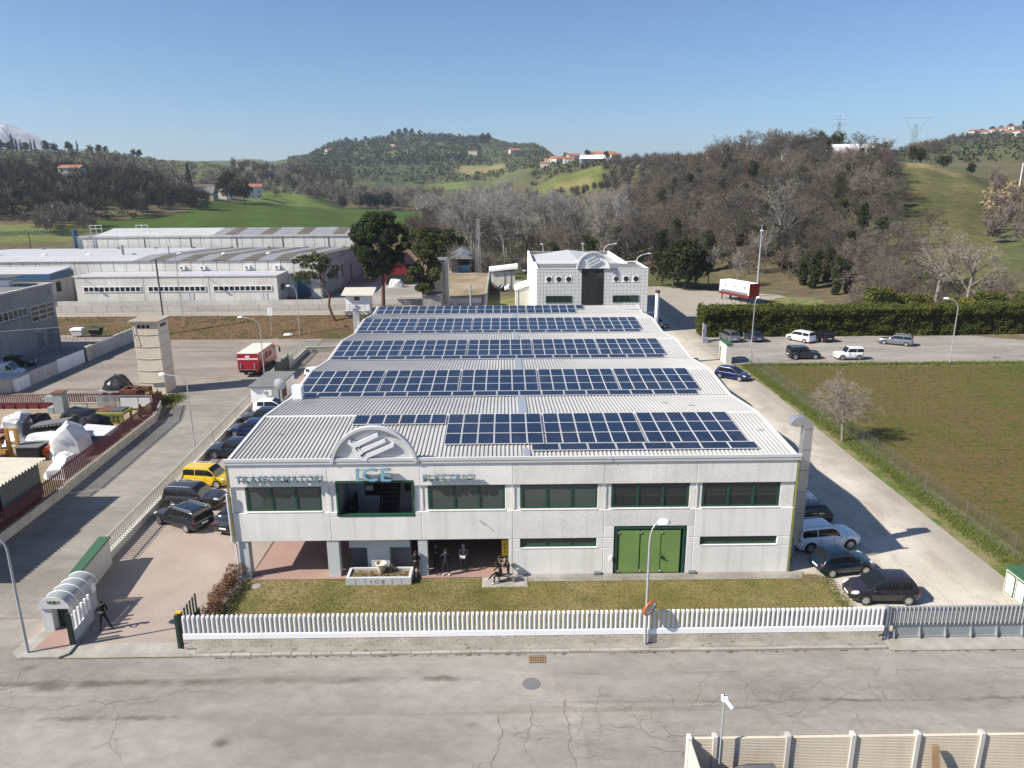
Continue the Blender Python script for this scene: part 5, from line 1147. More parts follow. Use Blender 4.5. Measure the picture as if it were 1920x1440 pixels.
dr_ = T('cable_drum', 'rust red drum lying beside the yellow green machine', 'drum', (-20.4, 71.6, 0)); MB().cyl((-20.9, 71.6, .75), (-19.9, 71.9, .75), .45, n=14).build('core', M['machine_green'], dr_); MB().cyl((-21.0, 71.57, .75), (-20.9, 71.6, .75), .75, n=16).build('flange', M['rust'], dr_); MB().cyl((-19.9, 71.9, .75), (-19.8, 71.93, .75), .75, n=16).build('flange', M['rust'], dr_)
bw = T('blue_skip', 'blue metal skip with a white sheet over its edge by the red fence', 'skip', (-21.3, 64.3, 0)); MB().hexa([(-22.7, 63.2, 0), (-20.0, 63.2, 0), (-20.0, 65.4, 0), (-22.7, 65.4, 0)], [(-23.0, 62.9, 1.1), (-19.7, 62.9, 1.1), (-19.7, 65.7, 1.1), (-23.0, 65.7, 1.1)]).build('body', M['bluefascia'], bw); MB().hexa([(-23.1, 62.8, 1.105), (-19.6, 63.0, 1.105), (-19.7, 65.2, 1.2), (-23.0, 65.7, 1.3)], [(-23.1, 62.8, 1.13), (-19.6, 63.0, 1.13), (-19.7, 65.2, 1.25), (-23.0, 65.7, 1.36)]).build('sheet', M['white_tarp'], bw)
fk = T('forklift', 'old yellow forklift mast and frame at the left frame edge', 'forklift', (-26.4, 60.2, 0))
for x in (-26.75, -26.0): MB().box(x, x+.22, 60.0, 60.25, .05, 2.85).build('mast', M['machine_yellow'], fk)
for z in (.3, 1.4, 2.65): MB().box(-26.53, -26.0, 60.02, 60.2, z, z+.2).build('cross_member', M['machine_yellow'], fk)
MB().box(-28.9, -26.8, 59.7, 60.7, .35, .95).build('chassis', M['machine_yellow'], fk)
for x in (-28.9, -27.2): MB().box(x, x+.1, 59.75, 59.85, .95, 2.1).build('cage_post', M['wood'], fk); MB().box(x, x+.1, 60.55, 60.65, .95, 2.1).build('cage_post', M['wood'], fk)
MB().box(-28.95, -27.05, 59.7, 60.7, 2.1, 2.18).build('cage_roof', M['wood'], fk)
for x in (-28.5, -27.0): MB().lathe([(.3, -.1), (.34, -.06), (.34, .06), (.3, .1)], (x, 59.65, .34), 14, axis='y').build('wheel', M['rubber'], fk)
rb = T('red_winch', 'red drum winch at the far left of the scrap yard', 'winch', (-30.6, 64.6, 0)); MB().cyl((-31.0, 64.4, .8), (-30.2, 64.8, .8), .5, n=14).build('drum', M['red_gate'], rb); MB().box(-31.2, -30.0, 64.2, 65.0, 0, .35).build('base', M['rust'], rb)
rw = T('wheel_compressor', 'black machine with an orange red wheel before the white covers', 'machine', (-24.2, 60.3, 0)); MB().box(-25.8, -23.9, 59.6, 61.0, .15, 1.25).build('body', M['black_tarp'], rw); MB().lathe([(.25, 0), (.58, -.03), (.6, .0), (.6, .14), (.25, .16)], (-23.3, 60.1, .62), 20, axis='y').build('wheel', M['orange'], rw); MB().cyl((-23.9, 60.15, .62), (-23.3, 60.15, .62), .08, n=8).build('axle', M['rust'], rw); MB().box(-25.9, -23.8, 59.5, 61.1, 1.25, 1.33).build('lid', M['slate'], rw)
pl_ = T('pallet_stack', 'two light wooden pallets behind the black machine', 'pallets', (-26.4, 62.6, 0))
for k in range(2): MB().box(-27.2, -25.6, 62.0, 63.2, .1+.35*k, .38+.35*k).build('pallet', M['wood'], pl_)
for k in range(5): MB().box(-27.2+.33*k, -26.95+.33*k, 62.0, 63.2, .732, .76).build('deck_board', M['sidewalk'], pl_)
fr_ = T('steel_rack', 'grey steel frame with corrugated and white infill at the yard bend', 'rack', (-24.2, 74.3, 0))
MB().box(-27.8, -20.9, 74.2, 74.3, 1.55, 1.65).build('top_bar', M['galv'], fr_)
for x in (-27.8, -24.4, -21.0): MB().box(x, x+.1, 74.2, 74.3, 0, 1.55).build('post', M['galv'], fr_)
for k in range(10): MB().box(-26.6+k*.2, -26.48+k*.2, 74.22, 74.28, .3, 1.5).build('corrugation', M['galv'], fr_)
MB().box(-24.2, -22.4, 74.22, 74.27, .3, 1.4).build('infill_panel', M['white_tarp'], fr_); MB().box(-22.3, -21.1, 74.22, 74.27, .3, 1.4).build('infill_panel', M['white_tarp'], fr_)
mat('tin', (.50, .46, .38), .6, .12, .8, streak=.2)
# tin shed at the left edge
sh = T('tin_shed', 'open tin shed with pale corrugated roof behind the red fence', 'shed', (-20.7, 45, 0))
def corr(x0, x1, y0, y1, za, zb, pitch=.34, h=.13):
    mb = MB(); n_ = int((y1-y0)/pitch*4)
    for i in range(n_+1):
        y = y0+(y1-y0)*i/n_; dz = h*(1 if i % 4 in (1, 2) else 0); mb.v += [(x0, y, za+dz), (x1, y, zb+dz)]
    for i in range(n_): mb.f.append((2*i, 2*i+1, 2*i+3, 2*i+2)); mb.m.append(0)
    return mb
corr(-24.0, -17.45, 45.0, 50.6, 3.72, 3.58).build('roof_sheet', M['tin'], sh); corr(-24.0, -17.4, 38.0, 44.9, 3.9, 3.72).build('roof_sheet', M['tin'], sh)
for y in (38.4, 43.0, 46.4, 50.3):
    for x in (-23.6, -18.15): MB().box(x-.06, x+.06, y-.06, y+.06, 0, 3.55).build('post', M['rust'], sh)
mb = MB()
for k in range(18): MB().box(-18.02, -17.98, 46.2+k*.24, 46.33+k*.24, .9, 3.4).build('wall_rib', M['slate'], sh)
MB().box(-18.06, -18.02, 46.2, 50.5, .9, 3.4).build('wall_sheet', M['slate'], sh)
MB().box(-24, -23.9, 38.0, 50.5, .0, 3.6).build('back_sheet', M['dark_int'], sh); MB().box(-23.9, -18.3, 50.4, 50.5, 0, 3.5).build('side_sheet', M['dark_int'], sh)
mat('wall_cap', (.30, .26, .21), .9, .2, 1.0, .1, 6)
# substation tower
tw = T('substation_tower', 'tall cream substation tower with round vents under its flat roof', 'tower', (-23.7, 82, 0))
tx0, tx1, ty0, ty1 = -25.1, -22.3, 80.5, 83.2
for k in range(6):
    z0 = .05+k*1.37; zt = z0+1.35
    MB().hexa([(tx0, ty0, z0), (tx1, ty0, z0), (tx1, ty1, z0), (tx0, ty1, z0)], [(tx0+.02, ty0+.02, zt), (tx1-.02, ty0+.02, zt), (tx1-.02, ty1-.02, zt), (tx0+.02, ty1-.02, zt)]).build('wall_block', M['tan_wall'], tw)
    MB().prism([(tx0, ty0-.03, zt-.03), (tx0+1.4, ty0-.045, zt-.10), (tx1, ty0-.03, zt-.03), (tx1, ty0-.03, zt+.01), (tx0, ty0-.03, zt+.01)], (0, .06, 0)).build('drip_ledge', M['tan_wall'], tw)
    MB().box(tx1-.02, tx1+.05, ty0, ty1, zt-.04, zt+.015).build('drip_ledge', M['tan_wall'], tw)
for k in range(3):
    MB().lathe([(.19, 0), (.19, .05)], (-24.35+k*.5, ty0-.03, 7.75), 16, axis='y').build('round_vent', M['dark_int'], tw); MB().lathe([(.19, 0), (.19, .05)], (tx1-.02, 81.35+k*.5, 7.75), 16, axis='x').build('round_vent', M['dark_int'], tw)
MB().hexa([(tx0-.3, ty0-.3, 8.27), (tx1+.3, ty0-.3, 8.27), (tx1+.3, ty1+.3, 8.27), (tx0-.3, ty1+.3, 8.27)], [(tx0-.3, ty0-.3, 8.40), (tx1+.3, ty0-.3, 8.40), (tx1+.3, ty1+.3, 8.5), (tx0-.3, ty1+.3, 8.5)]).build('roof_slab', M['wall_cap'], tw)
MB().box(-23.6, -22.5, ty0-.04, ty0, .9, 1.3).build('hatch', M['slate'], tw); MB().tube([(tx0+.1, ty0-.08, 8.2), (tx0+.25, ty0-.1, 6.6), (tx0+.5, ty0-.09, 5.9), (tx0+.3, ty0-.09, 5.6)], .03, 5).build('cable', M['slate'], tw)
MB().box(-26.0, -21.6, 79.8, 84.0, -.02, .05).struct('tower_plinth', M['kerb'])
# flat-roofed hut beside the drive
ht = T('hut', 'small white hut with grey flat roof and air conditioner beside the lane', 'hut', (-9.6, 78.8, 0)); MB().box(-11.05, -8.15, 75.7, 82.0, 0, 2.0).build('wall', M['white_paint'], ht); MB().box(-11.25, -7.95, 75.4, 82.2, 2.0, 2.14).build('roof', M['slate'], ht); MB().box(-9.55, -8.75, 75.4, 75.68, 1.15, 1.75).build('air_conditioner', M['lamp_white'], ht); MB().lathe([(.22, 0), (.22, .02)], (-9.3, 75.385, 1.45), 14, axis='y').build('fan_grille', M['grey_gate'], ht); MB().box(-8.14, -8.1, 77.0, 78.6, .3, 1.7).build('red_poster', M['red_gate'], ht)
for x in (-8.1, -7.7): MB().box(x, x+.1, 75.75, 75.85, 0, 2.0).build('post', M['cap_green'], ht)
# ---------------------------------------------------------------- red delivery truck
tk = T('delivery_truck', 'red box truck with white roof parked in the yard', 'truck', (-15.2, 91.5, 0), 0)
MB().box(-16.5, -14.0, 87.5, 93.6, .95, 3.0).build('cargo_box', M['red_truck'], tk); MB().box(-16.52, -13.98, 87.48, 93.62, 3.0, 3.05).build('box_roof', M['cream_paint'], tk)
MB().box(-16.5, -14.0, 87.46, 87.5, 2.25, 2.45).build('grey_stripe', M['alu_frame'], tk); MB().box(-15.5, -15.0, 87.47, 87.5, 2.52, 2.75).build('plate', M['lamp_white'], tk)
for x in (-16.15, -14.45): MB().box(x-.06, x+.06, 87.42, 87.5, 1.2, 1.8).build('lift_rail', M['grey_gate'], tk)
MB().box(-16.45, -14.05, 87.44, 87.5, .95, 1.05).build('sill', M['slate'], tk); MB().box(-16.4, -14.1, 87.6, 93.6, .62, .95).build('chassis', M['black'], tk)
for x in (-16.3, -14.2): MB().box(x-.12, x+.12, 87.45, 87.55, .7, .85).build('tail_light', M['tail_red'], tk)
cbm = MB().hexa([(-16.35, 93.75, .6), (-14.15, 93.75, .6), (-14.15, 95.5, .6), (-16.35, 95.5, .6)], [(-16.3, 93.75, 2.6), (-14.2, 93.75, 2.6), (-14.25, 95.1, 2.6), (-16.25, 95.1, 2.6)]).build('cab', M['red_truck'], tk)
MB().hexa([(-14.19, 94.2, 1.55), (-14.15, 94.2, 1.55), (-14.15, 95.2, 1.55), (-14.19, 95.2, 1.55)], [(-14.23, 94.2, 2.35), (-14.19, 94.2, 2.35), (-14.19, 95.0, 2.35), (-14.23, 95.0, 2.35)]).build('side_window', M['car_glass'], tk)
MB().tube([(-14.2, 95.2, 2.3), (-13.7, 95.3, 2.3), (-13.68, 95.3, 1.5)], .05, 5).build('mirror_arm', M['black'], tk); MB().box(-13.78, -13.58, 95.25, 95.35, 1.5, 2.1).build('mirror', M['black'], tk)
for y in (89.2, 94.6):
    for x in (-16.2, -14.3):
        wh = MB().lathe([(.38, -.14), (.43, -.10), (.43, .10), (.38, .14)], (x, y, .43), 18, axis='x').build('wheel', M['rubber'], tk); MB().lathe([(.22, -.15), (.22, .15)], (x, y, .43), 12, axis='x').build('rim', M['rim'], wh)
for k in range(3): MB().box(-13.995, -13.98, 89.0+k*1.4, 90.0+k*1.4, 1.7, 2.3+.15*(k % 2)).build('side_graphic', M['red_gate'], tk)
# ---------------------------------------------------------------- grey hall (left edge), courtyard wall
gh = T('grey_hall', 'grey concrete hall with gridded windows at the left frame edge', 'building', (-60, 95, 0))
MB().box(-78, -49.0, 78, 106.5, 0, 9.2).build('wall', M['grey_conc'], gh)
mb = MB(); mb.box(-49.3, -48.9, 77.9, 106.6, 9.2, 9.45); mb.box(-78, -49.3, 106.2, 106.6, 9.2, 9.44); mb.build('parapet', M['lt_conc'], gh); MB().box(-77.8, -49.4, 78.2, 106.1, 9.2, 9.25).build('flat_roof', M['slate'], gh)
def xwin(y0, y1, z0, z1, ny, nz, root, x=-49.0, fm='alu_frame'):
    w = MB().box(x, x+.04, y0, y1, z0, z1).build('window', M['glass_dark'], root); 
    for k in range(ny+1): yy = y0+(y1-y0)*k/ny; MB().box(x+.04, x+.09, yy-.05, yy+.05, z0, z1).build('mullion', M[fm], w)
    for k in range(nz+1): zz = z0+(z1-z0)*k/nz; MB().box(x+.041, x+.088, y0, y1, zz-.05, zz+.05).build('transom', M[fm], w)
xwin(100.7, 106.0, 4.75, 6.8, 3, 3, gh); xwin(88.0, 100.0, 5.85, 6.95, 12, 1, gh)
xwin(101.3, 102.6, 1.0, 3.05, 4, 6, gh, fm='grey_gate'); xwin(103.7, 105.1, 1.0, 3.05, 4, 6, gh, fm='grey_gate')
MB().box(-49.0, -48.6, 84, 100.2, 5.5, 5.7).build('canopy_slab', M['grey_conc'], gh); MB().box(-48.99, -48.95, 95.5, 97.5, 0, 3.2).build('door', M['grey_gate'], gh); MB().box(-48.99, -48.95, 88.5, 93.5, 0, 4.2).build('gate_leaf', M['grey_gate'], gh); MB().tube([(-48.92, 105.9, 1.9), (-48.92, 105.9, .02)], .05, 6).build('downpipe', M['grey_conc'], gh)
ac_ = T('roof_unit', 'white air conditioner under a small roof on the grey hall', 'air conditioner', (-54, 104.5, 9.25)); MB().box(-54.6, -53.4, 104, 105, 9.25, 10.1).build('unit', M['lamp_white'], ac_); MB().box(-56.2, -52.2, 103.2, 105.8, 10.5, 10.6).build('cover', M['eternit'], ac_)
for x in (-56, -52.4): MB().box(x, x+.08, 104, 104.08, 9.25, 10.5).build('post', M['galv'], ac_)
cy = T('courtyard_wall', 'whitish block wall with panel gate along the left yard', 'wall', (-40.2, 96, 0))
def blocks(y0, y1, h, m, nm='wall_section', th=.25): return MB().box(-40.2-th/2, -40.2+th/2, y0, y1, 0, h).build(nm, M[m], cy)
blocks(98.9, 104.5, 1.85, 'lt_conc'); blocks(104.6, 110.0, 2.0, 'lt_conc'); blocks(84.6, 90.3, 1.65, 'lt_conc'); blocks(96.95, 98.6, 2.0, 'block', 'pillar', .5)
for k in range(2): blocks(90.5+k*3.1, 93.5+k*3.1, 1.75, 'white_paint', 'gate_panel', .08)
blocks(96.75, 96.9, 2.0, 'black', 'gate_post', .12)
for k in range(3): blocks(81.9+k*.88, 82.72+k*.88, 1.5, 'white_paint', 'cabinet_door', .40)
MB().box(-43.0, -40.42, 81.5, 84.6, 0, 1.58).build('cabinet_block', M['block'], cy); MB().box(-43.1, -40.0, 81.4, 84.7, 1.58, 1.64).build('cabinet_cap', M['lt_conc'], cy)
for k in range(16): MB().box(-46.2+k*.2, -46.17+k*.2, 81.5, 81.53, .05, 1.45).build('railing_bar', M['black'], cy)
MB().box(-46.3, -43.0, 81.48, 81.55, 1.45, 1.5).build('railing_top', M['black'], cy)
for x, m, l_ in ((-50.7, 'white_paint', 'white wheeled waste container on the courtyard edge'), (-47.9, 'black', 'black wheeled waste container on the courtyard edge')):
    b_ = T('waste_container', l_, 'waste container', (x, 114, 0)); MB().hexa([(x-.7, 113.5, .25), (x+.7, 113.5, .25), (x+.7, 114.4, .25), (x-.7, 114.4, .25)], [(x-.9, 113.3, 1.15), (x+.9, 113.3, 1.15), (x+.9, 114.6, 1.15), (x-.9, 114.6, 1.15)]).build('body', M[m], b_); MB().hexa([(x-.95, 113.25, 1.155), (x+.95, 113.25, 1.155), (x+.95, 114.65, 1.155), (x-.95, 114.65, 1.155)], [(x-.8, 113.5, 1.4), (x+.8, 113.5, 1.4), (x+.8, 114.5, 1.4), (x-.8, 114.5, 1.4)]).build('lid', M[m], b_)
    for dx in (-.55, .55):
        for y in (113.6, 114.3): MB().lathe([(.1, -.04), (.12, 0), (.1, .04)], (x+dx, y, .13), 8, axis='x').build('wheel', M['rubber'], b_)
# ---------------------------------------------------------------- factories at the back left
def hall_panels(root, x0, x1, y, z0, z1, pitch, m='lt_conc'):
    n_ = round((x1-x0)/pitch); p_ = (x1-x0)/n_
    me = MB().box(.05, p_-.05, 0, .2, 0, z1-z0).mesh('wall_panel', M[m]); o_ = ORG[root.name][0]
    for k in range(n_): inst(me, 'wall_panel', root, (x0+k*p_-o_[0], y-rnd.uniform(0, .02)-o_[1], z0-o_[2]))
def roof_strips(root, x0, x1, prof, pitch, mats, thick=.12):
    n_ = round((x1-x0)/pitch); p_ = (x1-x0)/n_; o_ = ORG[root.name][0]
    for (ya, za), (yb_, zb) in zip(prof, prof[1:]):
        mes = [MB().hexa([(.02, 0, -thick), (p_-.02, 0, -thick), (p_-.02, yb_-ya, zb-za-thick), (.02, yb_-ya, zb-za-thick)], [(.02, 0, 0), (p_-.02, 0, 0), (p_-.02, yb_-ya, zb-za), (.02, yb_-ya, zb-za)]).mesh('roof_strip', M[m_]) for m_ in mats]
        for k in range(n_): inst(mes[k % len(mes)], 'roof_strip', root, (x0+k*p_-o_[0], ya-o_[1], za-o_[2]+.01*(k % 2)))
lb = T('low_workshop', 'low pale concrete workshop with three long window bands', 'workshop', (-42.5, 132.2, Z2))
MB().box(-60.4, -24.5, 132.2, 139.0, Z2, 7.05).build('wall_core', M['lt_conc'], lb)
for a_, b_ in ((-60.4, -48.35), (-48.25, -36.7), (-36.6, -24.5)): MB().box(a_, b_, 132.1, 132.2, Z2, 7.2).build('wall_panel', M['panel_wall'], lb)
MB().hexa([(-60.5, 132.0, 7.06), (-24.4, 132.0, 7.06), (-24.4, 139.0, 7.06), (-60.5, 139.0, 7.06)], [(-60.5, 132.0, 7.24), (-24.4, 132.0, 7.24), (-24.4, 139.0, 7.30), (-60.5, 139.0, 7.30)]).build('roof', M['whiteroof'], lb)
for a_, b_ in ((-59.1, -48.8), (-47.6, -37.3), (-36.0, -25.5)): strip_window(a_, b_, 4.45, 5.45, 11, 'glass_dark', 132.0, .12, lb, 'lamp_white')
for x in (-40.3, -27.1): d_ = MB().box(x-.7, x+.7, 132.04, 132.1, Z2, 4.2).build('door', M['fascia'], lb); MB().box(x-.02, x+.02, 132.02, 132.04, Z2, 4.2).build('door_gap', M['slate'], lb)
MB().box(-24.5, -24.42, 134.0, 136.0, 4.3, 5.4).build('side_window', M['glass_dark'], lb)
for x, l_ in ((-58.9, 'left'), (-36.8, 'right')):
    la = T('wall_lamp', 'wall lamp on a bent arm, %s one on the low workshop' % l_, 'lamp', (x, 132.0, 7.0)); MB().tube([(x, 132.0, 6.9), (x-.1, 131.4, 7.3), (x-.3, 130.9, 7.4)], .05, 5).build('arm', M['galv'], la); MB().box(x-.6, x-.1, 130.7, 131.1, 7.3, 7.45).build('head', M['lamp_white'], la)
mbk = T('long_factory', 'long pale panel factory with part white, part grey striped roof', 'factory', (-55, 139.2, Z2))
MB().box(-100, -18.5, 139.4, 178, Z2, 8.3).build('wall_core', M['grey_conc'], mbk); hall_panels(mbk, -100, -18.5, 139.2, Z2, 9.25, 2.42, 'panel_wall')
pr = [(139.0, 9.3), (146, 9.75), (178, 8.5)]
MB().prism([(-18.5, 139.4, 8.3), (-18.5, 178, 8.3), (-18.5, 178, 8.4), (-18.5, 146, 9.6), (-18.5, 139.4, 9.15)], (-.2, 0, 0)).build('gable', M['grey_conc'], mbk)
MB().box(-18.5, -18.3, 139.2, 178, Z2, 8.3).build('end_wall', M['grey_conc'], mbk)
roof_strips(mbk, -100, -53, pr, 4.7, ['whiteroof']); roof_strips(mbk, -53, -18.3, pr, 3.0, ['roof_grey', 'eternit'])
for k in range(9): x = -92+k*8.8; MB().lathe([(.5, 0), (.5, .25), (.02, .45)], (x, 147.5, 9.6), 10).build('roof_vent', M['lamp_white'], mbk)
for k in range(9): x = -92+k*8.8; MB().lathe([(.5, 0), (.5, .25), (.02, .45)], (x, 176.0, 8.5), 10).build('roof_vent', M['slate'], mbk)
for x, h_ in ((-58.5, 2.2), (-49.5, 2.0)): MB().cyl((x, 146.5, 9.4), (x, 146.5, 9.4+h_), .28 if x < -55 else .12, n=10).build('flue', M['galv'], mbk)
for x in (-44.0, -40.2, -31.9, -26.3):
    ac_ = T('air_conditioner', 'white air conditioner bracketed high on the long factory wall, '+{-44.0: 'first', -40.2: 'second', -31.9: 'third', -26.3: 'fourth'}[x]+' from the left', 'air conditioner', (x, 139, 7.6), 0, 'air conditioners on the long factory'); MB().box(x-.5, x+.5, 138.75, 139.15, 7.6, 8.3).build('unit', M['lamp_white'], ac_); MB().box(x-.45, x+.45, 138.9, 139.15, 7.5, 7.59).build('bracket', M['galv'], ac_); MB().lathe([(.26, 0), (.26, .02)], (x-.1, 138.73, 7.95), 12, axis='y').build('fan_grille', M['slate'], ac_)
MB().box(-22.9, -20.4, 139.0, 139.18, Z2, 6.2).build('blue_door', M['bluefascia'], mbk); MB().box(-23.2, -20.1, 138.0, 139.18, 7.0, 7.1).build('door_canopy', M['slate'], mbk); MB().box(-22.9, -20.4, 139.0, 139.17, 6.2, 6.9).build('door_window', M['glass_dark'], mbk)
MB().box(-18.29, -18.25, 152, 153.4, 4, 6.8).build('end_window', M['glass_dark'], mbk); MB().box(-18.29, -18.25, 157, 158.4, 4, 6.8).build('end_window', M['glass_dark'], mbk); MB().box(-18.29, -18.25, 166, 167.6, Z2, 5.5).build('end_door', M['bluefascia'], mbk)
bk = T('rear_hall', 'rear pale panel hall with ribbed walls behind the long factory', 'factory', (-53, 180, Z2))
MB().box(-86.2, -19.5, 180.2, 200, Z2, 10.9).build('wall_core', M['grey_conc'], bk); hall_panels(bk, -86.2, -19.5, 180, Z2, 10.9, 2.45, 'panel_wall')
MB().box(-86.3, -19.4, 179.8, 180.3, 10.9, 11.3).build('gutter', M['lt_conc'], bk)
roof_strips(bk, -82.0, -54.0, [(180.3, 11.2), (190, 12.5), (200, 11.3)], 4.6, ['whiteroof']); roof_strips(bk, -54.0, -19.5, [(180.3, 11.2), (190, 12.5), (200, 11.3)], 3.0, ['roof_grey', 'eternit', 'roof_grey'])
MB().box(-86.4, -82.0, 180.3, 200, 10.9, 11.25).build('flat_roof', M['slate'], bk); MB().box(-86.6, -86.2, 179.5, 181, 8, 12.8).build('blue_pier', M['bluefascia'], bk)
for k in range(5):
    for x in (-83.2, -82.6): MB().box(x, x+.06, 179.6, 179.7, 7.0, 11.6).build('ladder_rail', M['galv'], bk) if k == 0 else None
    MB().box(-83.2, -82.6, 179.6, 179.68, 7.3+k*.9, 7.36+k*.9).build('ladder_rung', M['galv'], bk)
for k in range(6): x = -70+k*11; MB().box(x-.06, x+.06, 179.9, 180.0, 8.5, 10.9).build('rust_streak_pipe', M['rust'], bk)
for x in (-85.8, -74.5):
    rl = T('roof_rail', 'white guard rail on the rear hall roof, '+('left' if x < -80 else 'right')+' one', 'guard rail', (x, 184, 11.2))
    for dx in (0, 1.4, 2.8): MB().box(x+dx, x+dx+.08, 186, 186.1, 11.25, 13.6).build('post', M['lamp_white'], rl)
    for z in (12.6, 13.4): MB().box(x, x+2.9, 186, 186.08, z, z+.1).build('rail', M['lamp_white'], rl)
bl = T('blue_fascia_building', 'low building with dark blue roof band behind the grey hall', 'building', (-80, 131, Z2)); MB().box(-105, -64.4, 131.4, 138.2, Z2, 7.0).build('wall', M['lt_conc'], bl); MB().box(-105, -64.3, 130.9, 131.3, 6.75, 7.85).build('fascia', M['bluefascia'], bl); MB().box(-64.3, -64.0, 130.9, 138.4, 6.75, 7.85).build('fascia', M['bluefascia'], bl)
MB().hexa([(-105, 131.3, 7.0), (-64.3, 131.3, 7.0), (-64.3, 138.4, 7.0), (-105, 138.4, 7.0)], [(-105, 131.3, 7.84), (-64.3, 131.3, 7.84), (-64.3, 138.4, 8.4), (-105, 138.4, 8.4)]).build('roof', M['whiteroof'], bl); MB().box(-64.42, -64.36, 133, 134.5, 4.4, 6.2).build('window', M['glass_dark'], bl)
MB().box(-72, -70.5, 131.34, 131.4, 4.6, 6.3).build('window', M['glass_dark'], bl)
# fence along the service road on the bank top
wf = T('wire_fence', 'low concrete kerb wall with wire fence along the bank top', 'fence', (-34, 121, Z2)); MB().box(-75, 8, 120.9, 121.15, 1.7, 2.55).build('kerb_wall', M['cream_paint'], wf)
pmm = MB().cyl((0, 0, 0), (0, 0, 1.2), .04, n=5).mesh('post', M['galv'])
for k in range(34): inst(pmm, 'post', wf, (-74.5+k*2.5+34, .02, .55))
mb = MB()
for z in np.arange(2.6, 3.75, .14): mb.box(-75, 8, 121.0, 121.012, z, z+.012)
for k in range(420): mb.box(-75+k*.2, -74.988+k*.2, 121.012, 121.02, 2.55, 3.72)
w_ = mb.build('wire_mesh', M['galv'], wf); w_['kind'] = 'stuff'
MB().box(-75, 12, 131.6, 131.8, 1.9, 2.9).thing('low_wall', M['lt_conc'], 'low grey wall on the far side of the service road', 'wall')
lgt = T('log', 'big brown log lying before the blue door', 'log', (-21.5, 134.5, Z2)); MB().tube([(-23.6, 134.4, 2.55), (-22, 134.5, 2.5), (-19.2, 134.6, 2.5)], [.5, .52, .45], 12).build('trunk', M['rust'], lgt, smooth=40)
# little things in the middle distance
hs = T('shed', 'small white shed with corrugated roof beside the pines', 'shed', (-8.6, 124.5, Z2)); MB().box(-10.6, -6.6, 123.2, 126.0, Z2, 4.9).build('wall', M['white_paint'], hs); MB().box(-9.1, -8.2, 123.15, 123.2, 4.0, 4.6).build('window', M['rust'], hs)
mb = MB()
for i in range(41): x = -11.2+i*.135; dz = .06*(i % 2); mb.v += [(x, 122.6, 4.85+dz), (x, 126.4, 5.75+dz)]
for i in range(40): mb.f.append((2*i, 2*i+2, 2*i+3, 2*i+1)); mb.m.append(0)
mb.build('roof', M['cream_paint'], hs)
tw2 = T('wall_tower', 'tall narrow cream blind-walled block behind the factory roof', 'block', (4.9, 130, Z2)); MB().box(2.8, 5.7, 130, 131.5, Z2, 9.4).build('wall', M['tan_wall'], tw2); MB().box(5.7, 6.3, 129.8, 131.7, Z2, 9.9).build('pier', M['lt_conc'], tw2); MB().box(2.2, 5.2, 126.0, 129.0, Z2, 4.2).build('annex', M['grey_conc'], tw2); MB().box(2.0, 5.3, 125.8, 129.2, 4.2, 4.5).build('annex_roof', M['slate'], tw2); MB().box(3.2, 5.6, 133, 140, 9.2, 9.5).build('rear_roof', M['slate'], tw2); MB().box(3.3, 3.6, 133.2, 139.8, Z2, 9.2).build('rear_wall', M['lt_conc'], tw2)
bs = T('site_shed', 'grey gabled shed with blue skip inside beyond the yard', 'shed', (5.8, 181, Z2)); MB().box(3.4, 3.6, 179.5, 188, Z2, 5.4).build('wall', M['grey_gate'], bs); MB().box(8.0, 8.2, 179.5, 188, Z2, 5.4).build('wall', M['grey_gate'], bs); MB().prism([(3.0, 179, 5.3), (8.6, 179, 5.3), (5.8, 179, 6.7)], (0, 4.5, 0)).build('roof', M['galv'], bs); MB().prism([(3.0, 183.6, 6.0), (8.6, 183.6, 6.0), (5.8, 183.6, 7.6)], (0, 4.5, 0)).build('roof', M['galv'], bs); MB().hexa([(3.9, 179.2, Z2), (7.8, 179.2, Z2), (7.8, 182, Z2), (3.9, 182, Z2)], [(3.7, 179, 3.8), (7.9, 179, 3.8), (7.9, 182, 3.8), (3.7, 182, 3.8)]).build('skip', M['bluefascia'], bs); MB().box(3.6, 8.0, 187, 187.2, Z2, 5.3).build('back', M['dark_int'], bs)
s2 = T('white_shed', 'flat white roofed shed left of the office', 'shed', (16, 164, 0)); MB().box(13.2, 18.6, 164.0, 169, 0, 4.0).build('wall', M['cream_paint'], s2); MB().hexa([(12.8, 163.5, 4.0), (19.2, 163.5, 4.6), (19.2, 169.5, 4.6), (12.8, 169.5, 4.0)], [(12.8, 163.5, 4.5), (19.2, 163.5, 5.2), (19.2, 169.5, 5.2), (12.8, 169.5, 4.5)]).build('roof', M['white_paint'], s2)
for x in (16.2, 17.6): MB().box(x, x+.12, 163.9, 164, 0, 4.0).build('post', M['slate'], s2)
for k, (x, y, m, l_) in enumerate(((13.9, 160.5, 'red_gate', 'rusty red machinery heap by the white shed'), (15.4, 160.0, 'slate', 'dark scrap heap by the white shed'), (17.0, 161.5, 'lamp_white', 'pale wrapped bale by the white shed'))):
    tarp((x, y, 0), (1.8, 1.6), 1.6, {'red_gate': 'rust', 'slate': 'black_tarp', 'lamp_white': 'white_tarp'}[m], l_, 30+k, cat='heap', name='scrap_heap')
rt = T('tent_hall', 'red fabric storage tent behind the pines', 'tent', (-4.5, 165, Z2)); MB().prism([(-9.3, 158, Z2), (-4.2, 158, Z2), (-4.2, 158, 5.0), (-6.6, 158, 7.6), (-9.3, 158, 5.5)], (0, 16, 0)).build('cover', M['red_tarp'], rt); MB().box(-9.0, -4.6, 157.9, 157.98, Z2, 4.2).build('opening', M['dark_int'], rt)
tarp((-6.5, 154.5, Z2), (3.4, 2.2), 1.9, 'white_tarp', 'bundles of white sacks before the red tent', 41, cat='sacks', name='sack_heap')
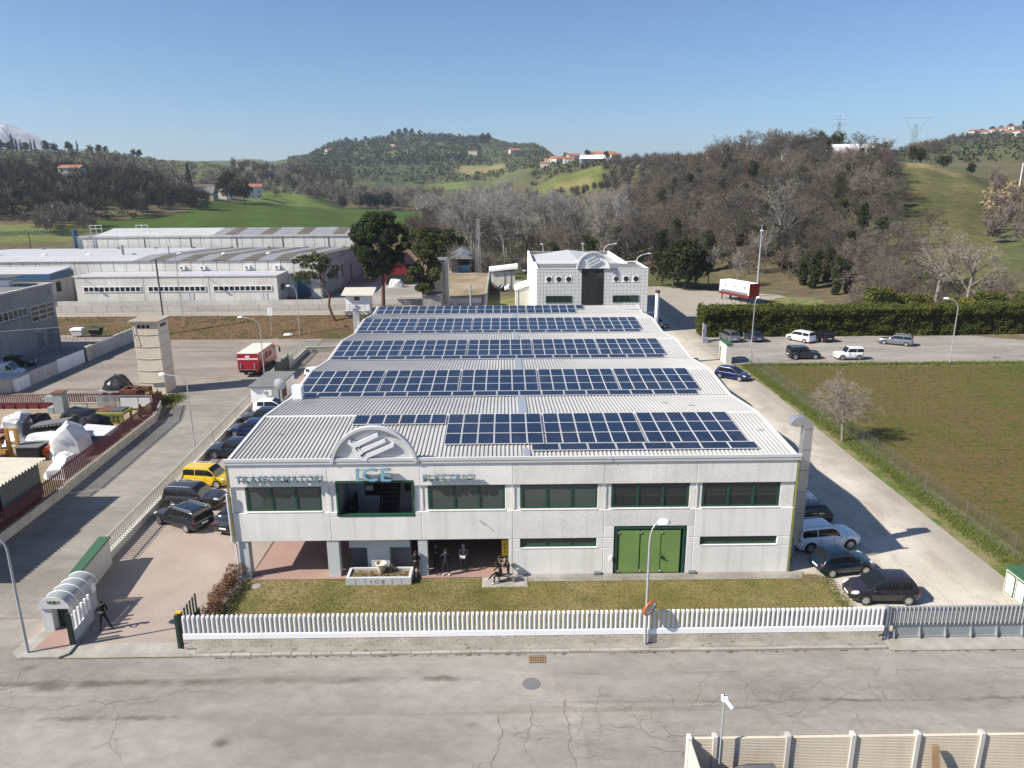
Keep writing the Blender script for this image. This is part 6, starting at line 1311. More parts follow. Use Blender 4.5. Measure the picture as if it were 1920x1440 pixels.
# lattice mast
lm = T('lattice_mast', 'slim steel lattice mast beyond the yard', 'mast', (10.2, 173, 0))
for sx_, sy_ in ((-1, -1), (1, -1), (0, 1)): MB().cyl((10.2+.75*sx_, 173+.75*sy_, 0), (10.2+.3*sx_, 173+.3*sy_, 15), .045, n=5).build('leg', M['galv'], lm)
mb = MB()
for k in range(15):
    w0 = .75-.45*k/15; w1 = .75-.45*(k+1)/15
    for (a_, b_) in (((-1, -1), (1, -1)), ((1, -1), (0, 1)), ((0, 1), (-1, -1))):
        mb.cyl((10.2+w0*a_[0], 173+w0*a_[1], k), (10.2+w1*b_[0], 173+w1*b_[1], k+1), .022, n=4); mb.cyl((10.2+w0*b_[0], 173+w0*b_[1], k), (10.2+w1*a_[0], 173+w1*a_[1], k+1), .022, n=4)
br_ = mb.build('bracing', M['galv'], lm); br_['kind'] = 'stuff'
for x, y, h_, l_ in ((-36.9, 113.5, 12.0, 'dark wooden pole behind the cream tower'), (-35.2, 116.5, 12.5, 'thin grey pole behind the cream tower')):
    z_ = 0.3; MB().cyl((x, y, z_), (x, y, h_), .13 if 'dark' in l_ else .06, n=6).thing('utility_pole', M['bark'] if 'dark' in l_ else M['pole'], l_, 'pole')
MB().tube([(-25.2, 80.5, 8.3), (-40, 78.5, 7.6), (-62, 75, 7.9)], .035, 4).thing('overhead_wire', M['galv'], 'sagging wire from the cream tower to the left', 'wire')
ps = T('sign_post', 'small white sign plate on a post at the bank foot', 'sign', (-20.3, 113.5, .4)); MB().cyl((-20.3, 113.5, .3), (-20.3, 113.5, 4.2), .05, n=6).build('post', M['pole'], ps); MB().box(-20.7, -19.9, 113.4, 113.46, 3.2, 4.4).build('plate', M['lamp_white'], ps)
for x, y, s_, l_ in ((-14.5, 108.2, .5, 'white sacks dumped at the back of the drive'),): tarp((-3.4, 100.5, 0), (1.6, 3.2), 1.4, 'white_tarp', l_, 52, cat='sacks', name='sack_heap')
tarp((-17.5, 112.6, .25), (1.6, .8), .35, 'white_tarp', 'crumpled white rubbish lying on the earth bank', 53, cat='rubbish', name='rubbish_heap')
# ================================================================ CARS
PAINT = {}
def paint(name, c, metal=.3, rough=.28):
    if name not in PAINT: PAINT[name] = mat('paint_'+name, c, rough, .02, .5, coord='obj', metal=metal, spec=.5, coat=.8)
    return PAINT[name]
def ell(c, r, n=10, m=6):
    mb = MB(); V = []; 
    for j in range(m+1):
        t_ = math.pi*j/m
        for i in range(n): a_ = 2*math.pi*i/n; V.append((c[0]+r[0]*math.sin(t_)*math.cos(a_), c[1]+r[1]*math.sin(t_)*math.sin(a_), c[2]+r[2]*math.cos(t_)))
    return mb.raw(V, [(j*n+i, (j+1)*n+i, (j+1)*n+(i+1) % n, j*n+(i+1) % n) for j in range(m) for i in range(n)])
STYLE = {  # rear base, roof rear, roof front, cowl (fractions of length from the rear), belt fraction, front end heights
    'hatch': dict(xb=.02, xr=.15, xq=.50, xf=.765, belt=.60, nose=.50, roofw=.73, rear=.60),
    'round': dict(xb=.02, xr=.17, xq=.48, xf=.755, belt=.60, nose=.52, roofw=.74, rear=.58),
    'wagon': dict(xb=.01, xr=.07, xq=.53, xf=.70, belt=.615, nose=.50, roofw=.76, rear=.60),
    'suv': dict(xb=.015, xr=.075, xq=.53, xf=.70, belt=.60, nose=.56, roofw=.78, rear=.60),
    'boxy': dict(xb=.005, xr=.035, xq=.55, xf=.665, belt=.60, nose=.56, roofw=.82, rear=.60),
    'mpv': dict(xb=.01, xr=.05, xq=.60, xf=.80, belt=.58, nose=.50, roofw=.78, rear=.58),
    'van': dict(xb=.003, xr=.015, xq=.70, xf=.84, belt=.56, nose=.48, roofw=.88, rear=.56)}
def car(label, x, y, head, dims, style, color, metal=.3, name='parked_car', cat='car', rails=False, group='cars parked around the factory', clad=None, z=.02, spare=False, dark_rim=False, roof_bars=False, blind=False):
    L, W, H = dims; s = STYLE[style]; w = W/2; pm = paint(*color, metal) if isinstance(color[1], tuple) else color
    root = T(name, label, cat, (x, y, z), R(head), group); X0 = -L/2
    zb = s['belt']*H; r_ = .205*H if style not in ('suv', 'boxy') else .215*H
    st = [(0., s['rear']*H*.84, .80, .36), (.018, s['rear']*H*.95, .92, .28), (.06, zb, .985, .23), (.16, zb*1.0, 1.0, .2), (.45, zb*.995, 1.0, .19), (s['xf'], zb*.975, 1.0, .19),
          ((s['xf']+.93)/2, (zb*.96+s['nose']*H)/2+.03, .985, .2), (.935, s['nose']*H+.01, .93, .22), (.98, s['nose']*H*.90, .84, .26), (1.0, s['nose']*H*.74, .70, .34)]
    V = []; n_ = 13
    for f_, zt, wf, z0 in st:
        ww = w*wf; zm = z0+(zt-z0)*.45
        half = [(0, z0), (ww*.86, z0), (ww*.975, z0+.10), (ww, zm), (ww*.985, zt-.12), (ww*.93, zt-.025), (0, zt+.025)]
        ring = [(yy, zz) for yy, zz in half]+[(-yy, zz) for yy, zz in half[-2:0:-1]]
        V += [(X0+f_*L, yy, zz) for yy, zz in ring]
    k_ = 12; Fq = []
    for i in range(len(st)-1):
        for j in range(k_): Fq.append((i*k_+j, i*k_+(j+1) % k_, (i+1)*k_+(j+1) % k_, (i+1)*k_+j))
    Fq += [tuple(range(k_-1, -1, -1)), tuple(range((len(st)-1)*k_, len(st)*k_))]
    body = MB().raw(V, [f_[::-1] for f_ in Fq]).build('body', pm, root, world=False, smooth=38)
    # greenhouse: one curved shell, panes are patches of the same surface set just proud of it
    wB, wR = w*.93, w*s['roofw']; zr = H-.035; zl = zb-.07
    xb, xr, xq, xf = [X0+s[k]*L for k in ('xb', 'xr', 'xq', 'xf')]
    def S(x, v, o_=0.0):
        if x < xr: f_ = 1-(1-max((x-xb)/(xr-xb), 0))**1.7
        elif x > xq: f_ = 1-(1-max((xf-x)/(xf-xq), 0))**1.45
        else: f_ = 1.0
        zt = zl+(zr-zl)*f_+.025*math.sin(math.pi*min(max((x-xb)/(xf-xb), 0), 1))
        a_ = abs(v); sg_ = 1 if v >= 0 else -1; we = wB+(wR-wB)*f_; ze = zl+(zt-.045-zl)*.995 if zt-zl > .05 else zl
        if a_ <= .6: k_ = a_/.6; yy = wB+(we-wB)*k_+.02*math.sin(math.pi*k_)*f_; zz = zl+(ze-zl)*k_
        else:
            k_ = (a_-.6)/.4*math.pi/2; yy = we*math.cos(k_)**.85 if k_ < 1.5707 else 0; zz = ze+(zt-ze+.02*f_)*math.sin(k_)**.8
        p_ = Vector((x, sg_*yy, zz))
        return p_
    def grid(xa, xc, va, vc, nx_, nv_, o_=0.0, f_xa=None):
        mb = MB(); P_ = [[S(xa+(xc-xa)*i/nx_, va+(vc-va)*j/nv_) for j in range(nv_+1)] for i in range(nx_+1)]
        if o_:
            Q = [[None]*(nv_+1) for _ in range(nx_+1)]; cc_ = Vector(((xb+xf)/2, 0, zl-.25))
            for i in range(nx_+1):
                for j in range(nv_+1):
                    du = P_[min(i+1, nx_)][j]-P_[max(i-1, 0)][j]; dv = P_[i][min(j+1, nv_)]-P_[i][max(j-1, 0)]; n__ = du.cross(dv)
                    n__ = n__.normalized() if n__.length > 1e-9 else Vector((0, 0, 1))
                    if n__.dot(P_[i][j]-cc_) < 0: n__ = -n__
                    Q[i][j] = P_[i][j]+n__*o_
            P_ = Q
        mb.v = [tuple(p_) for r__ in P_ for p_ in r__]
        for i in range(nx_):
            for j in range(nv_): a_ = i*(nv_+1)+j; mb.f.append((a_, a_+1, a_+nv_+2, a_+nv_+1)); mb.m.append(0)
        return mb
    cbn = MB(); xs_ = [xb+(xr-xb)*k/5 for k in range(5)]+[xr+(xq-xr)*k/6 for k in range(6)]+[xq+(xf-xq)*k/7 for k in range(8)]; nv_ = 22
    cbn.v = [tuple(S(x_, q__)) for x_ in xs_ for q__ in ([-(k/11.)-1e-7 for k in range(12)]+[k/11. for k in range(10, -1, -1)])]
    kk = 23
    for i in range(len(xs_)-1):
        for j in range(kk-1): a_ = i*kk+j; cbn.f.append((a_, a_+1, a_+kk+1, a_+kk)); cbn.m.append(0)
    cbn.build('cabin', pm, root, world=False, smooth=50)
    gl = M['car_glass']; um = xr+(xq-xr)*.47
    xw0 = xb+(xr-xb)*(.75 if style not in ('hatch', 'round') else .95)
    for sg__ in (1, -1):
        if blind: grid(xq-.25, xq+(xf-xq)*.62, sg__*.13, sg__*.53, 5, 4, .006).build('side_window', gl, root, world=False)
        else:
            grid(xw0, um-.03, sg__*.13, sg__*.53, 5, 4, .006).build('side_window', gl, root, world=False); grid(um+.03, xq+(xf-xq)*.66, sg__*.13, sg__*.53, 6, 4, .006).build('side_window', gl, root, world=False)
    grid(xq+(xf-xq)*.07, xq+(xf-xq)*.93, -.0001-.68, -.9999, 6, 5, .006).raw(grid(xq+(xf-xq)*.07, xq+(xf-xq)*.93, .68, .9999, 6, 5, .006).v, [(a_*6+b_, a_*6+b_+1, a_*6+b_+7, a_*6+b_+6) for a_ in range(6) for b_ in range(5)]).build('windshield', gl, root, world=False, smooth=40)
    if not blind: grid(xb+(xr-xb)*.22, xb+(xr-xb)*.90, -.68, -.9999, 5, 5, .006).raw(grid(xb+(xr-xb)*.22, xb+(xr-xb)*.90, .68, .9999, 5, 5, .006).v, [(a_*6+b_, a_*6+b_+1, a_*6+b_+7, a_*6+b_+6) for a_ in range(5) for b_ in range(5)]).build('rear_window', gl, root, world=False, smooth=40)
    # wheels
    wx = (X0+.185*L, X0+.805*L)
    for q_ in wx:
        for sg__ in (1, -1):
            yo = sg__*(w*1.0+.004)
            an_ = np.linspace(-.15, math.pi+.15, 15); ar = MB().prism([(q_+(r_+.06)*math.cos(a_), yo-.004*sg__, r_+(r_+.06)*math.sin(a_)) for a_ in an_], (0, sg__*.010, 0)).build('wheel_arch', clad or M['rubber'], root, world=False)
            yc = sg__*(w-.085); wh = MB().lathe([(r_*.80, -.10), (r_*.97, -.095), (r_, -.05), (r_, .05), (r_*.97, .102), (r_*.80, .108)], (0, 0, 0), 20, axis='y').build('wheel', M['rubber'], root, world=False, smooth=40); wh.location = (q_, yc, r_)
            mb = MB(); yy = .112*sg__
            mb.lathe([(r_*.66, yy-.012), (r_*.70, yy)], (0, 0, 0), 18, axis='y')
            rm_ = mb.build('rim', M['rubber'] if dark_rim else M['slate'], wh, world=False)
            mb = MB()
            for k in range(7):
                a_ = 2*math.pi*k/7; c_, s_ = math.cos(a_), math.sin(a_); tx, tz = -s_*.035*(r_/.31), c_*.035*(r_/.31)
                mb.prism([(c_*.04+tx, yy+.002*sg__, s_*.04+tz), (c_*.04-tx, yy+.002*sg__, s_*.04-tz), (c_*r_*.68-tx*1.3, yy+.002*sg__, s_*r_*.68-tz*1.3), (c_*r_*.68+tx*1.3, yy+.002*sg__, s_*r_*.68+tz*1.3)], (0, sg__*.012, 0))
            mb.lathe([(.06, yy), (.06, yy+.016*sg__)], (0, 0, 0), 10, axis='y'); hc = mb.build('hub_cap', M['slate'] if dark_rim else M['rim'], wh, world=False); hc['kind'] = 'stuff'
    # lights, plates, mirrors, handles
    zn = s['nose']*H
    for sg__ in (1, -1):
        o = ell((0, 0, 0), (.25, .17, .10)).build('headlight', M['head_lamp'], root, world=False, smooth=60); o.location = (X0+.935*L, sg__*w*.72, zn*.88); o.rotation_euler = (0, R(18), sg__*R(-28))
        o = ell((0, 0, 0), (.09, .09, .15 if style in ('wagon', 'boxy', 'mpv', 'suv') else .11)).build('taillight', M['tail_red'], root, world=False, smooth=60); o.location = (X0+.028*L, sg__*w*.84, zb*.90)
        o = ell((0, 0, 0), (.07, .11, .07), 8, 5).build('mirror', pm, root, world=False, smooth=60); o.location = (xf-.12*L*.55, sg__*(w+.07), zb+.05)
        for f_ in (.30, .52): MB().box(X0+f_*L, X0+f_*L+.16, sg__*w*.985-.012, sg__*w*.985+.012, zb*.87, zb*.87+.025).build('door_handle', pm, root, world=False)
        for f_ in (.335, .545, .735): MB().box(X0+f_*L-.006, X0+f_*L+.006, sg__*w*.992-.011, sg__*w*.992+.011, .30, zb*.93).build('door_seam', M['rubber'], root, world=False)
        if rails: MB().tube([(xr+.1, sg__*(wR-.04), H-.02), (xr+.25, sg__*(wR-.04), H+.045), (xq-.3, sg__*(wR-.04), H+.045), (xq-.1, sg__*(wR-.04), H-.02)], .02, 5).build('roof_rail', M['alu'], root, world=False)
    MB().box(X0-.012, X0+.02, -.26, .26, zb*.60, zb*.60+.11).build('number_plate', M['plate'], root, world=False); MB().box(-X0-.02, -X0+.012, -.26, .26, .36, .47).build('number_plate', M['plate'], root, world=False)
    MB().box(-X0-.07, -X0+.004, -w*.5, w*.5, zn*.60, zn*.72).build('grille', M['rubber'], root, world=False)
    MB().box(-X0-.05, -X0+.006, -w*.62, w*.62, .24, .33).build('lower_grille', M['rubber'], root, world=False)
    if clad:
        for sg__ in (1, -1): MB().box(X0+.05*L, X0+.95*L, sg__*(w*.99)-.012, sg__*(w*.99)+.012, .20, .42).build('sill_cladding', clad, root, world=False)
    if spare:
        o = MB().lathe([(r_*.9, -.08), (r_, -.05), (r_, .06), (r_*.7, .10), (.02, .10)], (0, 0, 0), 18, axis='x').build('spare_wheel', M['rubber'], root, world=False); o.location = (X0-.06, 0, zb); o.rotation_euler = (0, 0, math.pi)
    if roof_bars:
        for f_ in (.2, .45, .65): MB().box(X0+f_*L-.03, X0+f_*L+.03, -wR-.05, wR+.05, H+.06, H+.1).build('roof_bar', M['alu_frame'], root, world=False)
    return root
car('dark plum hatchback facing left by the white fence end', 37.15, 36.75, 178, (3.79, 1.70, 1.50), 'hatch', ('plum', (.030, .026, .032)))
car('small round dark blue car with its tail to the factory corner', 36.35, 39.85, 9, (3.55, 1.63, 1.47), 'round', ('navy', (.008, .022, .038)))
car('white SUV in the shade beside the factory duct', 36.55, 43.0, 9, (4.43, 1.81, 1.67), 'suv', ('white', (.80, .82, .84)), 0.0, rails=True)
car('black hatchback with its tail out, behind the white SUV', 36.3, 46.2, 188, (4.1, 1.76, 1.5), 'hatch', ('black', (.010, .011, .013)))
car('white car nose out of the shade, farthest of the row by the factory', 36.5, 49.5, 6, (4.2, 1.78, 1.5), 'hatch', ('white', (.80, .82, .84)), 0.0)
car('blue hatchback alone on the track by the cream wall block', 43.45, 85.1, -42, (4.03, 1.7, 1.48), 'hatch', ('blue', (.006, .018, .085)))
car('silver grey van-like car at the hedge, leftmost in the car park', 49.6, 107.2, 97, (4.2, 1.74, 1.62), 'mpv', ('silver', (.24, .25, .27)), .6)
car('slate blue car at the hedge, second from the left', 53.2, 107.2, 97, (4.1, 1.72, 1.5), 'hatch', ('slateblue', (.05, .065, .10)), .5)
car('white tall family car at the hedge beside a black one', 59.9, 106.2, 122, (4.15, 1.78, 1.67), 'mpv', ('white', (.80, .82, .84)), 0.0)
car('black boxy car at the hedge right beside the white one', 63.3, 106.5, 100, (3.7, 1.65, 1.62), 'boxy', ('black', (.010, .011, .013)))
car('silver estate car parked far right before the hedge', 72.6, 103.4, 148, (4.6, 1.79, 1.5), 'wagon', ('silver', (.24, .25, .27)), .6, rails=True)
car('dark green off-roader on the field side of the car park', 56.0, 95.3, 0, (4.24, 1.8, 1.70), 'boxy', ('olive', (.030, .032, .026)), .3, rails=True, clad=M['rubber'])
car('small white off-roader with grey sills on the field side', 61.7, 94.6, 180, (3.55, 1.6, 1.68), 'boxy', ('white', (.80, .82, .84)), 0.0, clad=M['slate'], spare=True)
car('silver estate car in the office shadow', 40.6, 117.5, 5, (4.5, 1.78, 1.5), 'wagon', ('silver', (.24, .25, .27)), .6)
car('black car in the office shadow behind the silver one', 40.4, 121.5, 5, (4.3, 1.78, 1.55), 'hatch', ('black', (.010, .011, .013)))
car('dark grey estate car slanting across the drive, nearest the gate', -6.45, 47.2, 151, (4.47, 1.84, 1.50), 'wagon', ('graphite', (.018, .022, .028)), .4, rails=True)
car('brown grey SUV between the yellow car and the estate', -6.75, 50.3, -7, (4.44, 1.85, 1.64), 'suv', ('taupe', (.055, .050, .050)), .5, rails=True, clad=M['rubber'])
car('bright yellow small car with black window line', -7.35, 54.2, -9, (3.65, 1.64, 1.58), 'mpv', ('yellowcar', (.62, .42, .005)), 0.0, rails=True)
car('black car half hidden by the left factory corner', -2.35, 47.1, 74, (4.2, 1.76, 1.48), 'hatch', ('black', (.010, .011, .013)))
car('dark blue SUV nose to the fence, half under the roof edge', -7.6, 60.4, 172, (4.3, 1.82, 1.66), 'suv', ('darkblue', (.012, .016, .030)), .3)
car('deep blue hatchback at the fence behind the dark SUV', -8.0, 66.2, 176, (4.0, 1.72, 1.5), 'hatch', ('blue', (.006, .018, .085)))
car('dark estate car at the fence before the white one', -8.0, 69.9, 178, (4.5, 1.78, 1.5), 'wagon', ('graphite', (.018, .022, .028)), .4)
car('white hatchback at the fence just before the hut', -7.9, 73.0, 2, (4.0, 1.72, 1.5), 'hatch', ('white', (.80, .82, .84)), 0.0)
car('white car behind the hut at the roof edge', -6.6, 85.8, -55, (4.0, 1.72, 1.48), 'hatch', ('white', (.80, .82, .84)), 0.0)
car('black saloon in the shaded courtyard of the grey hall', -47.9, 94.6, 8, (4.5, 1.8, 1.42), 'hatch', ('black', (.010, .011, .013)))
car('white van with roof bars behind the cabinet block', -45.6, 88.4, 10, (4.5, 1.85, 1.9), 'van', ('white', (.80, .82, .84)), 0.0, name='parked_van', cat='van', roof_bars=True, blind=True)
car('pale car whose roof just shows at the bottom frame edge', 25.55, 21.45, -88, (4.1, 1.75, 1.5), 'hatch', ('silver', (.24, .25, .27)), .6)
# ================================================================ PEOPLE
for n_, c_ in (('cloth_black', (.012, .013, .016)), ('cloth_navy', (.015, .018, .028)), ('cloth_grey', (.16, .16, .16)), ('cloth_beige', (.24, .20, .12)), ('shoe_white', (.65, .65, .65)), ('shoe_dark', (.02, .02, .02)), ('hair_dark', (.015, .010, .008)), ('hair_grey', (.30, .30, .30)), ('paper', (.7, .7, .7))):
    mat(n_, c_, .8, .08, 3.0, coord='obj')
BASE = dict(pel=(0, 0, .93), spi=(0, -.01, 1.10), che=(0, .0, 1.30), nek=(0, .0, 1.47), he0=(0, -.02, 1.55), he1=(0, -.03, 1.64), he2=(0, -.02, 1.71),
    sl=(.19, 0, 1.41), el=(.25, .02, 1.14), wl=(.26, -.06, .90), hl=(.26, -.08, .82), sr=(-.19, 0, 1.41), er=(-.25, .02, 1.14), wr=(-.26, -.06, .90), hr=(-.26, -.08, .82),
    tl=(.095, 0, .86), kl=(.11, -.02, .49), al=(.11, .03, .09), ol=(.13, -.14, .045), tr=(-.095, 0, .86), kr=(-.11, -.02, .49), ar=(-.11, .03, .09), orr=(-.13, -.14, .045))
RAD = dict(pel=.135, spi=.125, che=.145, nek=.058, he0=.072, he1=.094, he2=.066, sl=.068, el=.048, wl=.033, hl=.036, sr=.068, er=.048, wr=.033, hr=.036, tl=.088, kl=.060, al=.044, ol=.040, tr=.088, kr=.060, ar=.044, orr=.040)
BONES = [('pel', 'spi', 't'), ('spi', 'che', 't'), ('che', 'nek', 't'), ('nek', 'he0', 's'), ('he0', 'he1', 's'), ('he1', 'he2', 's'), ('che', 'sl', 't'), ('sl', 'el', 't'), ('el', 'wl', 't'), ('wl', 'hl', 's'), ('che', 'sr', 't'), ('sr', 'er', 't'), ('er', 'wr', 't'), ('wr', 'hr', 's'),
    ('pel', 'tl', 'l'), ('tl', 'kl', 'l'), ('kl', 'al', 'l'), ('al', 'ol', 'f'), ('pel', 'tr', 'l'), ('tr', 'kr', 'l'), ('kr', 'ar', 'l'), ('ar', 'orr', 'f')]
def person(label, loc, rz, pose, cols, hair='hair_dark', hair_long=False):
    J = {k: Vector(pose.get(k, v)) for k, v in BASE.items()}; names = list(J); V = [J[k] for k in names]; E_ = [(names.index(a), names.index(b)) for a, b, _ in BONES]; rad = [RAD[k] for k in names]
    bones = [(J[a], J[b], m_) for a, b, m_ in BONES]
    for w_, h_, sg_ in (('wl', 'hl', 1), ('wr', 'hr', -1)):                         # five fingers, unequal, slightly curled
        d = (J[h_]-J[w_]).normalized(); sd_ = d.cross(Vector((0, 1, 0))) if abs(d.y) < .8 else Vector((1, 0, 0)); sd_ = sd_.normalized(); up = sd_.cross(d)
        for k, (o_, ln) in enumerate(((-.030, .058), (-.010, .07), (.010, .066), (.030, .052), (.048, .045))):
            b_ = J[h_]+sd_*o_*.9+d*(.018 if k < 4 else -.015); m1 = b_+d*ln*.55+up*.012; m2 = b_+d*ln*.9+up*.035 if k < 4 else b_+d*ln*.5+sd_*.03
            i0 = len(V); V += [b_, m1, m2]; rad += [.012, .010, .008]; E_ += [(names.index(h_), i0), (i0, i0+1), (i0+1, i0+2)]; bones.append((b_, m2, 's'))
    me = bpy.data.meshes.new('body'); me.from_pydata([tuple(v) for v in V], E_, [])
    o = bpy.data.objects.new('body', me); col.objects.link(o); md = o.modifiers.new('skin', 'SKIN'); md.use_smooth_shade = True; md.branch_smoothing = .2
    for i, r_ in enumerate(rad): sv = me.skin_vertices[0].data[i]; sv.radius = (r_, r_*(.78 if i < 3 else 1)); sv.use_root = (i == 0)
    sb_ = o.modifiers.new('sub', 'SUBSURF'); sb_.levels = 1; sb_.render_levels = 1
    dg = bpy.context.evaluated_depsgraph_get(); bm_ = bpy.data.meshes.new_from_object(o.evaluated_get(dg)); bm_.name = 'body'; bpy.data.objects.remove(o)
    ms = {'t': cols[0], 'l': cols[1], 'f': cols[2], 's': 'skin'}; keys = list(ms)
    bm_.materials.clear()
    for k in keys: bm_.materials.append(M[ms[k]])
    def dist(p, a, b): ab = b-a; t_ = max(0, min(1, (p-a).dot(ab)/max(ab.length_squared, 1e-9))); return (p-a-ab*t_).length
    for f_ in bm_.polygons:
        c_ = f_.center; f_.material_index = keys.index(min(bones, key=lambda q: dist(c_, q[0], q[1])-(.02 if q[2] == 't' else 0))[2]); f_.use_smooth = True
    root = T('person', label, 'person', loc, rz, 'people at the factory')
    inst(bm_, 'body', root)
    hd = J['he1']; up = (J['he2']-J['he0']).normalized(); q = up.to_track_quat('Z', 'Y').to_matrix().to_4x4()
    hm = ell((0, .018, .035), (.102, .108, .095), 14, 8); 
    if hair_long: hm.raw(ell((0, .07, -.10), (.085, .05, .19), 12, 6).v, ell((0, 0, 0), (1, 1, 1), 12, 6).f)
    h_ = hm.build('hair', M[hair], root, world=False, smooth=60); h_.matrix_local = Matrix.Translation(hd) @ q
    fm = MB(); fm.raw(ell((0, -.105, -.01), (.014, .02, .022), 8, 5).v, ell((0, 0, 0), (1, 1, 1), 8, 5).f)
    for sx_ in (-1, 1): e_ = ell((sx_*.098, .0, -.01), (.012, .02, .032), 8, 5); fm.raw(e_.v, e_.f)
    f_ = fm.build('face_detail', M['skin'], root, world=False, smooth=60); f_.matrix_local = Matrix.Translation(hd) @ q
    for sx_ in (-1, 1):
        e_ = ell((sx_*.034, -.094, .012), (.014, .008, .008), 8, 4).build('eye', M['cloth_black'], root, world=False); e_.matrix_local = Matrix.Translation(hd) @ q
    e_ = ell((0, -.092, -.055), (.026, .006, .006), 8, 4).build('mouth', M['tail_red'], root, world=False); e_.matrix_local = Matrix.Translation(hd) @ q
    return root
PHONE = dict(el=(.25, -.02, 1.14), wl=(.09, -.26, 1.16), hl=(.04, -.31, 1.18), er=(-.25, -.02, 1.14), wr=(-.09, -.26, 1.16), hr=(-.04, -.31, 1.18), he0=(0, -.04, 1.54), he1=(0, -.07, 1.62), he2=(0, -.07, 1.69))
person('person in black with legs apart inside the open gate', (-5.35, 34.55, .015), R(25), dict(PHONE, kl=(.20, -.08, .5), al=(.34, -.12, .09), ol=(.40, -.26, .045), kr=(-.14, .02, .5), ar=(-.20, .06, .09), orr=(-.24, -.10, .045)), ('cloth_black', 'cloth_black', 'shoe_dark'))
person('person in black looking down at the hands beside the planter', (10.62, 39.62, .02), R(5), PHONE, ('cloth_black', 'cloth_navy', 'shoe_dark'))
person('person in dark clothes with one hand at the chin behind the pillar', (11.75, 40.5, .03), R(20), dict(el=(.26, -.06, 1.16), wl=(.02, -.20, 1.22), hl=(-.04, -.22, 1.24), er=(-.22, -.12, 1.18), wr=(-.06, -.17, 1.42), hr=(-.03, -.17, 1.49)), ('cloth_black', 'cloth_black', 'shoe_dark'))
person('person in dark clothes and white shoes with hands behind the back', (12.42, 39.75, .03), R(-5), dict(el=(.30, .06, 1.16), wl=(.12, .16, .98), hl=(.05, .18, .95), er=(-.30, .06, 1.16), wr=(-.12, .16, .98), hr=(-.05, .18, .95), kl=(.14, -.02, .49), al=(.17, .02, .09), ol=(.20, -.15, .045), kr=(-.14, -.02, .49), ar=(-.17, .02, .09), orr=(-.20, -.15, .045)), ('cloth_navy', 'cloth_black', 'shoe_white'))
g4 = person('grey-haired person in a grey jacket holding papers under the overhang', (13.42, 40.35, .03), R(8), dict(el=(.27, -.04, 1.15), wl=(.12, -.24, 1.04), hl=(.05, -.28, 1.02), er=(-.27, -.04, 1.15), wr=(-.12, -.24, 1.02), hr=(-.05, -.28, 1.0)), ('cloth_grey', 'cloth_black', 'shoe_dark'), 'hair_grey')
MB().box(13.22, 13.55, 40.0, 40.1, .97, 1.10).thing('paper_sheaf', M['paper'], 'white papers held by the grey-haired person', 'papers')
SIT = dict(pel=(0, 0, .64), spi=(0, -.05, .82), che=(0, -.14, 1.02), nek=(0, -.22, 1.17), he0=(0, -.28, 1.22), he1=(0, -.34, 1.28), he2=(0, -.36, 1.35), sl=(.18, -.15, 1.11), el=(.25, -.22, .88), wl=(.10, -.44, .82), hl=(.05, -.50, .80), sr=(-.18, -.15, 1.11), er=(-.25, -.22, .88), wr=(-.10, -.44, .84), hr=(-.05, -.50, .82),
    tl=(.09, -.06, .60), kl=(.11, -.46, .60), al=(.12, -.52, .16), ol=(.13, -.70, .11), tr=(-.09, -.06, .60), kr=(-.10, -.48, .62), ar=(-.05, -.80, .34), orr=(-.04, -.98, .36))
person('seated person in a black coat with head bowed on the bench', (15.75, 38.84, .0), R(-72), SIT, ('cloth_black', 'cloth_black', 'shoe_white'), 'hair_dark', True)
BEND = dict(pel=(0, .06, .92), spi=(0, -.06, 1.08), che=(0, -.22, 1.24), nek=(0, -.36, 1.35), he0=(0, -.43, 1.38), he1=(0, -.51, 1.40), he2=(0, -.56, 1.43), sl=(.18, -.26, 1.32), el=(.26, -.34, 1.08), wl=(.14, -.54, 1.14), hl=(.10, -.58, 1.22), sr=(-.18, -.26, 1.32), er=(-.24, -.40, 1.10), wr=(-.12, -.58, 1.20), hr=(-.09, -.60, 1.28))
person('standing person in a beige top bending over the seated one', (16.15, 39.33, .045), R(-75), BEND, ('cloth_beige', 'cloth_black', 'shoe_dark'), 'hair_dark', True)
# ================================================================ TREES
def leafmat(name, c, c2, rough=.8, tr=.0):
    m, N, L, b = nodes_of(name); b.inputs['Roughness'].default_value = rough; b.inputs['Specular IOR Level'].default_value = .15
    oi = N.new('ShaderNodeObjectInfo'); ge = N.new('ShaderNodeNewGeometry'); no = N.new('ShaderNodeTexNoise'); no.inputs['Scale'].default_value = .55; no.inputs['Detail'].default_value = 3
    L.new(ge.outputs['Position'], no.inputs['Vector'])
    ad = N.new('ShaderNodeMath'); ad.operation = 'MULTIPLY_ADD'; L.new(oi.outputs['Random'], ad.inputs[0]); ad.inputs[1].default_value = .85
    mr = N.new('ShaderNodeMapRange'); mr.inputs['From Min'].default_value = .3; mr.inputs['From Max'].default_value = .7; mr.inputs['To Min'].default_value = -.1; mr.inputs['To Max'].default_value = .5; L.new(no.outputs['Fac'], mr.inputs['Value'])
    L.new(mr.outputs['Result'], ad.inputs[2])
    mx = N.new('ShaderNodeMix'); mx.data_type = 'RGBA'; mx.clamp_factor = True; L.new(ad.outputs[0], mx.inputs['Factor']); mx.inputs['A'].default_value = (*c, 1); mx.inputs['B'].default_value = (*c2, 1)
    L.new(mx.outputs['Result'], b.inputs['Base Color']); return m
leafmat('twig_brown', (.062, .051, .042), (.18, .15, .125)); leafmat('twig_pale', (.19, .17, .15), (.33, .30, .27)); leafmat('twig_dark', (.040, .034, .027), (.095, .078, .060)); leafmat('twig_darker', (.032, .028, .024), (.075, .065, .052)); leafmat('twig_near', (.22, .18, .15), (.32, .275, .235))
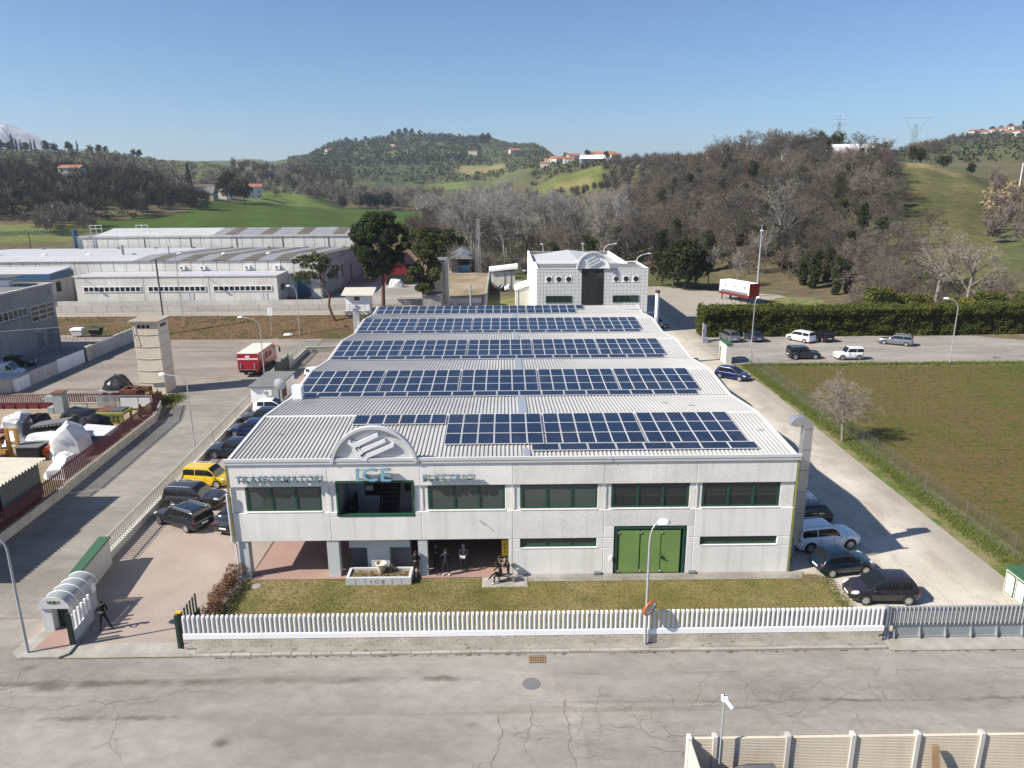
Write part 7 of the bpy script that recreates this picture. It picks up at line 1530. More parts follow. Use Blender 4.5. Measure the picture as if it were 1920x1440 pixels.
leafmat('ivy', (.018, .030, .009), (.045, .058, .018)); leafmat('pine_leaf', (.024, .042, .013), (.075, .092, .026)); leafmat('hedge_leaf', (.036, .052, .012), (.135, .125, .026)); leafmat('scrub', (.035, .048, .020), (.095, .105, .045)); leafmat('olive', (.055, .070, .038), (.11, .125, .070)); leafmat('evergreen', (.012, .022, .008), (.040, .050, .016)); leafmat('red_shrub', (.10, .045, .025), (.19, .10, .055)); leafmat('reed', (.16, .125, .07), (.24, .19, .115)); leafmat('weed', (.045, .085, .012), (.12, .14, .035))
def _perp(d, r):
    a = r.normal(size=3); a -= d*a.dot(d); n = np.linalg.norm(a); return a/n if n > 1e-6 else _perp(d, r)
def bare_tree(seed, H, mode, counts=(8, 7, 6, 7), tw=.022, r0=None, name='t'):
    """Meshes of trunk with limbs, and of the twig crown."""
    r = np.random.RandomState(seed); r0 = r0 or H*.018; tv, tf, cv, cf = [], [], [], []
    ang = {'poplar': (24, 26, 30, 32), 'oak': (52, 48, 46, 46), 'spread': (40, 42, 42, 44)}[mode]
    def seg(p, q, ra, rb, n, V, Fc):
        d = q-p; d = d/np.linalg.norm(d); a = _perp(d, r); b = np.cross(d, a); k = len(V)
        for c, rr in ((p, ra), (q, rb)):
            for i in range(n): t_ = 2*math.pi*i/n; V.append(c+a*rr*math.cos(t_)+b*rr*math.sin(t_))
        for i in range(n): Fc.append((k+i, k+(i+1) % n, k+n+(i+1) % n)); Fc.append((k+i, k+n+(i+1) % n, k+n+i))
    def grow(p, d, ln, rad, lev):
        if lev == 4:
            for k in range(2):
                q = p+d*ln/2+r.normal(0, .05, 3)*ln; s = _perp(d, r)*tw*(1-.35*k); i = len(cv)
                if k == 0: cv.extend([p-s, p+s, q+s*.6, q-s*.6]); cf.append((i, i+1, i+2)); cf.append((i, i+2, i+3))
                else: cv.extend([p-s, p+s, q]); cf.append((i, i+1, i+2))
                p = q; d = d+r.normal(0, .25, 3); d /= np.linalg.norm(d)
            return
        ns = (4, 3, 2, 1)[lev]; pts = [p]; dd = d.copy()
        for k in range(ns):
            dd = dd+r.normal(0, .05+.05*lev, 3)+np.array([0, 0, .05 if mode != 'oak' else .03]); dd /= np.linalg.norm(dd); pts.append(pts[-1]+dd*ln/ns)
        V, Fc = (tv, tf) if lev < 2 else (cv, cf)
        for k in range(ns): seg(pts[k], pts[k+1], rad*(1-.6*k/ns), rad*(1-.6*(k+1)/ns), (6, 5, 3, 3)[lev], V, Fc)
        nc = counts[lev]
        for k in range(nc):
            f = (.30+.70*(k+r.rand())/nc) if lev == 0 else (.22+.78*(k+r.rand())/nc)
            x = f*ns; i = min(int(x), ns-1); b = pts[i]+(pts[i+1]-pts[i])*(x-i)
            a_ = R(ang[lev]+r.uniform(-12, 12)); s = _perp(dd, r)
            if lev == 0: t_ = 2.4*k+r.uniform(-.4, .4); s = np.array([math.cos(t_), math.sin(t_), 0.])
            nd = dd*math.cos(a_)+s*math.sin(a_); nd /= np.linalg.norm(nd)
            l2 = ln*((.78 if mode == 'oak' else .66)*(1-.45*f) if lev == 0 else (.62-.25*f))
            l2 *= r.uniform(.8, 1.2); l2 = max(l2, .35)
            grow(b, nd, l2, rad*(.55 if lev == 0 else .5)*(1-.35*f), lev+1)
    grow(np.zeros(3), np.array([r.uniform(-.06, .06), r.uniform(-.06, .06), 1.]), H*.74, r0, 0)
    cv_ = np.array(cv); sc = H/max(cv_[:, 2].max(), .1); cv_ *= sc; tv_ = np.array(tv)*sc
    return tv_, tf, cv_, cf
def leaf_cloud(r, centers, radii, n, size, flat=1.0, tri=True):
    """n leaf-sized triangles spread through ellipsoid clumps, more of them near the clump surface."""
    k = r.randint(0, len(centers), n); d = r.normal(size=(n, 3)); d /= np.linalg.norm(d, axis=1)[:, None]
    rad = r.uniform(.25, 1, n)**.45; c = centers[k]+d*radii[k]*rad[:, None]
    a = r.normal(size=(n, 3)); a /= np.linalg.norm(a, axis=1)[:, None]; b = r.normal(size=(n, 3)); b -= a*(a*b).sum(1)[:, None]; b /= np.linalg.norm(b, axis=1)[:, None]
    s = size*r.uniform(.6, 1.4, (n, 1)); v = np.stack([c-a*s, c+a*s*.9-b*s*.5, c+b*s], 1).reshape(-1, 3)
    return v, np.arange(len(v)).reshape(-1, 3)
BT = {}
def tree_kind(key, variants): BT[key] = variants
def mk_bare(key, n, H, mode, bark, twig, counts=(8, 7, 6, 7), tw=.022, ivy=0):
    out = []
    for k in range(n):
        tv, tf, cv, cf = bare_tree(100*len(BT)+k, H, mode, counts, tw)
        tm = np_obj('trunk', tv, np.array(tf), M[bark], parent='mesh', smooth=True); cm_ = np_obj('crown', cv, np.array(cf), M[twig], parent='mesh'); ex = None
        if ivy:
            r = np.random.RandomState(900+k); hz_ = np.linspace(.08, .82, 13)*H; cs = np.stack([r.normal(0, .35, 13), r.normal(0, .35, 13), hz_], 1); ra = np.stack([.9+.9*np.sin(np.linspace(.3, 2.8, 13))]*3, 1)*np.array([1, 1, .8])*H/13
            v, f = leaf_cloud(r, cs, ra, ivy, .22); ex = np_obj('ivy', v, f, M['ivy'], parent='mesh')
        out.append((tm, cm_, ex))
    BT[key] = (H, out)
mk_bare('bare_tree', 7, 11., 'oak', 'bark', 'twig_brown', (9, 8, 6, 8), .026); mk_bare('pale_poplar', 5, 16., 'poplar', 'bark_pale', 'twig_pale', (11, 8, 6, 6), .024); mk_bare('dark_tree', 5, 12., 'oak', 'bark', 'twig_dark', (9, 8, 6, 7), .024)
mk_bare('ivy_tree', 4, 11., 'poplar', 'bark', 'twig_dark', (6, 5, 4, 4), ivy=2600)
trnd = random.Random(5); NT_ = {}
def plant(key, x, y, z, h, label, group, cat='tree', name=None, rz=None):
    H, vs = BT[key]; tm, cm_, ex = vs[trnd.randrange(len(vs))]; s_ = h/H
    o = T(name or key, label, cat, (x, y, z-.1), trnd.uniform(0, 6.28) if rz is None else rz, group); o.scale = (s_*trnd.uniform(.9, 1.15), s_*trnd.uniform(.9, 1.15), s_)
    inst(tm, 'trunk', o); inst(cm_, 'crown', o)
    if ex: inst(ex, 'ivy', o)
    NT_[key] = NT_.get(key, 0)+1
    return o
def spots(n, px0, px1, D0, D1, mind, ok=None, tries=40, seed=1, taken=None):
    r = random.Random(seed); out = taken if taken is not None else []; res = []
    for k in range(n*tries):
        if len(res) >= n: break
        px = r.uniform(px0, px1); D = math.sqrt(r.uniform(D0**2, D1**2))
        if ok and not ok(px, D): continue
        x, y = at(px, D)
        if all((x-a)**2+(y-b)**2 > mind**2 for a, b in out): out.append((x, y)); res.append((x, y, px, D))
    return res
edge = lambda px, D: D > np.interp(px, [1120, 1200, 1300, 1400, 1560, 1640, 1700], [225, 205, 190, 182, 178, 176, 170]) and px < np.interp(D, [170, 200, 240, 280, 330], [1610, 1680, 1690, 1665, 1650])
tk_ = []
for x, y, px, D in spots(54, 1180, 1690, 178, 330, 7.5, edge, seed=21, taken=tk_): plant('ivy_tree', x, y, terrain_z(x, y), trnd.uniform(8, 12.5), 'ivy-clad tree in the wood on the right hillside', 'ivy-clad trees of the right hill wood')
for x, y, px, D in spots(225, 1150, 1700, 178, 335, 4.8, edge, seed=22, taken=tk_): plant('bare_tree', x, y, terrain_z(x, y), trnd.uniform(6.5, 14.5)*(.6 if D > 295 and 1535 < px < 1655 else 1), 'bare brown tree in the wood on the right hillside', 'bare trees of the right hill wood')
for x, y, px, D in spots(60, 1150, 1690, 200, 335, 5.0, edge, seed=23, taken=tk_): plant('dark_tree', x, y, terrain_z(x, y), trnd.uniform(8.5, 12.5)*(.6 if D > 295 and 1535 < px < 1655 else 1), 'dark bare tree in the wood on the right hillside', 'dark trees of the right hill wood')
tk2 = []
mid = lambda px, D: D > np.interp(px, [760, 860, 900, 1000, 1100, 1240], [215, 205, 190, 188, 185, 190])
for x, y, px, D in spots(60, 820, 1185, 192, 300, 6.0, mid, seed=31, taken=tk2): plant('pale_poplar', x, y, max(terrain_z(x, y), 0), trnd.uniform(14, 20), 'pale grey bare poplar in the wood behind the office', 'pale poplars behind the office')
for x, y, px, D in spots(34, 775, 1240, 190, 260, 5.5, mid, seed=32, taken=tk2): plant('bare_tree', x, y, max(terrain_z(x, y), 0), trnd.uniform(8, 14), 'bare brown tree in the wood behind the office', 'bare trees behind the office')
for x, y, px, D in spots(14, 850, 1250, 185, 250, 7.0, mid, seed=33, taken=tk2): plant('ivy_tree', x, y, max(terrain_z(x, y), 0), trnd.uniform(8, 12), 'ivy-clad tree in the wood behind the office', 'ivy-clad trees behind the office')
for x, y, px, D in spots(26, 770, 900, 215, 300, 6.0, None, seed=34, taken=tk2): plant('dark_tree', x, y, max(terrain_z(x, y), 0), trnd.uniform(9, 14), 'dark bare tree at the field edge left of the poplars', 'dark trees at the field edge')
foot = lambda px, D: at(px, D)[1] > 117
for x, y, px, D in spots(16, 1640, 1930, 128, 160, 5.0, foot, seed=36): plant('bare_tree', x, y, max(terrain_z(x, y), 0), trnd.uniform(4.5, 8), 'bare tree at the foot of the grass slope behind the hedge', 'bare trees at the slope foot')
for x, y, px, D in spots(20, 1600, 1760, 150, 200, 5.0, foot, seed=37): plant('bare_tree', x, y, max(terrain_z(x, y), 0), trnd.uniform(6, 10), 'bare tree at the wood corner beside the grass slope', 'bare trees at the wood corner')
# single trees one can pick out
plant('pale_poplar', *at(1480, 196), terrain_z(*at(1480, 196)), 21, 'tall white-barked bare tree standing out before the hill wood', None)
plant('pale_poplar', *at(1447, 186), terrain_z(*at(1447, 186)), 12, 'slim pale bare tree beside the billboard mast', None)
plant('pale_poplar', *at(530, 640), terrain_z(*at(530, 640)), 24, 'broad pale bare tree on the slope beyond the green field', None)
for px, h_, l_ in ((1395, 9, 'low pale bare tree over the hedge, left of the billboard'), (1340, 10, 'pale bare tree beside the dark evergreens')): plant('pale_poplar', *at(px, 172), terrain_z(*at(px, 172)), h_, l_, None)
nb = []
for k, (seed, H_) in enumerate(((501, 14.5), (507, 13.5))):
    tv, tf, cv, cf = bare_tree(seed, H_, 'spread', (8, 8, 7, 6), .022, H_*.022); nb.append((np_obj('trunk', tv, np.array(tf), M['bark_pale'], parent='mesh', smooth=True), np_obj('crown', cv, np.array(cf), M['twig_near'], parent='mesh'), None))
BT['slope_tree'] = (14., nb)
x, y = at(1785, 150); plant('slope_tree', x, y, 0.3, 15.5, 'gnarled pale bare tree on the grass slope, left of two', None)
x, y = at(1845, 146); o = plant('slope_tree', x, y, .2, 14.5, 'leaning pale bare tree on the grass slope, right of two', None); o.rotation_euler = (R(4), R(24), R(30))
tv, tf, cv, cf = bare_tree(611, 6.6, 'oak', (15, 8, 7, 6), .0095, .16)
BT['field_tree'] = (6.4, [(np_obj('trunk', tv, np.array(tf), M['bark_pale'], parent='mesh', smooth=True), np_obj('crown', cv, np.array(cf), M['twig_near'], parent='mesh'), None)])
plant('field_tree', 46.6, 62.6, .1, 6.6, 'leafless tree at the mesh fence throwing its shadow on the field', None, rz=1.0)
# evergreen trees from leaf clumps
def leafy(key, n, H, spec, leaf, nl, size, bark='bark'):
    out = []
    for k in range(n):
        r = np.random.RandomState(700+len(BT)*20+k); cs, ra = spec(r, H); v, f = leaf_cloud(r, cs, ra, nl, size)
        tb = MB(); tb.tube([(0, 0, 0), (r.uniform(-.2, .2), r.uniform(-.2, .2), H*.3), (r.uniform(-.3, .3), 0, H*.62), (0, 0, H*.86)], [H*.022, H*.018, H*.012, H*.004], 7)
        for j in range(0, len(cs), max(1, len(cs)//9)): c = cs[j]; tb.tube([(0, 0, max(c[2]*.72, .2)), (c[0]*.6, c[1]*.6, c[2]*.9), tuple(c)], [H*.008, H*.005, H*.002], 4)
        out.append((tb.mesh('trunk', M[bark], 60), np_obj('crown', v, f, M[leaf], parent='mesh'), None))
    BT[key] = (H, out)
def pine_spec(r, H):
    n = 46; t_ = r.uniform(0, 6.28, n); q = np.sqrt(r.rand(n)); z = H*(.60+.36*(1-q**2)*r.uniform(.75, 1, n)); cs = np.stack([q*H*.27*np.cos(t_), q*H*.27*np.sin(t_), z], 1); return cs, np.tile([H*.075, H*.075, H*.05], (n, 1))*r.uniform(.7, 1.25, (n, 1))
def loose_pine(r, H):
    n = 60; t_ = r.uniform(0, 6.28, n); zf = r.uniform(.22, .97, n); q = np.interp(zf, [.2, .45, .75, .97], [.10, .18, .25, .08])*np.sqrt(r.rand(n)); return np.stack([q*H*np.cos(t_), q*H*np.sin(t_), zf*H], 1), np.tile([H*.06, H*.06, H*.045], (n, 1))*r.uniform(.6, 1.3, (n, 1))
def cyp_spec(r, H):
    n = 22; zf = np.linspace(.08, .95, n); q = np.interp(zf, [0, .2, .6, 1], [.07, .10, .085, .02])*H; t_ = r.uniform(0, 6.28, n); return np.stack([q*.3*np.cos(t_), q*.3*np.sin(t_), zf*H], 1), np.stack([q*.9, q*.9, np.full(n, H*.06)], 1)
def round_spec(r, H):
    n = 40; d = r.normal(size=(n, 3)); d /= np.linalg.norm(d, axis=1)[:, None]; d *= r.uniform(.4, 1, (n, 1)); return d*np.array([H*.34, H*.34, H*.36])+np.array([0, 0, H*.58]), np.tile([H*.13]*3, (n, 1))*r.uniform(.6, 1.2, (n, 1))
def big_pine(r, H):
    n = 130; t_ = r.uniform(0, 6.28, n); zf = .34+.64*r.rand(n)**.75; q = np.interp(zf, [.36, .55, .78, .98], [.13, .24, .30, .10])*np.sqrt(r.rand(n)); return np.stack([q*H*np.cos(t_), q*H*np.sin(t_), zf*H], 1), np.tile([H*.065, H*.065, H*.05], (n, 1))*r.uniform(.6, 1.3, (n, 1))
leafy('big_pine', 2, 15., big_pine, 'pine_leaf', 34000, .15, 'bark_pine')
leafy('umbrella_pine', 2, 15., pine_spec, 'pine_leaf', 9000, .17, 'bark_pine'); leafy('stone_pine', 2, 14., loose_pine, 'pine_leaf', 26000, .15, 'bark_pine'); leafy('cypress', 3, 12., cyp_spec, 'evergreen', 1500, .2); leafy('evergreen_tree', 4, 9., round_spec, 'evergreen', 3000, .24); leafy('conifer', 3, 10., cyp_spec, 'evergreen', 2600, .26)
plant('big_pine', -5.3, 129.3, Z2, 16.2, 'big dark umbrella pine beside the small white shed', None); plant('stone_pine', 2.2, 127.2, Z2, 14.0, 'dark pine with yellowish tips left of the cream block', None)
# small leaning pine on the bank
r = np.random.RandomState(77); n = 34; t_ = r.uniform(0, 6.28, n); q = np.sqrt(r.rand(n)); cs = np.stack([-2.6+q*3.2*np.cos(t_), q*2.4*np.sin(t_), 6.6+3.4*r.rand(n)+1.2*(1-q)], 1); v, f = leaf_cloud(r, cs, np.tile([.75, .75, .5], (n, 1)), 3600, .15)
sp = T('pine_tree', 'small crooked pine leaning left on the earth bank', 'tree', (-11.2, 117.5, 1.5)); tb = MB().tube([(0, 0, 0), (-.5, 0, 1.2), (-.9, .1, 2.6), (-.6, 0, 4.0), (-1.6, 0, 6.2), (-2.4, 0, 8.6)], [.24, .22, .2, .17, .12, .05], 8)
for j in range(0, n, 4): c = cs[j]; tb.tube([(-1.4, 0, 5.6), ((c[0]-1.6)/2, c[1]/2, (c[2]+6)/2), tuple(c)], [.08, .05, .02], 4)
tb.build('trunk', M['bark_pine'], sp, world=False, smooth=60); np_obj('crown', v, f, M['pine_leaf'], parent=sp)
for k, (px, D, h_) in enumerate(((1250, 172, 8), (1272, 168, 10.5), (1295, 166, 11.5), (1316, 169, 10), (1525, 176, 8.5), (1545, 173, 9.5), (1590, 165, 9), (1612, 168, 8))): plant('evergreen_tree' if k < 4 else 'ivy_tree', *at(px, D), terrain_z(*at(px, D)), h_, ('dense dark evergreen at the wood edge right of the office, %s from the left' if k < 4 else 'ivy-smothered tree at the wood edge behind the hedge, %s from the left') % ORDN[k % 4], 'evergreens at the wood edge' if k < 4 else 'ivy-smothered trees behind the hedge')
for k, (px, D, h_) in enumerate(((640, 570, 11), (672, 600, 12), (690, 560, 13), (705, 565, 12), (725, 570, 14), (795, 210, 9), (815, 208, 10), (838, 205, 10))): plant('evergreen_tree', *at(px, D), terrain_z(*at(px, D)), h_, ('dark evergreen at the far edge of the green field, %s from the left' if D > 300 else 'dark evergreen beyond the yard near the lattice mast, %s from the left') % ORDN[k % 5], 'evergreens beyond the green field' if D > 300 else 'evergreens near the lattice mast')
for px, D, h_, k_ in ((355, 520, 22, 'cypress'), (425, 505, 19, 'evergreen_tree'), (455, 520, 17, 'evergreen_tree')): plant(k_, *at(px, D), terrain_z(*at(px, D)), h_, {355: 'tall dark conifer above the farm on the left', 425: 'round dark tree left of the far villa', 455: 'dark tree just before the far villa'}[px], None)
# skyline trees of the left ridge
for k, (px, h_) in enumerate(((12, 20), (30, 18), (60, 17), (97, 20), (112, 17), (140, 19), (178, 15), (195, 16), (207, 14), (258, 15), (268, 15))): plant('evergreen_tree', *at(px, 890), terrain_z(*at(px, 890))-1, h_*.6, 'rounded pine on the skyline of the left ridge, %s from the left' % ORDN[k], 'pines on the left skyline', name='ridge_pine')
for k, (px, h_) in enumerate(((5, 18), (36, 24), (43, 18), (51, 17), (70, 17), (77, 17), (155, 16))): plant('cypress', *at(px, 880), terrain_z(*at(px, 880)), h_*.7, 'slim cypress on the skyline of the left ridge, %s from the left' % ORDN[k], 'cypresses on the left skyline')
for k, (px, D, h_) in enumerate(((655, 1740, 13), (672, 1745, 12), (690, 1748, 13), (740, 1755, 13), (752, 1758, 15), (764, 1760, 16), (776, 1758, 15), (790, 1755, 13), (905, 1600, 22), (915, 1610, 22), (1060, 930, 12), (1100, 900, 12), (1135, 880, 10))): plant('evergreen_tree', *at(px, D), terrain_z(*at(px, D)), h_, 'dark tree on the far wooded hill and village ridge, %s from the left' % ORDN[k], 'trees on the far wooded hill')
for k, (px, D, h_) in enumerate(((1705, 345, 6.5), (1720, 350, 6), (1765, 350, 5.5), (1817, 338, 5))): plant('evergreen_tree', *at(px, D), terrain_z(*at(px, D)), h_, 'small round olive tree on top of the grass slope, %s from the left' % ORDN[k], 'olive trees on the grass slope', name='olive_tree')
for k, (px, D, h_) in enumerate(((1325, 335, 12), (1360, 338, 14), (1395, 340, 14), (1430, 338, 13), (1460, 338, 12), (1600, 336, 12), (1700, 352, 9.5), (1722, 356, 10), (1740, 352, 10.5))): plant('bare_tree', *at(px, D), terrain_z(*at(px, D)), h_, 'bare tree standing on the skyline of the right hill, %s from the left' % ORDN[k], 'bare trees on the right skyline')
for k, (px, D, h_) in enumerate(((1490, 372, 11), (1510, 374, 11), (1535, 372, 12), (1560, 372, 12))): plant('evergreen_tree', *at(px, D), terrain_z(*at(px, D)), h_, 'flat-topped pine on the skyline before the pylon, %s from the left' % ORDN[k], 'pines before the pylon', name='ridge_pine')
# ---------------------------------------------------------------- hedge
r = np.random.RandomState(12)
def hedge(name, label, x0, x1, y0, y1, h, n, m, size, seed, cat='hedge', z0=0.0, step=2.4):
    r = np.random.RandomState(seed); o = T(name, label, cat, ((x0+x1)/2, (y0+y1)/2, z0)); cx, cy = (x0+x1)/2, (y0+y1)/2
    cs, ra = [], []
    x = x0+1
    while x < x1:
        for yy in np.linspace(y0+.8, y1-.8, 3):
            for zz in np.linspace(.5, h-.9, 4): cs.append((x+r.uniform(-.6, .6)-cx, yy+r.uniform(-.3, .3)-cy, zz+r.uniform(-.3, .45))); ra.append(np.array([1.25, .95, .95])*r.uniform(.8, 1.2))
        x += step
    v, f = leaf_cloud(r, np.array(cs), np.array(ra), n, size); np_obj('foliage', v, f, m, parent=o)
    mb = MB().box(x0+.6-cx, x1-.6-cx, y0+.45-cy, y1-.45-cy, 0, h-.55); mb.build('inner_twigs', M['ivy'], o, world=False); return o
hg = T('hedge', 'long clipped dark green conifer hedge behind the car park', 'hedge', (75, 111.5, 0)); r = np.random.RandomState(12); n = 105000
q_ = r.rand(n); X_ = r.uniform(46.4, 104, n); top = 4.25+.35*(fbm(X_, X_*0, .35)-.47)*2+np.clip((X_-84)/20, 0, 1)*.5; f_ = q_ < .52; g_ = (q_ >= .52) & (q_ < .9)
Zh = np.where(f_, r.rand(n)**.9*top, np.where(g_, top, r.rand(n)*top)); Yh = np.where(f_, 109.7, np.where(g_, r.uniform(109.7, 113.2, n), r.uniform(109.7, 113.2, n))); X_ = np.where(~f_ & ~g_, 46.4, X_)
bl_ = (fbm(X_, Zh*1.3+Yh, .9)-.47)*1.1; Yh = np.where(f_, Yh+bl_-.1*Zh*(Zh > 3.4), Yh); Zh = np.where(g_, Zh+bl_*.5-.25*np.abs(Yh-111.4)**2*.12, Zh); Pn = np.stack([X_-75, Yh-111.5, np.maximum(Zh, .05)], 1)
v, f = leaf_cloud(r, Pn, np.tile([.16, .16, .16], (n, 1)), n, .13); v2, f2 = leaf_cloud(r, Pn[:5000]+np.array([0, 0, .1]), np.tile([.55, .5, .55], (5000, 1)), 7000, .12); np_obj('foliage', np.vstack([v, v2]), np.vstack([f, f2+len(v)]), M['hedge_leaf'], parent=hg); MB().box(46.7-75, 103.8-75, -1.35, 1.4, 0, 3.9).build('inner_twigs', M['ivy'], hg, world=False)
for k, (x, y, w_, h_, l_) in enumerate(((76.5, 116.5, 4.5, 6.3, 'big shaggy bush rising behind the hedge before the grass slope'), (82, 117, 4, 5.2, 'rounded bush behind the hedge, second from the left'), (99, 113.5, 5, 6.5, 'tall hedge bush at the right frame edge'), (93, 115, 4, 5.6, 'bush behind the hedge near the right frame edge'), (88, 114, 3, 5.0, 'small bush behind the hedge below the leaning tree'))):
    hedge('bush', l_, x-w_/2, x+w_/2, y-1.8, y+1.8, h_, 5200, M['hedge_leaf'], .18, 60+k, 'bush', 0., 1.2)
rs = T('shrub_row', 'reddish leafless shrub row between drive and lawn', 'shrub', (-.1, 37.5, 0)); r = np.random.RandomState(5); n = 30; cs = np.stack([r.uniform(-.28, .28, n), np.linspace(-2.3, 2.4, n), r.uniform(.35, .7, n)], 1); v, f = leaf_cloud(r, cs, np.tile([.42, .35, .42], (n, 1)), 5200, .045); np_obj('twigs', v, f, M['red_shrub'], parent=rs)
tb = MB()
for k in range(60): x, y = r.uniform(-.2, .2), r.uniform(-2.4, 2.4); tb.cyl((x, y, 0), (x+r.uniform(-.3, .3), y+r.uniform(-.3, .3), r.uniform(.6, 1.05)), .012, .004, 3)
st_ = tb.build('stems', M['rust'], rs, world=False); st_['kind'] = 'stuff'
# undergrowth in front of the woods, weeds, field sprouts
def scat(n, fn, seed, name, m, size, rad, per=9, kind='stuff'):
    r = np.random.RandomState(seed); P_ = fn(r, n); v, f = leaf_cloud(r, P_+np.array([0, 0, 1])*np.asarray(rad).reshape(-1, 1)[:1]*.5, np.tile(np.asarray([rad, rad, rad*.8]), (len(P_), 1))*r.uniform(.5, 1.4, (len(P_), 1)), len(P_)*per, size)
    o = np_obj(name, v, f, m); o['kind'] = kind; return o
def polar_pts(px0, px1, D0, D1, ok=None):
    def fn(r, n):
        out = []
        while len(out) < n:
            px = r.uniform(px0, px1); D = math.sqrt(r.uniform(D0**2, D1**2))
            if ok is None or ok(px, D, r): x, y = at(px, D); out.append((x, y, 0, px, D))
        a = np.array(out); a[:, 2] = terrain_aD(np.arctan2(a[:, 0]-CAM[0], a[:, 1]), np.hypot(a[:, 0]-CAM[0], a[:, 1])); return a[:, :3]
    return fn
scat(420, polar_pts(1160, 1700, 172, 335, lambda px, D, r: edge(px, D)), 41, 'undergrowth', M['twig_brown'], .30, 1.5, 34)
scat(240, polar_pts(770, 1250, 184, 300, lambda px, D, r: mid(px, D)), 42, 'undergrowth', M['twig_brown'], .28, 1.4, 34)
scat(110, polar_pts(1180, 1690, 176, 330, lambda px, D, r: edge(px, D)), 43, 'bramble', M['scrub'], .25, 1.4, 30)
scat(60, polar_pts(770, 1250, 182, 280, lambda px, D, r: mid(px, D)), 44, 'bramble', M['scrub'], .25, 1.3, 30)
tufts(15000, lambda r, n: np.stack([46.2+np.abs(r.normal(0, .9, n))+r.uniform(0, 1.0, n), r.uniform(33.3, 92, n), np.full(n, .015)], 1), .06, .28, M['weed'], 'verge_grass', 51, 'stuff', None, .02, .8, 2)
tufts(1600, lambda r, n: np.stack([34.9+r.normal(0, .28, n), r.uniform(33.2, 39.0, n), np.full(n, .012)], 1), .03, .12, M['grass_blade'], 'lawn_edge_grass', 56, 'stuff', None, .014, 1.0, 3)
tufts(700, lambda r, n: np.stack([r.uniform(33.2, 35.4, n), 38.9+r.normal(0, .3, n), np.full(n, .012)], 1), .03, .10, M['reed'], 'corner_grass', 57, 'stuff', None, .014, 1.0, 3)
tufts(6000, lambda r, n: np.stack([r.uniform(47.5, 110, n), 91.4+r.normal(0, .35, n), np.full(n, .02)], 1), .15, .45, M['weed'], 'margin_grass', 52, 'stuff', None, .04, .8, 2)
tufts(52000, lambda r, n: np.stack([48.6+(r.rand(n)**.9)*50, 33+r.rand(n)*58, np.full(n, .01)], 1), .05, .13, M['weed'], 'field_sprouts', 53, 'stuff', None, .045, 1.2, 1)
tufts(2600, lambda r, n: np.stack([-21.2+r.normal(0, .8, n), 77.8+r.normal(0, 1.1, n), np.full(n, .0)], 1), .08, .3, M['weed'], 'yard_weeds', 54, 'stuff', None, .03, .8, 2)
tufts(3500, lambda r, n: (lambda x, v_: np.stack([x, 111+v_*9.2, 2.02*smooth01(v_, 0, 1)+.02], 1))(r.uniform(-70, 10, n), r.rand(n)), .1, .4, M['reed'], 'bank_grass', 55, 'stuff', None, .05, .9, 1)
# ================================================================ FAR WOODS, HOUSES, PYLONS
def far_trees(name, fn, n, hr, m, seed, ns=150, tw=.10, wide=.34, col2=None):
    """A wood that reads as one mass: slivers radiating through each crown."""
    r = np.random.RandomState(seed); P_ = fn(r, n); n = len(P_); h = r.uniform(*hr, n); N_ = n*ns; k = np.repeat(np.arange(n), ns)
    d = r.normal(size=(N_, 3)); d[:, 2] = np.abs(d[:, 2])*.9+.15; d /= np.linalg.norm(d, axis=1)[:, None]
    base = P_[k]+np.stack([np.zeros(N_), np.zeros(N_), h[k]*r.uniform(.16, .55, N_)], 1)
    ro = r.uniform(.35, 1, N_)[:, None]; L_ = h[k][:, None]*np.array([wide, wide, .46])
    tip = base+d*L_*ro; mid_ = base+d*L_*ro*r.uniform(.25, .6, (N_, 1)); s = np.cross(d, r.normal(size=(N_, 3))); s /= np.linalg.norm(s, axis=1)[:, None]; s *= tw*r.uniform(.6, 1.5, (N_, 1))
    v = np.stack([mid_-s, mid_+s, tip], 1).reshape(-1, 3); o = np_obj(name, v, np.arange(len(v)).reshape(-1, 3), m); o['kind'] = 'stuff'; return o
lw = lambda px, D, r: D > np.interp(px, [-400, 150, 250, 370], [392, 400, 404, 430]) and D < np.interp(px, [-400, 300, 385], [560, 560, 470])
far_trees('left_wood', polar_pts(-260, 385, 395, 560, lw), 420, (11, 17), M['twig_darker'], 71, 260, .12)
far_trees('left_wood_brown', polar_pts(-260, 380, 400, 600, lw), 130, (11, 17), M['twig_brown'], 72, 260, .12)
scat(260, polar_pts(-260, 385, 394, 550, lw), 73, 'left_wood_ivy', M['ivy'], .5, 3.2, 60)
far_trees('far_tree_row', polar_pts(560, 830, 590, 700), 150, (10, 17), M['twig_brown'], 74, 200, .16)
far_trees('far_poplars', polar_pts(775, 960, 400, 620), 90, (13, 19), M['twig_pale'], 75, 220, .12)
far_trees('mid_wood', polar_pts(870, 1010, 330, 480), 90, (9, 15), M['twig_brown'], 76, 260, .09)
far_trees('mid_wood_pale', polar_pts(860, 1050, 300, 420), 60, (12, 17), M['twig_pale'], 77, 260, .07)
far_trees('hill_wood', polar_pts(1130, 1340, 340, 600, lambda px, D, r: r.rand() < .8), 200, (8, 13), M['twig_brown'], 78, 240, .10)
far_trees('hill_wood_left', polar_pts(440, 660, 660, 1050), 150, (10, 16), M['twig_dark'], 79, 160, .2)
far_trees('ridge_wood', polar_pts(-200, 520, 560, 700, lambda px, D, r: D > 560 or px > 380), 160, (9, 13), M['twig_brown'], 80, 160, .16)
far_trees('slope_hedgerow', polar_pts(1860, 2050, 180, 330), 60, (6, 10), M['twig_brown'], 81, 240, .07)
scat(120, polar_pts(1630, 1930, 130, 175, lambda px, D, r: at(px, D)[1] > 117), 97, 'slope_foot_scrub', M['scrub'], .2, 1.1, 34)
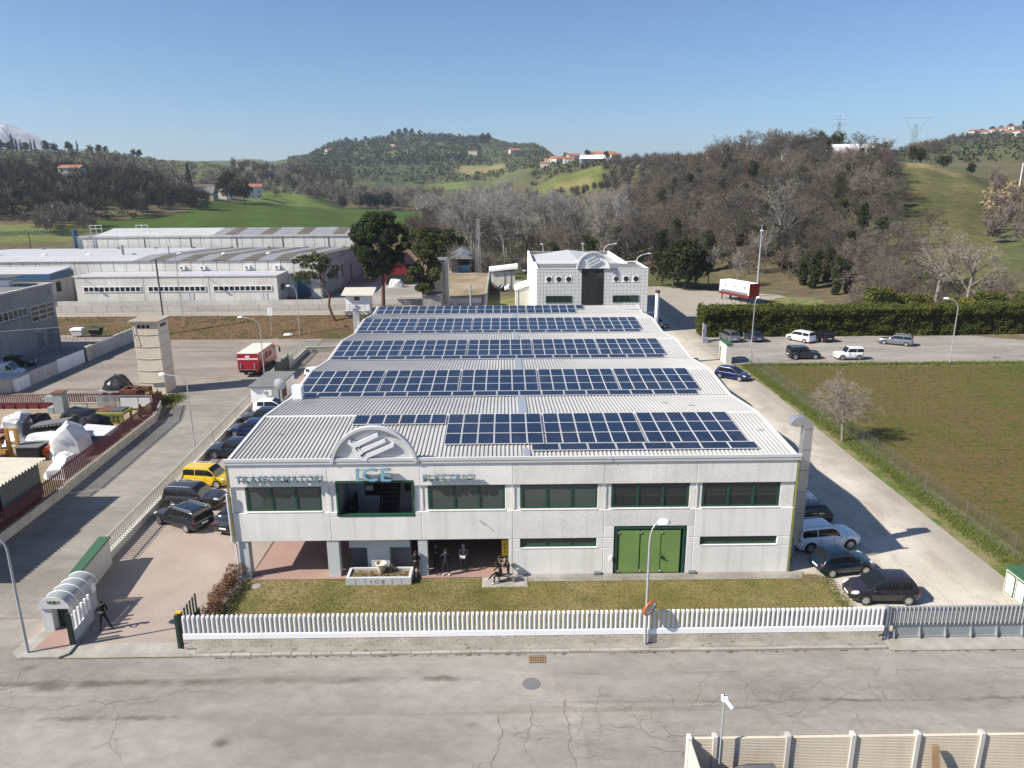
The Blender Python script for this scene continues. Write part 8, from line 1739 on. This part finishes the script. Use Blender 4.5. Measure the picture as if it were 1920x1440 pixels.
scat(120, polar_pts(1620, 1930, 128, 170, lambda px, D, r: at(px, D)[1] > 117), 98, 'slope_foot_brush', M['twig_brown'], .24, 1.3, 34)
scat(60, polar_pts(1862, 1990, 250, 320), 82, 'reed_bed', M['reed'], .5, 2.6, 90)
far_trees('field_hedgerow', polar_pts(985, 1160, 415, 430), 40, (5, 9), M['twig_brown'], 83, 200, .1)
far_trees('office_thicket', polar_pts(840, 990, 176, 196), 34, (5, 9), M['twig_brown'], 84, 420, .035)
far_trees('left_near_thicket', polar_pts(30, 165, 350, 395), 30, (8, 14), M['twig_brown'], 85, 300, .09)
# olive groves and scrub over the far hills
scat(1500, polar_pts(-220, 560, 620, 900, lambda px, D, r: True), 91, 'olive_grove', M['olive'], .8, 2.6, 12)
scat(2600, polar_pts(545, 1130, 900, 1790, lambda px, D, r: not (735 < px < 800 and 1290 < D < 1430) and not (862 < px < 950 and 1010 < D < 1130)), 92, 'hill_scrub', M['scrub'], 1.5, 4.2, 16)
scat(900, polar_pts(590, 900, 1150, 1790, lambda px, D, r: True), 93, 'hill_wood_dark', M['evergreen'], 2.2, 6.5, 12)
scat(900, polar_pts(1640, 2050, 700, 1320), 94, 'right_hill_scrub', M['scrub'], 1.6, 4.5, 12)
scat(500, polar_pts(1000, 1300, 620, 1050), 95, 'village_scrub', M['scrub'], 1.2, 3.2, 14)
far_trees('right_hill_wood', polar_pts(1650, 2000, 900, 1320), 140, (8, 14), M['twig_brown'], 96, 90, .3)
# houses
hrnd = random.Random(9)
def house(px, D, w, d, h, label, wall='house_white', roof='terracotta', rz=None, group='houses of the far village', gable=True, wins=3, dz=0.0):
    x, y = at(px, D); z = terrain_z(x, y)+dz; o = T('house', label, 'house', (x, y, z), hrnd.uniform(-.5, .5) if rz is None else rz, group)
    MB().box(-w/2, w/2, -d/2, d/2, -2.5, h).build('wall', M[wall], o, world=False); rh = w*.16
    if gable: MB().prism([(-w/2-.4, -d/2-.4, h), (-w/2-.4, d/2+.4, h), (-w/2-.4, 0, h+rh)], (w+.8, 0, 0)).build('roof', M[roof], o, world=False)
    else: MB().box(-w/2-.3, w/2+.3, -d/2-.3, d/2+.3, h, h+.35).build('roof', M[roof], o, world=False)
    for k in range(wins):
        xx = -w/2+w*(k+.5)/wins
        for fl in range(2 if h > 5 else 1): MB().box(xx-.5, xx+.5, -d/2-.05, -d/2, .9+fl*2.9, 2.3+fl*2.9).build('window', M['glass_dark'], o, world=False)
    return o
for k, (px, D, w, h) in enumerate(((1022, 850, 11, 5), (1030, 940, 12, 6), (1043, 930, 14, 6), (1049, 860, 13, 5), (1058, 950, 11, 6), (1066, 840, 12, 5), (1073, 930, 16, 7), (1086, 960, 13, 7), (1099, 940, 12, 6), (1112, 905, 15, 7), (1126, 900, 13, 6), (1140, 905, 16, 7), (1152, 880, 12, 6))):
    house(px, D, w, w*.7, h, 'small red-roofed house of the ridge village, %s from the left' % ORDN[k], group='houses of the far village')
for px, D, w, h, l_, rf in ((888, 1330, 15, 8, 'white house on the flank of the far hill', 'terracotta'), (965, 1330, 18, 6, 'white house with red roof on the flank of the far hill', 'terracotta'), (840, 1350, 10, 5, 'tiny white house low on the far hill', 'terracotta'), (740, 1500, 9, 5, 'tiny white house left on the far hill', 'terracotta')): house(px, D, w, w*.7, h, l_, roof=rf, group=None)
house(1110, 700, 22, 10, 5, 'grey barn with pale pitched roof below the village', 'slate', 'lamp_white', .1, None, wins=0); house(1165, 690, 26, 12, 5, 'long low white building below the village', 'house_white', 'lamp_white', 0, None, False, 4)
house(140, 520, 12, 9, 6, 'red roof showing above the dark wood on the left', roof='terracotta', rz=.1, group=None, dz=3); house(472, 560, 13, 10, 8, 'villa with reddish roof above the green field', rz=.3, roof='terracotta', group=None)
house(365, 520, 24, 12, 4, 'old farm shed with dark tiled roof beside the left wood', 'tan_wall', 'slate', .1, None, wins=2); house(395, 545, 26, 10, 4, 'long pale farm shed behind the old one', 'house_white', 'eternit', .0, None, wins=0)
house(620, 1500, 14, 9, 6, 'hilltop house left of the far hill', group=None)
house(1345, 342, 9, 7, 6, 'white house with red roof half hidden by trees on the right hill', roof='terracotta', group=None); house(1420, 345, 10, 7, 4, 'pale house behind the trees on the right hill', roof='lamp_white', group=None, gable=False); house(1487, 344, 10, 7, 4, 'white house glimpsed through the hilltop trees', roof='lamp_white', group=None, gable=False)
x, y = at(1592, 345); gz = terrain_z(x, y)+1.5; gt = T('greenhouse', 'white rounded greenhouse tunnel on the right hilltop', 'greenhouse', (x, y, gz)); mb = MB(); mb.prism([(-10, 3.6*math.cos(a_)-0, 5.2*math.sin(a_)) for a_ in np.linspace(0, math.pi, 12)], (20, 0, 0)); mb.build('cover', M['lamp_white'], gt, world=False)
for k in range(6): MB().tube([(-10+4*k, 3.65*math.cos(a_), 5.28*math.sin(a_)) for a_ in np.linspace(0, math.pi, 10)], .08, 4).build('hoop', M['galv'], gt, world=False)
for k, (px, D, w, h) in enumerate(((1815, 1285, 18, 9), (1832, 1290, 14, 8), (1850, 1290, 12, 8), (1868, 1295, 15, 8), (1876, 1150, 13, 6), (1886, 1290, 13, 9), (1900, 1120, 14, 6))): house(px, D, w, w*.7, h, 'pale house of the hamlet on the far right hill, %s from the left' % ORDN[k], group='houses of the right hamlet')
for k, (px, h_) in enumerate(((1805, 12), (1825, 13), (1845, 14), (1860, 13), (1878, 15), (1905, 18))): plant('evergreen_tree', *at(px, 1300), terrain_z(*at(px, 1300)), h_, 'dark tree among the houses of the right hamlet, %s from the left' % ORDN[k], 'trees of the right hamlet')
def pylon(px, D, H_, label, wide):
    x, y = at(px, D); z = terrain_z(x, y); H_ = H_-z; o = T('pylon', label, 'pylon', (x, y, z)); b = H_*.09
    for sx_, sy_ in ((-1, -1), (1, -1), (1, 1), (-1, 1)): MB().cyl((sx_*b, sy_*b, -2), (sx_*b*.2, sy_*b*.2, H_*.9), .10, n=4).build('leg', M['galv'], o, world=False)
    mb = MB()
    for k in range(9):
        w0 = b*(1-.8*k/9); w1 = b*(1-.8*(k+1)/9); z0 = H_*.1*k; z1 = H_*.1*(k+1)
        for s in (-1, 1): mb.cyl((-w0, s*w0, z0), (w1, s*w1, z1), .07, n=3); mb.cyl((w0, s*w0, z0), (-w1, s*w1, z1), .07, n=3); mb.cyl((s*w0, -w0, z0), (s*w1, w1, z1), .07, n=3)
    br = mb.build('bracing', M['slate'], o, world=False); br['kind'] = 'stuff'
    if wide:
        for sx_ in (-1, 1): MB().cyl((0, 0, H_*.66), (sx_*H_*.22, 0, H_*1.0), .1, n=4).build('arm', M['galv'], o, world=False)
        MB().cyl((-H_*.30, 0, H_), (H_*.30, 0, H_), .11, n=4).build('cross_arm', M['galv'], o, world=False)
    else:
        MB().cyl((0, 0, H_*.85), (0, 0, H_*1.08), .1, n=4).build('peak', M['galv'], o, world=False)
        for f_, l_ in ((.72, .16), (.84, .2), (.96, .14)): MB().cyl((-H_*l_, 0, H_*f_), (H_*l_, 0, H_*f_), .11, n=4).build('cross_arm', M['galv'], o, world=False)
pylon(1562, 480, 58, 'steel pylon with straight arms rising behind the hill pines', False); pylon(1703, 620, 66, 'wide-armed steel pylon right of the hilltop olive trees', True)
x, y = at(1912, 300); MB().cyl((x, y, terrain_z(x, y)-1), (x, y, terrain_z(x, y)+9), .15, n=6).thing('utility_pole', M['lamp_white'], 'pale pole on the slope at the right frame edge', 'pole')
x, y = at(125, 230); MB().cyl((x, y, 1), (x, y, 9.5), .16, n=6).thing('utility_pole', M['lamp_white'], 'pale pole left of the rear hall', 'pole'); x, y = at(37, 260); MB().cyl((x, y, 1), (x, y, 10), .14, n=6).thing('utility_pole', M['bark'], 'dark pole in the field at the far left', 'pole')
# ---------------------------------------------------------------- air
hz = MB().box(-12500, 12500, -12500, 12500, -30, 205); ho = hz.struct('haze', [], kind='stuff')
m = bpy.data.materials.new('haze_air'); m.use_nodes = True; N = m.node_tree.nodes; N.clear(); out = N.new('ShaderNodeOutputMaterial'); pv = N.new('ShaderNodeVolumePrincipled'); pv.inputs['Color'].default_value = (.74, .85, 1, 1); pv.inputs['Density'].default_value = .00012; pv.inputs['Anisotropy'].default_value = .2
m.node_tree.links.new(pv.outputs[0], out.inputs['Volume']); ho.data.materials.clear(); ho.data.materials.append(m)
